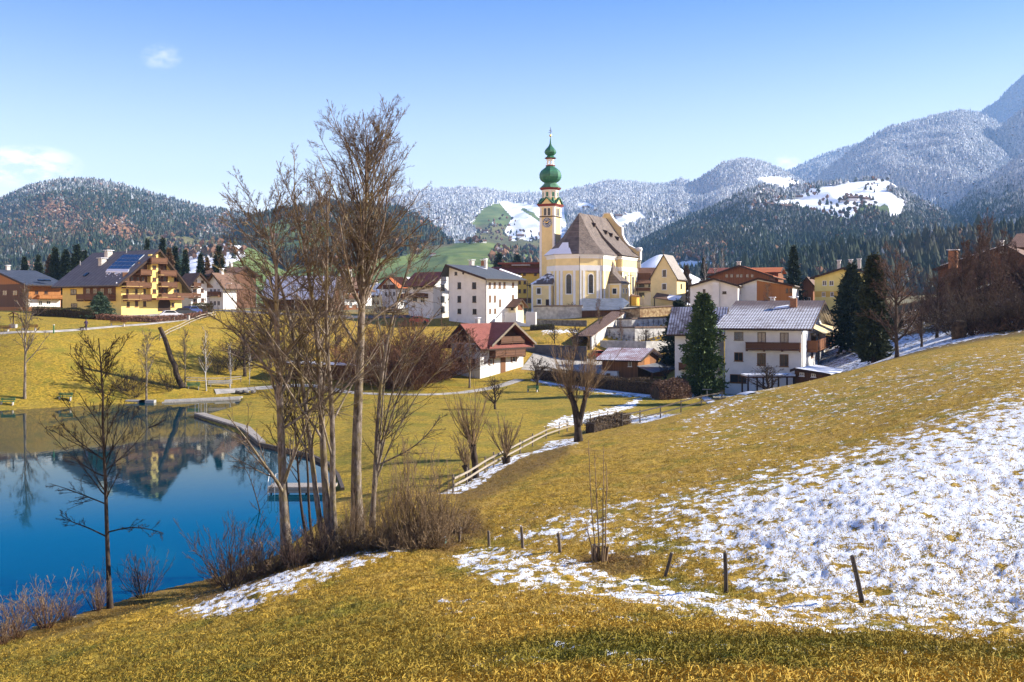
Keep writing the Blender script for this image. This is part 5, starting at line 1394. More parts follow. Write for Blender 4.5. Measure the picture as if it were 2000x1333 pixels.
mb = MB(); mb.add([(8.5,12.6,zz(579,255)),(11.0,12.6,zz(579,255)),(11.0,16,zz(579,255)),(8.5,16,zz(579,255)),(8.72,14.3,zz(574,255))],[(0,1,4),(1,2,4),(2,3,4),(0,3,2,1)]); mb.build('side_porch_roof', R_brown, w_)
mb = MB()
for (x_,y_) in ((3.3,-7.62),(7.62,-3.2),(8.85,7.2),(8.85,18.9)): MB().tube([(x_,y_,-1),(x_,y_,EZ-.5)], .08, 6).build('downpipe', M_gutter, CH)
# ------------------------------------------------------------------ small white chapel figure niche, sheds and terrace walls below the church
def wall_run(name, label, pts, cat='wall', m=None, cop=None, th=.5, group=None):
    """pts: (px, depth, top row, bottom row)"""
    p0 = W(pts[0][0], 600, pts[0][1]); root = thing(name, label, cat, (p0.x,p0.y,0), 0, group)
    mb = MB(); cb = MB()
    for (a,Ya,ta,ba),(b,Yb,tb,bb) in zip(pts[:-1],pts[1:]):
        A = W(a,ta,Ya); B = W(b,tb,Yb); zA = HC-(ba-YH)/F*Ya-1.2; zB = HC-(bb-YH)/F*Yb-1.2
        d = Vector((B.x-A.x,B.y-A.y,0)).normalized(); n_ = Vector((-d.y,d.x,0))
        o = Vector((p0.x,p0.y,0))
        mb.slab([Vector((A.x,A.y,zA))-o, Vector((B.x,B.y,zB))-o, Vector((B.x,B.y,B.z-.12))-o, Vector((A.x,A.y,A.z-.12))-o], n_*th)
        if cop:
            cb.slab([Vector((A.x,A.y,A.z-.118))-o-n_*.15-d*.05, Vector((B.x,B.y,B.z-.118))-o-n_*.15+d*.05, Vector((B.x,B.y,B.z+.14))-o+n_*(th*.5), Vector((A.x,A.y,A.z+.14))-o+n_*(th*.5)], (0,0,.06))
            cb.slab([Vector((A.x,A.y,A.z+.14))-o+n_*(th*.5), Vector((B.x,B.y,B.z+.14))-o+n_*(th*.5), Vector((B.x,B.y,B.z-.118))-o+n_*(th+.15), Vector((A.x,A.y,A.z-.118))-o+n_*(th+.15)], (0,0,.06))
    mb.build('wall_face', m or M_white, root)
    if cop: cb.build('coping', cop, root)
    return root
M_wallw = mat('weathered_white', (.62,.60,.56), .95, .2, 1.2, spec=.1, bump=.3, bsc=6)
M_cop = mat('brown_coping', (.15,.095,.06), .9, .2, 3)
M_ivy = mat('bare_ivy_wall', (.30,.17,.075), .95, .35, 2.5, col2=(.10,.05,.025), bump=.8, bsc=6)
M_ivyl = mat('old_rendered_wall', (.46,.35,.19), .95, .35, 1.6, col2=(.17,.09,.04), bump=.6, bsc=5)
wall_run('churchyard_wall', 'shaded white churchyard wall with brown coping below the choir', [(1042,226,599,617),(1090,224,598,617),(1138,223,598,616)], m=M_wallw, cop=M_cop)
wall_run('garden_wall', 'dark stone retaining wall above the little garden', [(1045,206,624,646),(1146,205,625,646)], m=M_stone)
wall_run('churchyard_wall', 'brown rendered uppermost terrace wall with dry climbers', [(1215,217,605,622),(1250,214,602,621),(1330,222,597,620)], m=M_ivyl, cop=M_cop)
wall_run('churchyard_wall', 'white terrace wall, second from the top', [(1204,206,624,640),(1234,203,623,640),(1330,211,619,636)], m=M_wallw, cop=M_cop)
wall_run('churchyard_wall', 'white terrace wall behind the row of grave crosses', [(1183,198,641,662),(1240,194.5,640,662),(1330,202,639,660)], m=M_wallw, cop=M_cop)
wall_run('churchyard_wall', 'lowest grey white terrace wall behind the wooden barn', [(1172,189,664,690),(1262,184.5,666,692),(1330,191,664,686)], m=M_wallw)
wall_run('stair_wall', 'white stair block with a narrow landing left of the garden wall', [(986,207,610,644),(1008,205,610,644),(1008.5,205,626,644),(1027,204,632,645),(1027.5,204,608,645),(1046,203,609,646)], m=M_white)
wall_run('garden_wall', 'dark grey wall along the lane below the garden', [(1020,180,672,690),(1080,179,673,690),(1146,178,676,692)], m=mat('asphalt_grey',(.13,.12,.12),.9,.2,1))
h = House('stair_house', 'small brown roofed gatehouse on the steps below the white block', 1007, 209, 983, 1023, 40, 9.5, cat='shed').crop(820,480,4.443)
h.walls(M_cream, h.z0(512), h.z0(468), 'L', apex=.5); h.roof(R_brown, .9, .7, .15); h.panel('R', 850,510,890,560, M_woodr, .05); h.win('L', 790,520,815,560, fm=M_fdark)
# grey tin roof in front of the church and the roofed stairs running down from it
rt_ = thing('tin_roofed_hall', 'long low hall under a grey tin roof in front of the choir', 'shed', W(1182,600,226))
o = Vector(rt_.location)
P_ = [W(1136,608,221),W(1214,606,219),W(1229,592,226),W(1218,584,229),W(1136,585,231)]
MB().slab([p-o for p in P_], (0,0,.15)).build('roof', R_tin, rt_)
MB().slab([Vector((p.x,p.y,p.z-.02))-o for p in (W(1137,607,222),W(1213,605,220),W(1213,620,220),W(1137,622,222))], (0,2.5,0)).build('wall', M_wood, rt_)
st = thing('covered_stairway', 'roofed white walled stairway climbing to the church', 'stairway', W(1170,640,200)); o = Vector(st.location)
a, b = W(1209,610,217), W(1140,658,186)
d = (b-a); hd = Vector((d.x,d.y,0)).normalized(); n_ = Vector((-hd.y,hd.x,0)); 
MB().slab([a-n_*-1.6-o, b-n_*-1.6-o, b-n_*1.6-o, a-n_*1.6-o], (0,0,.14)).build('roof', R_brownx, st)
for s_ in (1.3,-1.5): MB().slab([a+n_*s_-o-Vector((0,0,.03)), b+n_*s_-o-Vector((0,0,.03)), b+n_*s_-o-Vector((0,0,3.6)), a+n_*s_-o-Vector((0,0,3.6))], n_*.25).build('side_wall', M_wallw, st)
# grave crosses in front of the white terrace walls
def cross_proto(label, p, hgt, group):
    t = thing('grave_cross', label, 'grave cross', p, 0, group)
    mb = MB(); mb.box(-.05,.05,-.05,.05,.35,hgt); mb.box(-.32,.32,-.045,.045,hgt*.66,hgt*.66+.09); mb.build('cross', M_beam, t)
    mb = MB(); mb.box(-.28,.28,-.16,.16,-.4,.36); mb.build('stone', M_concrete, t)
    return t
g0 = cross_proto('dark iron grave cross on a stone foot before the lower white terrace wall', at(1190,195.5), 1.5, 'grave crosses on the lower terrace')
k_ = 0
for i in range(13):
    px = 1190+i*9.6
    p = at(px, 196.2-i*.45 if i < 6 else 193.3+(i-6)*.75)
    if i == 0: g0.location = p; continue
    c_ = copy_tree(g0); c_.location = p; c_.scale = (1,1,random.uniform(.8,1.12))
g1 = copy_tree(g0); g1['label'] = 'dark iron grave cross on a stone foot before the upper white terrace wall'; g1['group'] = 'grave crosses on the upper terrace'
g1.location = at(1236,202.3)
for i in range(1,9):
    c_ = copy_tree(g1); c_.location = at(1236+i*10, 202.3+i*.75); c_.scale = (1,1,random.uniform(.8,1.1))
# ------------------------------------------------------------------ bare trees, grown level by level
def tubes(P, R, n):
    """P (T,K,3) centre lines, R (T,K) radii -> vertices and quads"""
    T, K, _ = P.shape
    D = np.empty_like(P); D[:,1:-1] = P[:,2:]-P[:,:-2]; D[:,0] = P[:,1]-P[:,0]; D[:,-1] = P[:,-1]-P[:,-2]
    D /= np.linalg.norm(D,axis=-1,keepdims=True)+1e-9
    ref = np.tile(np.array([.31,.87,.12]),(T,1))
    A = ref[:,None,:]-D*np.sum(D*ref[:,None,:],-1,keepdims=True); A /= np.linalg.norm(A,axis=-1,keepdims=True)+1e-9
    B = np.cross(D,A)
    t = 2*np.pi*np.arange(n)/n
    V = P[:,:,None,:]+R[:,:,None,None]*(A[:,:,None,:]*np.cos(t)[None,None,:,None]+B[:,:,None,:]*np.sin(t)[None,None,:,None])
    i = np.arange(T*K*n).reshape(T,K,n)
    q = np.stack([i[:,:-1], np.roll(i,-1,2)[:,:-1], np.roll(i,-1,2)[:,1:], i[:,1:]],-1).reshape(-1,4)
    return V.reshape(-1,3), q

def nrmz(a): return a/(np.linalg.norm(a,axis=-1,keepdims=True)+1e-9)

def sprout(P, R, n, t0, t1, ang, ln, K, wob=.12, trop=.06, rk=.55, rmin=.006, taper=.35, r=None, ln_t=.55, bias=None):
    """children of every line in P: n each, between t0 and t1, leaving at ang (lo,hi degrees); ln = length in metres (lo,hi) or share of the parent (negative)"""
    r = r or rng
    T, Kp, _ = P.shape
    tt = np.sort(r.uniform(t0,t1,(T,n)),1)
    f = tt*(Kp-1); i0 = np.minimum(f.astype(int),Kp-2); fr = (f-i0)[...,None]
    ti = np.arange(T)[:,None]
    p = P[ti,i0]*(1-fr)+P[ti,i0+1]*fr
    d = nrmz(P[ti,i0+1]-P[ti,i0])
    rad = R[ti,i0]*(1-fr[...,0])+R[ti,i0+1]*fr[...,0]
    N = T*n; p = p.reshape(N,3); d = d.reshape(N,3); rad = rad.reshape(N); tt = tt.reshape(N)
    a = np.radians(r.uniform(ang[0],ang[1],N))[:,None]
    rv = r.normal(size=(N,3)); 
    if bias is not None: rv = rv+np.array(bias)
    side = nrmz(rv-d*np.sum(rv*d,-1,keepdims=True))
    dr = nrmz(d*np.cos(a)+side*np.sin(a))
    if ln[0] < 0:
        pl = np.linalg.norm(np.diff(P,axis=1),axis=-1).sum(1); L = np.repeat(pl,n)*r.uniform(min(-ln[0],-ln[1]),max(-ln[0],-ln[1]),N)
    else: L = r.uniform(ln[0],ln[1],N)
    L = L*(1-ln_t*(tt-t0)/max(t1-t0,1e-6))
    out = np.empty((N,K,3)); out[:,0] = p
    step = (L/(K-1))[:,None]
    for k in range(1,K):
        dr = nrmz(dr+r.normal(size=(N,3))*wob+np.array([0,0,trop]))
        out[:,k] = out[:,k-1]+dr*step
    rb = np.maximum(rad*rk, rmin)
    RR = np.maximum(rb[:,None]*(1-(1-taper)*np.linspace(0,1,K)[None]), rmin*.8)
    return out, RR

class Grow:
    def __init__(s): s.parts = {'trunk':[], 'crown':[]}
    def put(s, part, P, R, n): s.parts[part].append(tubes(np.asarray(P,float),np.asarray(R,float),n)); return s
    def build(s, root, mt, mc):
        res = []
        for k, m in (('trunk',mt),('crown',mc)):
            if not s.parts[k]: continue
            o = 0; V = []; Q = []
            for v, q in s.parts[k]: V.append(v); Q.append(q+o); o += len(v)
            res.append(np_mesh(k, np.concatenate(V), np.concatenate(Q), m, root, smooth=True, nv=4))
        return res

def bark(name, c1, c2, moss=None, sc=6):
    m, nt, bs = newmat(name)
    p = nt.obj()
    f = nt.noise(nt.scale(p,(1,1,.35)), sc, 5, .7)
    c = nt.mix(nt.ramp(f,.35,.65), c1, c2)
    c = nt.mix(nt.math('MULTIPLY', nt.ramp(nt.noise(nt.scale(p,(1,1,.25)), 2.2, 5, .7),.48,.62), .65), c, tuple(x*.8 for x in c1))
    if moss: c = nt.mix(nt.math('MULTIPLY', nt.ramp(nt.noise(p, 1.3, 4, .6),.48,.66), .8), c, moss)
    nt.set(bs,'Base Color', c); nt.set(bs,'Roughness', .9); nt.set(bs,'Specular IOR Level', .15)
    nt.set(bs,'Normal', nt.bump(f,.6,.04))
    return m
B_grey = bark('grey_bark', (.075,.055,.038), (.29,.24,.19), (.20,.155,.06))
B_twig = bark('brown_twigs', (.085,.062,.046), (.215,.165,.12), (.16,.12,.045))
B_dark = bark('dark_bark', (.028,.020,.015), (.085,.062,.045)); B_dtwig = bark('dark_twigs', (.03,.021,.016), (.075,.05,.035))
B_red = bark('red_brown_twigs', (.085,.042,.024), (.21,.105,.058)); B_straw = bark('straw_shoots', (.15,.10,.055), (.33,.23,.13))
B_birch = bark('birch_bark', (.30,.28,.25), (.62,.60,.57)); B_purple = bark('purple_brown_twigs', (.065,.040,.032), (.15,.095,.07))

def path_px(pts, Y, n=14, dY=None):
    """a line given by photograph positions at depth Y -> smooth world points"""
    q = np.array([list(W(a,b,Y+(0 if dY is None else dY*i/(len(pts)-1)))) for i,(a,b) in enumerate(pts)])
    t = np.linspace(0,1,len(q)); tt = np.linspace(0,1,n)
    out = np.stack([np.interp(tt,t,q[:,k]) for k in range(3)],1)
    for _ in range(2): out[1:-1] = (out[:-2]+2*out[1:-1]+out[2:])/4
    return out

def main_tree(name, label, base, stems, limbs_n, limb_ang, limb_len, t0=.4, seed=1, twig=1.0, bark_=None, tw_=None, lower=None, cat='tree', ang2=(22,50), trop1=.07, n2=7, n3=6, n4=3, t1=.97):
    """stems: list of (list of photograph positions, r0, r1, dY); base: px, py"""
    r = np.random.default_rng(seed)
    b = hit(*base) if len(base) == 2 else at(base[0], base[2])
    root = thing(name, label, cat, b)
    o = np.array(b); G = Grow()
    for pts, r0, r1, dY in stems:
        P = path_px(pts, b.y, 16, dY)-o
        P += np.cumsum(r.normal(size=P.shape)*.02,0)*np.linspace(0,1,16)[:,None]
        R = r0+(r1-r0)*np.linspace(0,1,16)**.85; R[0] *= 1.35; R[1] *= 1.1
        G.put('trunk', P[None], R[None], 9)
        l1, q1 = sprout(P[None], R[None], limbs_n, t0, t1, limb_ang, limb_len, 9, .06, trop1*.8, .44, .016, .2, r)
        G.put('trunk', l1, q1, 6)
        l2, q2 = sprout(l1, q1, n2, .15, .98, ang2, (-.58,-.24), 7, .065, .035, .5, .009, .3, r)
        G.put('crown', l2, q2, 4)
        tipP = np.concatenate([P[None,8:]],0)
        l3, q3 = sprout(l2, q2, n3, .12, 1.0, (18,46), (-.50,-.18), 5, .07, .03, .6, .0056*twig, .5, r)
        G.put('crown', l3, q3, 3)
        l4, q4 = sprout(l3, q3, n4, .2, 1.0, (18,48), (-.55,-.22), 3, .08, .03, .7, .0046*twig, .7, r)
        G.put('crown', l4, q4, 3)
    if lower:
        for pts, r0, r1, dY in lower:
            P = path_px(pts, b.y, 12, dY)-o; R = r0+(r1-r0)*np.linspace(0,1,12)
            G.put('trunk', P[None], R[None], 6)
            l2, q2 = sprout(P[None], R[None], 16, .2, 1.0, (20,55), (-.40,-.15), 7, .08, .04, .55, .010, .3, r)
            G.put('crown', l2, q2, 4)
            l3, q3 = sprout(l2, q2, 7, .12, 1.0, (20,50), (-.5,-.2), 5, .08, .04, .6, .0065*twig, .5, r)
            G.put('crown', l3, q3, 3)
            l4, q4 = sprout(l3, q3, 3, .2, 1.0, (18,50), (-.55,-.25), 3, .1, .04, .7, .0055*twig, .7, r); G.put('crown', l4, q4, 3)
    G.build(root, bark_ or B_grey, tw_ or B_twig)
    return root

main_tree('bare_tree', 'tallest bare tree in the foreground with a pale straight trunk and narrow upswept crown', (703,1045),
    [([(700,1048),(694,950),(699,800),(706,640),(711,520),(715,430),(719,350),(723,285)], .30, .04, .0)], 60, (18,46), (4.2,6.6), .46, 11, 1.0, ang2=(22,52),  n2=11, n3=9, n4=5,
    lower=[([(709,560),(740,520),(790,470),(838,425)], .085, .02, -1.5),([(707,640),(760,600),(815,570),(850,545)], .07, .02, 1.5),([(711,520),(690,470),(655,430),(640,395)], .08, .02, 1.0),([(705,690),(650,600),(615,520),(600,470)],.07,.02,2)])
main_tree('bare_tree', 'many stemmed bare tree left of the tallest trunk with a broad upswept crown', (642,1076),
    [([(648,1085),(634,950),(628,800),(622,660),(606,540),(590,450),(576,380)], .20, .025, .5),
     ([(655,1080),(648,960),(652,820),(640,690),(640,580),(643,470),(642,375)], .17, .025, -.6),
     ([(640,1085),(622,1020),(600,800),(575,660),(550,560),(526,470),(508,410)], .15, .022, 1.2)], 26, (20,48), (3.4,5.4), .24, 23, 1.0, ang2=(22,55), n2=10, n3=8, n4=6)
main_tree('bare_tree', 'bare tree with a thick pale foot and drooping brown branches above the lake', (558,1096),
    [([(562,1098),(556,1020),(551,900),(549,780),(541,660),(545,560),(540,480),(530,430)], .26, .03, .3)], 44, (32,68), (3.4,6.0), .18, 31, 1.0, trop1=.02, n2=10, n3=8, n4=4,
    lower=[([(550,760),(500,690),(450,640),(400,610)], .07, .02, .5),([(549,700),(600,640),(650,600)],.06,.02,-.8),([(548,640),(500,560),(470,510),(450,470)],.07,.02,1.0)])
main_tree('bare_tree', 'slender bare tree leaning right beside the tallest trunk', (727,1030),
    [([(727,1030),(733,920),(738,800),(752,690),(775,590),(800,520),(815,470)], .13, .02, .0)], 22, (24,48), (3.0,4.8), .40, 43, 1.0, trop1=.04, n2=7, n3=5,
    lower=[([(735,910),(800,880),(835,850),(860,815)], .05, .015, -.5),([(733,960),(748,850),(770,740),(830,620)],.06,.015,.8),([(735,930),(760,820),(800,720),(870,640)],.055,.015,-.8),([(730,980),(742,860),(752,720),(775,610)],.06,.015,1.2),([(734,940),(770,850),(820,760),(880,700)],.045,.012,.4),([(742,760),(790,690),(830,640),(862,600)],.06,.02,.5)])
main_tree('bare_tree', 'thin bare tree in front of the lake at left with a single dark trunk', (215,1188),
    [([(215,1190),(210,1080),(205,950),(200,840),(196,740),(190,660)], .115, .02, .0)], 36, (32,62), (1.7,3.6), .33, 57, 1.0, B_dark, B_dtwig, trop1=.05, n2=9, n3=7, n4=3,
    lower=[([(211,1050),(170,1030),(140,1020),(120,1008)], .035, .012, .5),([(210,1040),(250,1030),(285,1032),(320,1042)],.035,.012,-.5),([(207,985),(170,970),(130,955),(98,945)],.03,.010,.6),([(204,900),(150,860),(110,820)],.035,.01,0)])
main_tree('bare_tree', 'young thin bare tree standing in the water edge scrub left of the thick footed tree', (521,1062),
    [([(521,1062),(505,990),(488,930),(468,900)], .05, .012, .0)], 14, (35,65), (1.0,1.9), .2, 61, 1.0, B_dark, B_dtwig, n2=5, n3=4, n4=2)
main_tree('bare_tree', 'pair of slim dark stems between the thick footed tree and the many stemmed tree', (605,1078),
    [([(605,1080),(590,1010),(582,930),(572,800),(580,700)], .085, .02, .4),([(612,1080),(604,1000),(600,900),(590,790),(560,690)], .075, .02, -.3)], 14, (25,50), (1.8,3.2), .45, 67, 1.0, B_dark, B_dtwig, n2=6, n3=4, n4=2)

# ---- trees of the park and the village: one of each kind, then copies
def proto_tree(name, label, H, r0, limbs, la, ll, t0, seed, mt, mc, top=.9, n2=6, n3=5, n4=2, trop=.06, lean=(0,0), group=None, tw=1.4, cat='tree', wob=.10):
    r = np.random.default_rng(seed)
    root = thing(name, label, cat, (0,0,0), 0, group)
    t = np.linspace(0,1,12); P = np.stack([lean[0]*H*t**1.5, lean[1]*H*t**1.5, -.3+(H*top+.3)*t],1)
    P[2:] += np.cumsum(r.normal(size=(10,3))*.012*H*np.array([1,1,0]),0)*.5
    R = r0*(1-.85*t); R[0] *= 1.3
    G = Grow(); G.put('trunk', P[None], R[None], 7)
    l1, q1 = sprout(P[None],R[None],limbs,t0,.98,la,(ll[0]*H,ll[1]*H),8,wob,trop,.6,.02*tw,.25,r); G.put('trunk', l1, q1, 5)
    l2, q2 = sprout(l1,q1,n2,.15,1,(22,55),(-.55,-.28),6,wob+.03,trop*.7,.55,.013*tw,.35,r); G.put('crown', l2, q2, 3)
    l3, q3 = sprout(l2,q2,n3,.15,1,(20,55),(-.6,-.28),4,.16,trop*.7,.6,.010*tw,.5,r); G.put('crown', l3, q3, 3)
    if n4:
        l4, q4 = sprout(l3,q3,n4,.2,1,(20,55),(-.6,-.3),3,.2,.03,.7,.009*tw,.7,r); G.put('crown', l4, q4, 3)
    G.build(root, mt, mc)
    root['_h'] = H
    return root

def plant_copies(proto, spots, group=None):
    """spots: (px, base row or (depth,), top row, label, rotation)"""
    H = proto['_h']; del proto['_h']
    for i, s_ in enumerate(spots):
        px, b, top, lab = s_[:4]
        p = at(px, b[0]) if isinstance(b, tuple) else hit(px, b)
        o = proto if i == 0 else copy_tree(proto)
        o.location = p-Vector((0,0,.1)); o.rotation_euler.z = (s_[4] if len(s_) > 4 else i*2.1)
        hh = max((HC-(top-YH)/F*p.y)-p.z, .5)/H; w_ = s_[5] if len(s_) > 5 else 1.0
        o.scale = (hh*w_, hh*w_, hh)
        o['label'] = lab
        if group: o['group'] = group
    return proto

t = proto_tree('bare_tree', 'x', 10, .17, 24, (25,50), (.26,.38), .34, 71, B_grey, B_twig, lean=(.02,0))
plant_copies(t, [(48,(128.5,),556,'slim bare tree with a long pale trunk on the far bank at the left',0,.8),(286,(134.5,),645,'bare tree on the far bank straight below the hotel',1.2),(362,(141,),640,'ivy green trunked bare tree beside the leaning dead trunk',2.4,.8),
  (-14,(131,),600,'bare tree cut by the left edge of the photo on the far bank',3.3)])
t = proto_tree('birch', 'x', 10, .11, 22, (22,42), (.18,.28), .3, 72, B_birch, B_purple, n4=1)
plant_copies(t, [(403,(141.5,),630,'white stemmed birch with two stems right of the green bench',0.3,.9),(450,(143,),655,'thin birch right of the white bench by the far shore',1.9,.8),(1395,(262,),478,'pale birch behind the low white house',2.2,.7),(1378,(280,),484,'pale birch left of the one behind the low white house',.4,.7),(1410,(285,),470,'tallest pale birch behind the broad timber gable',3.3,.6),(487,(146,),668,'birch sapling nearest the weir',4.0,.7)])
t = proto_tree('fruit_tree', 'x', 7, .22, 20, (40,75), (.34,.50), .22, 73, B_dark, B_dtwig, top=.62, n2=7, n3=6, n4=2, trop=.035, tw=1.3)
plant_copies(t, [(1050,765,672,'spreading old apple tree with a dark crown beside the green garden bench',.2,1.05),(967,800,712,'small bare apple tree on the meadow left of the green garden bench',1.4),(1083,(186,),624,'small fruit tree in the little walled garden',2.2,.9),(1126,(183,),616,'fruit tree before the covered stairway',3.6,.8),(1262,(187,),620,'bare tree with shadow on the lowest grey terrace wall',.9,.8),(1115,(228,),580,'crooked espalier tree against the shaded churchyard wall',5,1.2),
  (1500,(131,),686,'snow sprinkled old fruit tree in front of the white house',1.0,1.5),(1300,(158,),690,'lopped fruit tree with stubby pale limbs between barn and tall conifer',2.6,.8)])
t = proto_tree('garden_tree', 'x', 11, .20, 30, (25,48), (.24,.36), .25, 74, B_grey, B_red, n2=7, n3=6, n4=2)
plant_copies(t, [(917,(150,),640,'wide bare tree directly in front of the red roofed chalet',.6,1.1),(1170,(200,),583,'round crowned reddish bare tree in front of the tin roofed hall',2.2,.85),(1213,(189,),600,'straight stemmed bare tree before the white terrace walls',3.1,.45),(1118,(160,),640,'bare tree with mistletoe dark crown along the lane',4.2,.9),
  (1500,(204,),553,'reddish bare tree before the orange boarded gable',.8,1.0),(1575,(222,),566,'bare tree beside the pale yellow gabled house',4.4,.9)])
t = proto_tree('orchard_tree', 'x', 11, .24, 30, (30,62), (.32,.50), .16, 75, B_dark, B_purple, n2=9, n3=7, n4=2, tw=1.2)
plant_copies(t, [(1752,(111,),484,'large bare walnut tree rising above the grass crest at right',.6,.95),(1800,(122,),560,'bare tree behind the big walnut tree on the snowy slope',2.0,1.0),(1830,(138,),520,'dark bare tree in the thicket above the hay bale',3.6,1.1),(478,(150,),590,'brown bare tree on the bank behind the drooping tree, left one',.9,1.1),(528,(156,),575,'brown bare tree on the bank behind the drooping tree, middle one',2.9,1.1),(585,(163,),590,'brown bare tree on the bank behind the many stemmed tree',4.9,1.1),(655,(168,),600,'brown bare tree on the bank left of the tallest trunk',5.6,1.0)])
t = proto_tree('thicket_tree', 'x', 13, .17, 40, (22,50), (.28,.42), .1, 76, B_dark, B_purple, n2=10, n3=8, n4=3, tw=1.6)
sp = []
for i,(px,Y,top) in enumerate([(1880,140,470),(1915,150,440),(1950,145,500),(1985,150,480),(2020,155,460),(1860,160,520),(1900,135,540),(1940,133,560),(1975,137,540),(2015,135,560),(1840,165,540),(1925,170,470),(1965,165,450),(1890,175,480),(1810,170,560),(1780,165,590)]):
    sp.append((px,(Y,),top,'one of the dark leafless trees of the thicket on the right hand slope',i*1.3,1.05))
plant_copies(t, sp, 'dark leafless trees of the thicket at the right edge')
t = proto_tree('thicket_tree', 'x', 13, .2, 22, (22,42), (.22,.34), .3, 77, B_dark, B_purple, n4=2)
plant_copies(t, [(1935,(158,),402,'tall bare tree standing out of the thicket at the right edge',.5,.7)])
# willow scrub below the village: red brown
def shrub(name, label, H, stems, spread, seed, mt, mc, n2=7, n3=6, n4=2, tw=1.5, group=None, cat='shrub', up=.08, r0=.05, lm=(.7,1.05)):
    r = np.random.default_rng(seed)
    root = thing(name, label, cat, (0,0,0), 0, group)
    az = r.uniform(0,2*np.pi,stems); inc = np.radians(spread)*np.sqrt(r.uniform(0,1,stems))
    d = np.stack([np.sin(inc)*np.cos(az),np.sin(inc)*np.sin(az),np.cos(inc)],1)
    P = np.empty((stems,8,3)); P[:,0] = d*np.array([.35,.35,0])*H*.12+np.array([0,0,-.2])
    L = H*r.uniform(lm[0],lm[1],stems)
    for k in range(1,8):
        d = nrmz(d+r.normal(size=d.shape)*.07+np.array([0,0,up*.4])); P[:,k] = P[:,k-1]+d*(L/7)[:,None]
    R = np.tile(np.linspace(1,.25,8)[None],(stems,1))*r0*r.uniform(.6,1.1,stems)[:,None]
    G = Grow(); G.put('trunk', P, R, 4)
    l2,q2 = sprout(P,R,n2,.12,1,(15,42),(-.5,-.25),6,.12,up,.6,.012*tw,.4,r); G.put('crown', l2,q2,3)
    if n3:
        l3,q3 = sprout(l2,q2,n3,.15,1,(15,45),(-.55,-.28),4,.15,up,.65,.009*tw,.5,r); G.put('crown', l3,q3,3)
        if n4:
            l4,q4 = sprout(l3,q3,n4,.2,1,(15,45),(-.6,-.3),3,.15,up,.7,.008*tw,.7,r); G.put('crown', l4,q4,3)
    G.build(root, mt, mc); root['_h'] = H
    return root
t = shrub('willow_scrub', 'x', 9, 40, 64, 81, B_red, B_red, 9, 7, 2)
sp = []
for i,(px,Y,top,lb) in enumerate([(735,152,622,'leftmost big red brown willow bush below the village'),(785,150,610,'big red brown willow bush behind the leaning slim tree'),(832,153,618,'rounded red brown willow bush left of the red roofed chalet'),(865,158,650,'low red brown willow bush touching the red roofed chalet'),(760,146,668,'front red brown willow bush above the park path'),(705,160,640,'red brown willow bush behind the tallest trunk'),(810,145,680,'front red brown willow bush beside the snowy path')]):
    sp.append((px,(Y,),top,lb,i*1.1,1.45))
plant_copies(t, sp, 'red brown willow bushes below the village')
t = shrub('dark_scrub', 'x', 8, 22, 60, 82, B_dark, B_dtwig, 7, 6, 1)
sp = []
for i,(px,Y,top,lb) in enumerate([(455,152,650,'dark bush on the bank right of the birches'),(505,158,640,'dark bush above the weir'),(545,165,650,'dark bush behind the drooping tree'),(245,136,700,'low dark bush left of the tree below the hotel'),(262,135,715,'second low dark bush left of the tree below the hotel'),(330,139,700,'dark bush beside the leaning dead trunk'),(600,172,655,'dark bush above the parked wooden shelter'),(425,149,672,'dark bush behind the white bench'),(1870,120,560,'dark bush behind the hay bale'),(1905,118,548,'dark bush behind the grass crest right of the hay bale'),(1945,116,560,'dark bush in the middle of the crest brush at the right edge'),(1985,115,540,'dark bush behind the crest close to the right edge'),(2020,116,550,'dark bush cut by the right edge behind the crest')]):
    sp.append((px,(Y,),top,lb,i*1.7,1.2))
plant_copies(t, sp, 'dark leafless bushes')
# pollard willows on the slope edge
def pollard(label, base, top_py, trunk_px, shoots, sh_len, seed, r0):
    r = np.random.default_rng(seed); b = hit(*base); root = thing('pollard_willow', label, 'tree', b); o = np.array(b); G = Grow()
    for pts, ra, rb in trunk_px:
        P = path_px(pts, b.y, 10)-o; R = np.linspace(ra, rb, 10); R[-1] *= 1.35; R[-2] *= 1.2; R[0] *= 1.2
        R *= 1+r.normal(size=10)*.08
        G.put('trunk', P[None], R[None], 9)
        l,q = sprout(P[None],R[None],shoots,.55,1.0,(4,38),sh_len,8,.07,.10,.12,.014,.45,r,ln_t=-.2); q = np.minimum(q,.03); G.put('crown', l,q,4)
        l2,q2 = sprout(l,q,5,.2,1,(12,35),(-.5,-.25),5,.1,.08,.6,.010,.5,r); G.put('crown', l2,q2,3)
        l3,q3 = sprout(l2,q2,3,.2,1,(12,35),(-.5,-.25),3,.1,.08,.6,.008,.6,r); G.put('crown', l3,q3,3)
    G.build(root, B_dark, B_straw if r0 else B_dtwig)
pollard('gnarled two headed pollard willow with pale shoots on the edge of the slope', (1130,864), 660, [([(1130,866),(1128,825),(1122,790),(1112,768)],.34,.20),([(1131,830),(1140,790),(1146,765)],.22,.18)], 44, (2.0,4.0), 91, 1)
pollard('taller of two small pollard willows by the slat fence', (928,935), 780, [([(930,938),(928,905),(925,885),(923,868)],.26,.20)], 34, (1.8,3.8), 92, 1)
pollard('stumpy leaning pollard willow left of its taller twin', (915,942), 850, [([(918,943),(914,925),(909,908)],.22,.20)], 26, (.9,2.0), 93, 1)
pollard('low stump with thin upright shoots behind the slat fence', (990,905), 820, [([(990,908),(989,900),(988,893)],.3,.3)], 22, (1.5,3.0), 94, 1)
t = shrub('undergrowth', 'x', 1.8, 60, 50, 86, B_straw, B_straw, 4, 4, 0, .9, r0=.012, lm=(.4,1.05))
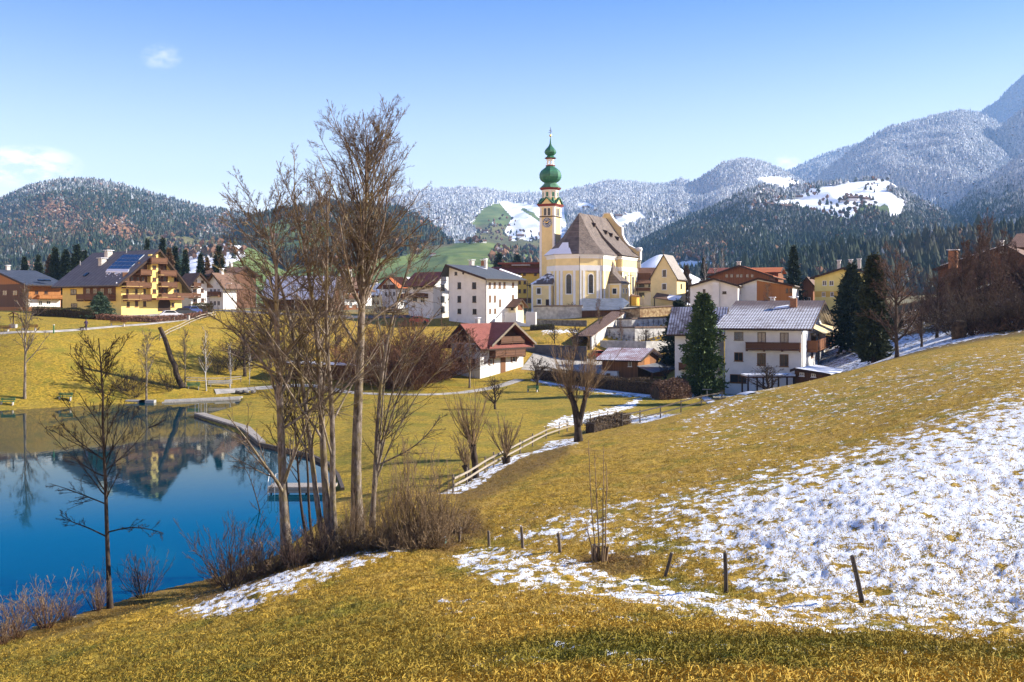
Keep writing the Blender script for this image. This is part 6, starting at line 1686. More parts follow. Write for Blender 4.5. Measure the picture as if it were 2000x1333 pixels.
plant_copies(t, [(480,1135,1060,'brown undergrowth at the shore, leftmost under the tall trees',0,1.3),(530,1118,1045,'brown undergrowth in front of the thick pale foot',1.1,1.3),(585,1098,1030,'brown undergrowth between the thick footed and the many stemmed tree',2.2,1.3),(635,1090,1020,'brown undergrowth before the many stemmed tree',3.3,1.3),(682,1075,1010,'brown undergrowth left of the tallest trunk',4.4,1.3),(728,1070,1005,'brown undergrowth right of the tallest trunk',5.5,1.3),(770,1074,1010,'brown undergrowth below the pale rods',6.6,1.3),(815,1072,1000,'brown undergrowth in the middle of the pale rods',7.7,1.3),(858,1068,1000,'brown undergrowth at the right end of the pale rods',8.8,1.3),(900,1040,985,'brown undergrowth behind the leftmost fence post',9.9,1.2),(430,1142,1090,'low brown undergrowth at the water left of the twiggy bush',11,1.3)])
# scrub of upright shoots along the near shore and under the tall trees
t = shrub('shore_bush', 'x', 3, 26, 40, 83, B_dark, B_purple, 5, 4, 0, .8, r0=.022)
plant_copies(t, [(455,1150,985,'twiggy bush at the shore left of the thick footed tree',0,1.0),(282,1166,1060,'twiggy bush right of the thin tree by the lake',1.1,1.0),(505,1118,1010,'twiggy bush under the thick footed tree',2.3,.9),(610,1096,980,'twiggy undergrowth at the foot of the many stemmed tree',3.9,.9),(575,1112,1020,'low twiggy bush in front of the thick footed tree',4.8,1.1)])
t = shrub('reed_bush', 'x', 2.6, 44, 30, 84, B_red, B_straw, 3, 3, 0, .7, r0=.014, lm=(.45,1.05))
plant_copies(t, [(35,1246,1140,'leftmost bush of reddish upright shoots at the shore',0,1.3),(92,1226,1112,'bush of reddish upright shoots at the shore between the left edge and the thin tree',1.1,1.3),(130,1212,1140,'small bush of reddish shoots before the snowy shore strip',2.0,1.1),(5,1258,1160,'bush of reddish shoots cut by the left edge',3.0,1.2),(190,1192,1095,'upright shoots left of the foot of the thin tree',3.7,.9)])
t = shrub('hazel_bush', 'x', 5, 40, 22, 85, B_straw, B_straw, 3, 3, 0, .8, r0=.026, lm=(.5,1.05))
plant_copies(t, [(800,1066,850,'tall hazel bush of pale upright rods right of the tall trees',0,1.0),(838,1062,870,'hazel bush of pale rods in the middle of the shoot thicket',1.4,1.0),(872,1060,905,'rightmost hazel bush of pale rods by the green box',2.2,.9),(765,1068,900,'hazel bush of pale rods touching the slender leaning tree',3.4,.8),(690,1056,935,'undergrowth rods at the foot of the tallest tree',4.1,.9),(740,1060,960,'low undergrowth rods right of the tallest tree',4.9,1.0),(670,1062,985,'low undergrowth rods between the many stemmed and the tallest tree',5.6,1.1),(715,1058,985,'short undergrowth rods in front of the tallest tree',6.3,1.2),(620,1086,1010,'short undergrowth rods left of the many stemmed tree',7.1,1.2),(780,1068,975,'short pale rods right of the slender leaning tree',8.0,1.2),(855,1064,960,'short pale rods near the green box',8.8,1.2),(820,1066,945,'short pale rods in the middle of the thicket',9.5,1.2)])
b = hit(1172,1098); root = thing('willow_stool', 'cut willow stool with five long thin shoots among the fence posts', 'shrub', b); o = np.array(b); G = Grow(); r = np.random.default_rng(9)
for pts in ([(1166,1095),(1158,1030),(1153,950),(1150,862)],[(1172,1095),(1166,1010),(1164,930),(1160,890)],[(1178,1095),(1178,1000),(1179,930),(1178,872)],[(1183,1092),(1181,1010),(1186,940),(1184,905)],[(1164,1096),(1150,1050),(1146,1020)]):
    P = path_px(pts, b.y, 10)-o; P += np.cumsum(r.normal(size=P.shape)*.008,0); R = np.linspace(.03,.010,10); G.put('trunk', P[None], R[None], 5)
    l,q = sprout(P[None],R[None],7,.4,1,(15,40),(.2,.6),4,.1,.08,.6,.006,.5,r); G.put('crown', l,q,3)
P0 = np.stack([np.array([[x_,y_,-.1],[x_*1.2,y_*1.2,.25],[x_*1.3+.02,y_*1.3,.55]]) for x_,y_ in r.normal(size=(12,2))*.16]); G.put('trunk', P0, np.tile([[.06,.05,.045]],(12,1)), 6)
az = r.uniform(0,6.283,420); rad = np.abs(r.normal(size=420))*.9
P1 = np.empty((420,4,3)); P1[:,0] = np.stack([np.cos(az)*rad*1.2+.35,np.sin(az)*rad*.6,np.zeros(420)-.05],1); dd = nrmz(np.stack([r.normal(size=420),r.normal(size=420),r.uniform(.2,1.3,420)],1))
for k in range(1,4): P1[:,k] = P1[:,k-1]+dd*.13+np.array([0,0,-.03*k])
G.put('crown', P1, np.tile([[.010,.009,.007,.005]],(420,1)), 3); G.build(root, B_straw, B_red)
# fallen, leaning dead trunk on the far bank
b = at(354,140.5); root = thing('leaning_trunk', 'dead black trunk leaning left on the far bank', 'tree', b)
P = path_px([(356,758),(340,715),(325,672),(312,640)], b.y, 10)-np.array(b); P += np.random.default_rng(3).normal(size=P.shape)*.05
G = Grow(); G.put('trunk', P[None], np.linspace(.42,.28,10)[None], 8); G.build(root, B_dark, B_dark)

# ------------------------------------------------------------------ conifers
def conifer(name, label, H, Rb, seed, m, shape=1.0, whorls=46, per=9, tris=34, droop=.25, base=.06, size=.34, dens=1.0, flat=0.0, cat='conifer', top=1.0):
    r = np.random.default_rng(seed)
    root = thing(name, label, cat, (0,0,0))
    MB().tube([(0,0,-.4),(0,0,H*.5),(0,0,H*.96)], [H*.022,H*.014,.03], 7).build('trunk', B_dark, root)
    n = int(whorls*per); hf = base+(1-base)*(np.sort(r.uniform(0,1,n)))
    if flat: hf = np.round(hf*flat)/flat+r.normal(size=n)*.012
    prof = np.clip((1-hf),0.02,1)**shape
    az = r.uniform(0,2*np.pi,n)
    Lb = Rb*prof*r.uniform(.45,1.15,n)*(.82+.36*vnoise(hf*9+az*.5, az*1.3, seed, 2))*(1-.35*smooth(hf,base+.12,base))
    s = r.uniform(.12,1.0,(n,tris))**.65
    u = np.stack([np.cos(az),np.sin(az),np.zeros(n)],1)
    pos = u[:,None,:]*(Lb[:,None]*s)[...,None]
    pos[...,2] = hf[:,None]*H-droop*Lb[:,None]*s**1.4+.10*Lb[:,None]*np.maximum(s-.7,0)*3*(droop>0)
    sp_ = .30*Lb[:,None]*(1.05-s*.55)+.08
    pos[...,0] += r.normal(size=s.shape)*sp_*.55; pos[...,1] += r.normal(size=s.shape)*sp_*.55; pos[...,2] += r.normal(size=s.shape)*.13*size/.34
    C = pos.reshape(-1,3); N = len(C)
    d = nrmz(np.repeat(u,tris,0)+r.normal(size=(N,3))*.55+np.array([0,0,.12]))
    w_ = nrmz(np.cross(d, r.normal(size=(N,3))))
    L = size*r.uniform(.6,1.3,N)[:,None]
    V = np.stack([C-w_*L*.24, C+w_*L*.24, C+d*L],1).reshape(-1,3)
    T = np.arange(N*3).reshape(-1,3)
    tone = np.repeat(np.clip(r.normal(.5,.18,N)+.25*(np.repeat(s.reshape(-1),1)-.6),0,1),3)
    np_mesh('crown', V, T, m, root, nv=3, attrs={'tone':tone})
    root['_h'] = H
    return root
def needles(name, dark, light, tipc=None):
    m, nt, bs = newmat(name)
    f = nt.noise(nt.obj(), .7, 4, .6)
    k = nt.math('ADD', nt.math('MULTIPLY', nt.attr('tone'), .7), nt.math('MULTIPLY', nt.ramp(f,.3,.7), .4), clamp=True)
    nt.set(bs,'Base Color', nt.mix(k, dark, light)); nt.set(bs,'Roughness', .7); nt.set(bs,'Specular IOR Level', .2)
    return m
N_pine = needles('pine_needles', (.012,.030,.010), (.075,.115,.025)); N_dark = needles('yew_needles', (.008,.016,.010), (.030,.045,.020))
N_spruce = needles('spruce_needles', (.010,.020,.014), (.040,.060,.030)); N_cedar = needles('cedar_needles', (.020,.045,.030), (.085,.13,.075)); N_thuja = needles('thuja_scales', (.012,.018,.008), (.050,.060,.020))
N_larch = needles('larch_brown', (.06,.035,.018), (.17,.10,.045))
t = conifer('pine_tree', 'x', 13, 3.5, 101, N_pine, .38, 52, 9, 34, .06, .02, .56)
plant_copies(t, [(1373,(137,),578,'tall dense green pine in front of the white wing',0,.80)])
t = conifer('yew_tree', 'x', 11, 3.6, 102, N_dark, .50, 36, 8, 34, .2, .04, .62)
plant_copies(t, [(1664,(160,),520,'broad dark yew right of the white house',0,.8),(1935,(121,),600,'dark evergreen bush on the snowy slope near the right edge',1,1.4),(1325,(176,),590,'dark evergreen half hidden behind the tall pine',2,1.0)])
t = conifer('thuja_tree', 'x', 15, 2.3, 103, N_thuja, .48, 44, 8, 34, .05, .03, .6)
plant_copies(t, [(1706,(128,),500,'tall narrow dark thuja right of the yew',0,1.15)])
t = conifer('spruce_tree', 'x', 16, 3.3, 104, N_spruce, .80, 34, 7, 26, .34, .05, .75)
spots = [(1550,(222,),482,'lone dark spruce standing behind the orange boarded gable',0,1.0),
 (48,(262,),503,'spruce left of the hotel roof, leftmost of the group',1,.9),(75,(265,),500,'second spruce from the left behind the blue black roof',2,.9),(108,(262,),486,'tall spruce left of the hotel roof',3,1.0),(128,(270,),490,'spruce with a twin top close to the hotel roof',4,1.1),(150,(262,),481,'spruce directly at the left slope of the hotel roof',5,1.1),(165,(280,),492,'spruce peeking over the hotel roof edge',5.5,1.0),
 (362,(245,),490,'spruce right of the hotel gable',6,.8),(392,(248,),497,'spruce above the small chalet roof',.7,.9),(428,(250,),483,'broad spruce between the chalets and the bare trees',1.7,1.1),(288,(300,),470,'dark spruce top above the hotel ridge',2,.7),(318,(290,),468,'second dark spruce top above the hotel ridge',2.5,.8),(342,(270,),484,'spruce just behind the hotel gable',3.1,.9),
 (975,(420,),497,'spruce left of the church tower',2.2,1.3),(1010,(430,),500,'spruce at the foot of the far wood behind the guest house',3.2,1.3),(1375,(330,),505,'spruce behind the birches',1.2,.8),(1290,(330,),520,'small spruce between church and chapel',1.4,.8)]
plant_copies(t, spots)
t = conifer('larch_tree', 'x', 14, 3.0, 105, N_larch, .7, 40, 8, 26, .25, .08, .5)
plant_copies(t, [(330,(262,),487,'brown leafless larch right of the hotel roof',0,1.0),(98,(280,),500,'brown larch between the spruces left of the hotel',1,1.0),(405,(255,),505,'brown larch between two spruces',2,.8),(880,(255,),520,'brown tree behind the white block',3,1.2),(1340,(300,),520,'brown tree beyond the chapel',4,1.2)])
t = conifer('cedar_tree', 'x', 6, 4.2, 106, N_cedar, .62, 40, 9, 40, .22, .02, .42, flat=9)
plant_copies(t, [(196,(171,),573,'spreading blue green cedar in front of the hotel',0,1.0)])
# ------------------------------------------------------------------ paths and lanes laid on the ground
def strip(name, pts, w, m, lift=.10, world=False, label=None):
    P = [Vector(p) if world else hit(p[0],p[1]) if not isinstance(p[1],tuple) else at(p[0],p[1][0]) for p in pts]
    L = []
    for a,b in zip(P[:-1],P[1:]):
        n = max(1,int((b-a).length/1.2)); L += [a+(b-a)*(i/n) for i in range(n)]
    L.append(P[-1]); L = np.array([list(p) for p in L])
    for _ in range(3): L[1:-1] = (L[:-2]+2*L[1:-1]+L[2:])/4
    d = np.gradient(L[:,:2],axis=0); d /= np.linalg.norm(d,axis=1,keepdims=True)+1e-9
    n_ = np.stack([-d[:,1],d[:,0]],1); K = 5
    off_ = np.linspace(-.5,.5,K)
    ww = w*(1+.12*(vnoise(np.arange(len(L))*.35, np.zeros(len(L)), 5, 2)-.5))
    XY = L[:,None,:2]+n_[:,None,:]*(off_[None,:,None]*ww[:,None,None])
    z = ground_xy(XY[...,0],XY[...,1])+lift*(1-.8*(np.abs(off_)[None]>.45))
    V = np.concatenate([XY,z[...,None]],-1).reshape(-1,3)
    i = np.arange(len(L)*K).reshape(len(L),K)
    Q = np.stack([i[:-1,:-1],i[:-1,1:],i[1:,1:],i[1:,:-1]],-1).reshape(-1,4)
    return tag(np_mesh(name,V,Q,m,smooth=True,nv=4), label or name, None, None, 'structure')
M_gravel = mat('pale_gravel', (.46,.42,.36), .95, .2, .8, bump=.3); M_asph = mat('asphalt', (.10,.10,.11), .9, .2, .6)
M_gsnow = mat('trodden_snow', (.72,.73,.76), .9, .15, .8, bump=.4, bsc=6)
strip('footpath', [(-60,655),(0,652),(60,650),(150,645),(230,638),(310,631),(360,625),(395,619)], 1.3, M_gravel)
strip('footpath', [(690,768),(760,771),(830,772),(900,768),(950,760),(990,750),(1015,742)], 2.0, M_gravel)
strip('footpath', [(420,766),(490,760),(550,755),(610,752),(690,768)], 2.0, M_gravel)
strip('yard', [(1030,(173,)),(1090,(172,)),(1150,(171,)),(1215,(176,))], 13, M_gravel, .12)
strip('snowy_verge', [(1042,(158,)),(1058,747),(1130,757),(1200,766),(1285,776),(1370,771),(1470,770)], 1.3, M_gsnow, .13)
strip('road', [(300,(198,)),(420,(204,)),(560,(210,)),(700,(214,)),(830,(222,)),(1000,(238,))], 6, M_asph, .12)
strip('forecourt', [(180,(184,)),(280,(183,)),(400,(192,))], 6, M_gravel, .14)
strip('churchyard', [(1030,(236,)),(1150,(238,)),(1250,(236,)),(1340,(240,))], 14, M_gravel, .14)
# ------------------------------------------------------------------ foreground posts and fences
M_post = wood('weathered_post', (.11,.085,.06), (.25,.20,.15), width=.05); M_rail = wood('weathered_rail', (.22,.18,.13), (.42,.36,.28), axis='z', width=.06); M_postd = wood('dark_post', (.05,.04,.03), (.12,.09,.065), width=.05)
posts = [(897,1058,899,1030,.055,'leftmost fence post, beside the hazel rods at the edge of the snow'),(955,1068,954,1037,.06,'second fence post from the left, at the tip of the snow'),(1021,1071,1018,1029,.062,'third fence post from the left, pale and slightly tilted'),(1094,1081,1090,1041,.065,'fourth fence post from the left, left of the willow stool'),
         (1297,1133,1312,1080,.055,'thin dark fence post leaning to the right'),(1418,1161,1416,1079,.06,'upright dark fence post in the middle of the snow'),(1684,1176,1664,1085,.062,'brown fence post leaning left, farthest to the right')]
for px,py,tx,ty,w_,lb in posts:
    b = hit(px,py); t = W(tx,ty,b.y); o = thing('fence_post', lb, 'fence post', b, 0, 'old posts standing in the snowy slope')
    v = t-b; mb = MB(); mb.tube([-v*.3, Vector((0,0,0)), v*.55+Vector((.006,0,0)), v*.97, v], [w_*1.05,w_*1.05,w_,w_*.95,w_*.6], 7)
    mb.build('post', M_postd if px > 1200 else M_post, o)
def fence(name, label, pts, hpost, rails, mpost, mrail, pw=.07, group=None):
    P = [hit(*p) if not isinstance(p[1],tuple) else at(p[0],p[1][0]) for p in pts]
    root = thing(name, label, 'fence', P[0], 0, group); o = Vector(P[0])
    for k,p in enumerate(P):
        q = p-o; mb = MB(); mb.tube([q-Vector((0,0,.4)), q+Vector((.02*math.sin(k*3),0,hpost))], [pw,pw*.85], 6); mb.build('post', mpost, root)
    for z in rails:
        for a,b in zip(P[:-1],P[1:]):
            d = (b-a); mb = MB(); n_ = Vector((d.y,-d.x,0)).normalized()
            mb.obox((a+b)/2-o+Vector((0,0,z))+n_*(pw+.03), d, n_, d.cross(n_), d.length/2+.1, .025, .065); mb.build('rail', mrail, root)
    return root
fence('slat_fence', 'rail fence climbing along the edge of the grassy slope', [(885,962),(912,947),(948,923),(964,914),(1016,886),(1040,872),(1067,857),(1092,848),(1108,843)], 1.1, (.45,.85), M_post, M_rail)
fence('slat_fence', 'short three railed fence right of the gnarled pollard willow', [(1153,828),(1170,824),(1187,821),(1203,818)], 1.0, (.25,.55,.85), M_post, M_rail)
fence('dark_fence', 'dark fence running behind the grass crest', [(1215,(97,)),(1250,(99,)),(1290,(101,)),(1330,(103,)),(1370,(105,)),(1410,(108,))], 1.3, (.55,1.15), M_postd, M_postd)
fence('path_railing', 'wooden railing along the path in front of the hotel', [(312,(158,)),(330,(163,)),(350,(168,)),(370,(174,)),(392,(180,)),(420,(186,))], 1.0, (.5,.95), M_post, M_rail)
fence('path_railing', 'pale guard rail along the road above the park', [(455,(196,)),(500,(198,)),(545,(200,)),(590,(202,)),(640,(204,)),(690,(206,))], .9, (.45,.85), M_rail, M_rail)
fence('path_railing', 'low rail behind the benches on the far shore', [(362,(142.6,)),(385,(143.4,)),(408,(144.2,)),(440,(145.5,)),(470,(147,))], .9, (.5,.85), M_post, M_rail)
fence('shore_fence', 'dark little fence on the near shore at the left edge', [(60,1222),(95,1208),(136,1195),(175,1185)], .75, (.6,), M_postd, M_postd, .05)
# ------------------------------------------------------------------ hedges
def leafmass(name, label, cat, line, w, h, m, n, size=.22, core=True, round_=False, seed=1, group=None, corem=None):
    """line of world points; twigs and dry leaves filling a box or a dome"""
    r = np.random.default_rng(seed); P = np.array([list(p) for p in line]); o = P[0]
    root = thing(name, label, cat, tuple(o), 0, group)
    seg = np.linalg.norm(np.diff(P,axis=0),axis=1); cum = np.concatenate([[0],np.cumsum(seg)])
    t = r.uniform(0,cum[-1],n); C = np.stack([np.interp(t,cum,P[:,k]) for k in range(3)],1)
    dx = np.interp(t,cum,np.gradient(P[:,0],cum+np.arange(len(cum))*1e-6)); dy = np.interp(t,cum,np.gradient(P[:,1],cum+np.arange(len(cum))*1e-6))
    nn = np.stack([-dy,dx],1); nn /= np.linalg.norm(nn,axis=1,keepdims=True)+1e-9
    u = r.uniform(-1,1,n); v = r.uniform(0,1,n)
    edge = r.random(n) < .7
    if round_:
        a = r.uniform(0,np.pi,n); rr = np.where(edge, r.uniform(.8,1.05,n), r.uniform(.2,.9,n)); u = np.cos(a)*rr; v = np.sin(a)*rr
    else:
        side = r.random(n)
        u = np.where(edge&(side<.6), np.sign(u)*r.uniform(.88,1.08,n), u); v = np.where(edge&(side>=.6), r.uniform(.9,1.06,n), v)
    hh = h*(.88+.24*vnoise(t*.5, np.zeros(n), seed, 2))
    C[:,:2] += nn*(u*w/2)[:,None]; C[:,2] += v*hh
    d = nrmz(r.normal(size=(n,3))+np.array([0,0,.5])); e = nrmz(np.cross(d,r.normal(size=(n,3)))); L = size*r.uniform(.5,1.3,n)[:,None]
    V = np.stack([C-e*L*.16,C+e*L*.16,C+d*L],1).reshape(-1,3)-o
    np_mesh('twigs', V, np.arange(3*n).reshape(-1,3), m, root, nv=3, attrs={'tone':np.repeat(r.uniform(0,1,n),3)})
    if core:
        mb = MB()
        for a,b in zip(P[:-1],P[1:]):
            d_ = Vector(b-a); q = Vector((-d_.y,d_.x,0)).normalized()*(w*.36)
            z = Vector((0,0,h*.82)); A = Vector(a-o); B = Vector(b-o); lo = Vector((0,0,-.3))
            if round_: mb.slab([A-q+lo,A+q+lo,A+q*.8+z*.6,A+z*.9,A-q*.8+z*.6], B-A)
            else: mb.slab([A-q+lo,A+q+lo,A+q+z,A-q+z], B-A)
        mb.build('stems', corem or B_dark, root)
    return root
N_hedge = needles('hedge_brown', (.045,.028,.014), (.15,.095,.045)); N_hedr = needles('beech_leaves', (.13,.055,.035), (.30,.15,.10)); N_hedg = needles('hedge_green', (.02,.028,.010), (.085,.075,.025)); N_bush = needles('bush_red', (.075,.04,.025), (.20,.11,.065))
def hl(pts): return [hit(*p) if not isinstance(p[1],tuple) else at(p[0],p[1][0]) for p in pts]
leafmass('hedge','long brown clipped hedge along the lane below the barn','hedge',hl([(1150,756),(1190,762),(1240,767),(1300,772)]),1.6,1.9,N_hedge,9000,.26,seed=1)
leafmass('hedge','brown hedge between the apple tree and the lane','hedge',hl([(1047,741),(1075,743),(1105,748),(1140,755)]),1.5,1.8,N_hedge,5000,.26,seed=2)
leafmass('hedge','dark hedge in front of the left half of the hotel','hedge',hl([(66,(172,)),(110,(171,)),(150,(170,)),(186,(169,))]),1.4,1.5,N_hedg,6000,.26,seed=3)
leafmass('hedge','low reddish hedge along the hotel forecourt','hedge',hl([(188,(169,)),(240,(170,)),(300,(173,)),(350,(178,)),(398,(184,))]),1.6,.9,N_hedr,7000,.26,seed=4)
leafmass('hedge','round clipped green hedge by the parked cars','hedge',hl([(374,(188,)),(392,(190,)),(412,(192,))]),1.6,1.7,N_hedg,3000,.26,seed=5)
leafmass('bush','reddish brown round bush in front of the tall pine','bush',hl([(1280,(131,)),(1298,(131.5,)),(1318,(133,)),(1332,(135,))]),3.0,2.4,N_bush,9000,.30,round_=True,seed=6)
leafmass('hedge','low brown hedge behind the short three railed fence','hedge',hl([(1152,(93.5,)),(1180,(96,)),(1205,(99,)),(1222,(103,))]),1.2,1.1,N_hedge,4000,.22,seed=7)
leafmass('hedge','brown shrubbery on the slope right of the white house','bush',hl([(1660,(165,)),(1700,(168,)),(1760,(168,))]),4,2.5,N_hedge,5000,.4,round_=True,seed=8)
leafmass('hedge','clipped yellowish hedge in the walled garden','hedge',hl([(1036,(197,)),(1060,(197.5,)),(1082,(198,))]),1.3,1.0,N_hedg,2000,.24,seed=9)
leafmass('bush','dark purple undergrowth at the foot of the thicket','bush',hl([(1830,(158,)),(1880,(152,)),(1940,(150,)),(2010,(150,)),(2060,(150,))]),9,4.0,needles('undergrowth',(.04,.025,.019),(.125,.078,.054)),15000,.6,core=False,round_=True,seed=10)
leafmass('bush','dark brush behind the grass crest at the right edge','bush',hl([(1880,(120,)),(1940,(117,)),(2000,(115,)),(2080,(114,))]),4,1.8,MATS['undergrowth'],6000,.4,core=False,round_=True,seed=11)
leafmass('bush','second line of dark brush higher up at the right edge','bush',hl([(1850,(138,)),(1920,(132,)),(2000,(130,)),(2080,(128,))]),6,2.6,MATS['undergrowth'],7000,.45,core=False,round_=True,seed=12)
# ------------------------------------------------------------------ benches
def bench(label, px, py, m, back=True, rot=0., l=1.8, group='benches round the lake'):
    p = hit(px,py) if not isinstance(py,tuple) else at(px,py[0]); t = thing('bench', label, 'bench', p, rot, group)
    for sx in (-1,1):
        mb = MB(); mb.box(sx*l*.38-.05,sx*l*.38+.05,-.22,.22,-.25,.40); mb.build('leg', M_concrete, t)
    mb = MB()
    for k in range(3): mb.box(-l/2,l/2,-.24+k*.17,-.10+k*.17,.402,.45)
    mb.build('seat', m, t)
    if back:
        mb = MB()
        for k in range(2): mb.box(-l/2,l/2,.26,.30,.56+k*.19,.70+k*.19)
        for sx in (-1,1): mb.box(sx*l*.38-.03,sx*l*.38+.03,.302,.36,.2,.9)
        mb.build('backrest', m, t)
    return t
M_bgreen = mat('bench_green', (.04,.20,.085), .6, .1); M_bbrown = mat('bench_brown', (.30,.14,.045), .7, .2); M_bwhite = mat('bench_grey', (.50,.47,.42), .8, .1)
bench('green bench on the far shore at the left edge',14,791,M_bgreen,rot=.1); bench('green bench on the far shore left of the thin tree',127,781,M_bgreen,rot=.1)
bench('green bench between the leaning dead trunk and the birch',378,760,M_bgreen,rot=.25); bench('green garden bench under the old apple tree',1040,766,M_bgreen,rot=-.3)
bench('pale wooden bench beside the birch on the far shore',430,756,M_bwhite,rot=.3,l=3.4)
bench('brown bench on the path below the cedar',230,637,M_bbrown,l=2.6,rot=.1); bench('brown bench at the upper end of the path railing',317,628,M_bbrown,l=2.6,rot=.2); bench('brown bench right of the wayside cross',57,646,M_bbrown,l=2.4); bench('brown bench left of the wayside cross',4,648,M_bbrown,l=2.4)
# wayside cross
p = at(26,151); t = thing('wayside_cross', 'roofed wayside cross on a pale stone beside the lake path', 'cross', p)
MB().box(-.5,.5,-.35,.35,-.3,.55).build('pedestal', M_concrete, t)
mb = MB(); mb.box(-.07,.07,-.06,.06,.551,2.3); mb.box(-.55,-.071,-.05,.05,1.6,1.74); mb.box(.071,.55,-.05,.05,1.6,1.74); mb.build('cross', M_beam, t)
mb = MB(); mb.slab([(-.75,-.25,1.95),(0,-.25,2.42),(.75,-.25,1.95),(0,-.25,2.34)],(0,.5,0)); mb.build('roof', M_wood, t)
# marker post, lamp and drying pole
p = at(105,150); t = thing('marker_post','slim green marker post on the grass above the lake path','post',p); MB().box(-.07,.07,-.07,.07,-.3,1.2).build('post',M_bgreen,t); MB().box(-.09,.09,-.09,.09,1.201,1.3).build('cap',M_trim,t)
p = at(1256,222); t = thing('street_lamp','street lamp with a yellowish square head on the churchyard edge','lamp',p); MB().tube([(0,0,-.3),(0,0,3.2)],.06,6).build('pole',M_gutter,t); MB().lathe([(.12,3.2),(.28,3.7),(.28,3.75),(.05,3.95)],(0,0,0),4,.785).build('lamp_head',M_pale,t)
p = at(1381,127); t = thing('drying_pole','T shaped clothes drying pole on the lawn before the white house','pole',p); MB().tube([(0,0,-.3),(0,0,1.75)],.035,6).build('pole',M_metal,t); MB().box(-.6,.6,-.03,.03,1.751,1.81).build('crossbar',M_metal,t)
p = at(1873,118); t = thing('hay_bale','brown weathered round hay bale on the snowy slope','bale',p)
mb = MB(); mb.lathe([(.75,-.4),(.85,.3),(.88,1.2),(.80,1.9),(.5,2.1),(.1,2.16)],(0,0,0),14); mb.build('hay',mat('old_hay',(.10,.065,.035),.95,.35,3,bump=.8,bsc=9),t)
p = hit(866,1062); t = thing('feed_bucket','small pale green box under the hazel rods','bucket',p); MB().box(-.11,.11,-.09,.09,-.05,.26).build('bucket',mat('pale_green',(.25,.50,.42),.5,.1),t); MB().box(-.125,.125,-.105,.105,.261,.29).build('lid',mat('lid_grey',(.5,.55,.55),.5,.1),t)
lamp0 = thing('street_lamp','x','lamp',(0,0,0),0,'street lamps along the village road'); MB().tube([(0,0,-.3),(0,0,5.2),(.25,0,5.6),(.8,0,5.7)],.06,6).build('pole',M_metal,lamp0); MB().box(.7,1.25,-.12,.12,5.62,5.74).build('lamp_head',M_trim,lamp0)
for i_,(px_,Y_,lb_) in enumerate([(440,207,'street lamp at the bend of the road by the chalets'),(500,209,'street lamp left of the snow roofed barn'),(575,212,'street lamp in front of the snow roofed barn'),(668,216,'street lamp before the red brown wooden house'),(742,222,'street lamp by the cars at the orange roofed house'),(830,226,'street lamp beside the white wing with red roof')]):
    o = lamp0 if i_ == 0 else copy_tree(lamp0); o.location = at(px_,Y_-5); o['label'] = lb_; o.rotation_euler.z = i_*.3
pole0 = thing('utility_pole','x','pole',(0,0,0),0,'wooden utility poles'); MB().tube([(0,0,-.3),(0,0,8.4)],[.13,.09],7).build('pole',M_postd,pole0); MB().box(-.8,.8,-.05,.05,7.7,7.82).build('crossbar',M_postd,pole0)
for i_,(px_,Y_,lb_) in enumerate([(1232,250,'utility pole between church and chapel'),(1345,222,'utility pole left of the low white house'),(1030,232,'utility pole before the yellow guest house'),(760,246,'utility pole by the orange roofed house')]):
    o = pole0 if i_ == 0 else copy_tree(pole0); o.location = at(px_,Y_); o['label'] = lb_
# ------------------------------------------------------------------ jetty, weir and landing stage
M_plank = wood('pale_planks', (.24,.20,.16), (.42,.37,.31), width=.16)
a = Vector((*W(380,814,HC*F/(814-YH)).xy,.42)); b = Vector((*W(470,842,HC*F/(842-YH)).xy,.42)); c3 = Vector((*W(506,868,HC*F/(872-YH)).xy,.42))
t = thing('jetty','pale plank walkway along the shore by the weir','jetty',a)
for p_,q_ in ((a,b),(b,c3)):
    d = (q_-p_).normalized(); n_ = Vector((-d.y,d.x,0)); n_ = n_ if n_.y > 0 else -n_
    MB().slab([p_-a, q_-a, q_+n_*(.95 if p_ is a else .6)-a, p_+n_*(1.1 if p_ is a else .95)-a],(0,0,-.16)).build('deck',M_plank,t)
    MB().slab([p_-a+Vector((0,0,-.165))-n_*.05, q_-a+Vector((0,0,-.165))-n_*.05, q_-a+Vector((0,0,-1.2))-n_*.05, p_-a+Vector((0,0,-1.2))-n_*.05], n_*.2).build('bank_boards',M_postd,t)
mb = MB(); e = a; 
for dx in (0,.7): MB().tube([Vector((dx,.2,-1)),Vector((dx,.2,1.0)),Vector((dx+.2,.9,1.0)),Vector((dx+.2,.9,-.2))],.03,5).build('hand_rail',M_metal,t)
t = thing('shore_edging','dark wooden edging along the park shore','edging',c3)
q0 = c3
for px,py in [(560,884),(605,895),(640,912),(657,935),(666,962)]:
    q1 = Vector((*W(px,py,HC*F/(py-YH)).xy,.42)); d = (q1-q0).normalized(); n_ = Vector((-d.y,d.x,0))
    MB().slab([q0-c3+Vector((0,0,-.1)), q1-c3+Vector((0,0,-.1)), q1-c3+Vector((0,0,-1.3)), q0-c3+Vector((0,0,-1.3))], n_*.25).build('edging_board',M_postd,t); q0 = q1
t = thing('weir','long low stone weir steps closing the far corner of the lake','weir',W(390,780,140)); t.location.z = 0; o = Vector(t.location)
for k,(y0,y1,h_,dd) in enumerate([(786,779,.16,0),(781,775,.34,1.0)]):
    A = Vector((*W(316,y0,HC*F/(788-YH)).xy,0)); B = Vector((*W(468,y1,HC*F/(781-YH)).xy,0)); A.y += dd; B.y += dd
    MB().slab([A-o+Vector((0,0,h_)),B-o+Vector((0,0,h_)),B-o+Vector((0,.55,h_)),A-o+Vector((0,.55,h_))],(0,0,-1.6)).build('step',M_plank if k==0 else M_concrete,t)
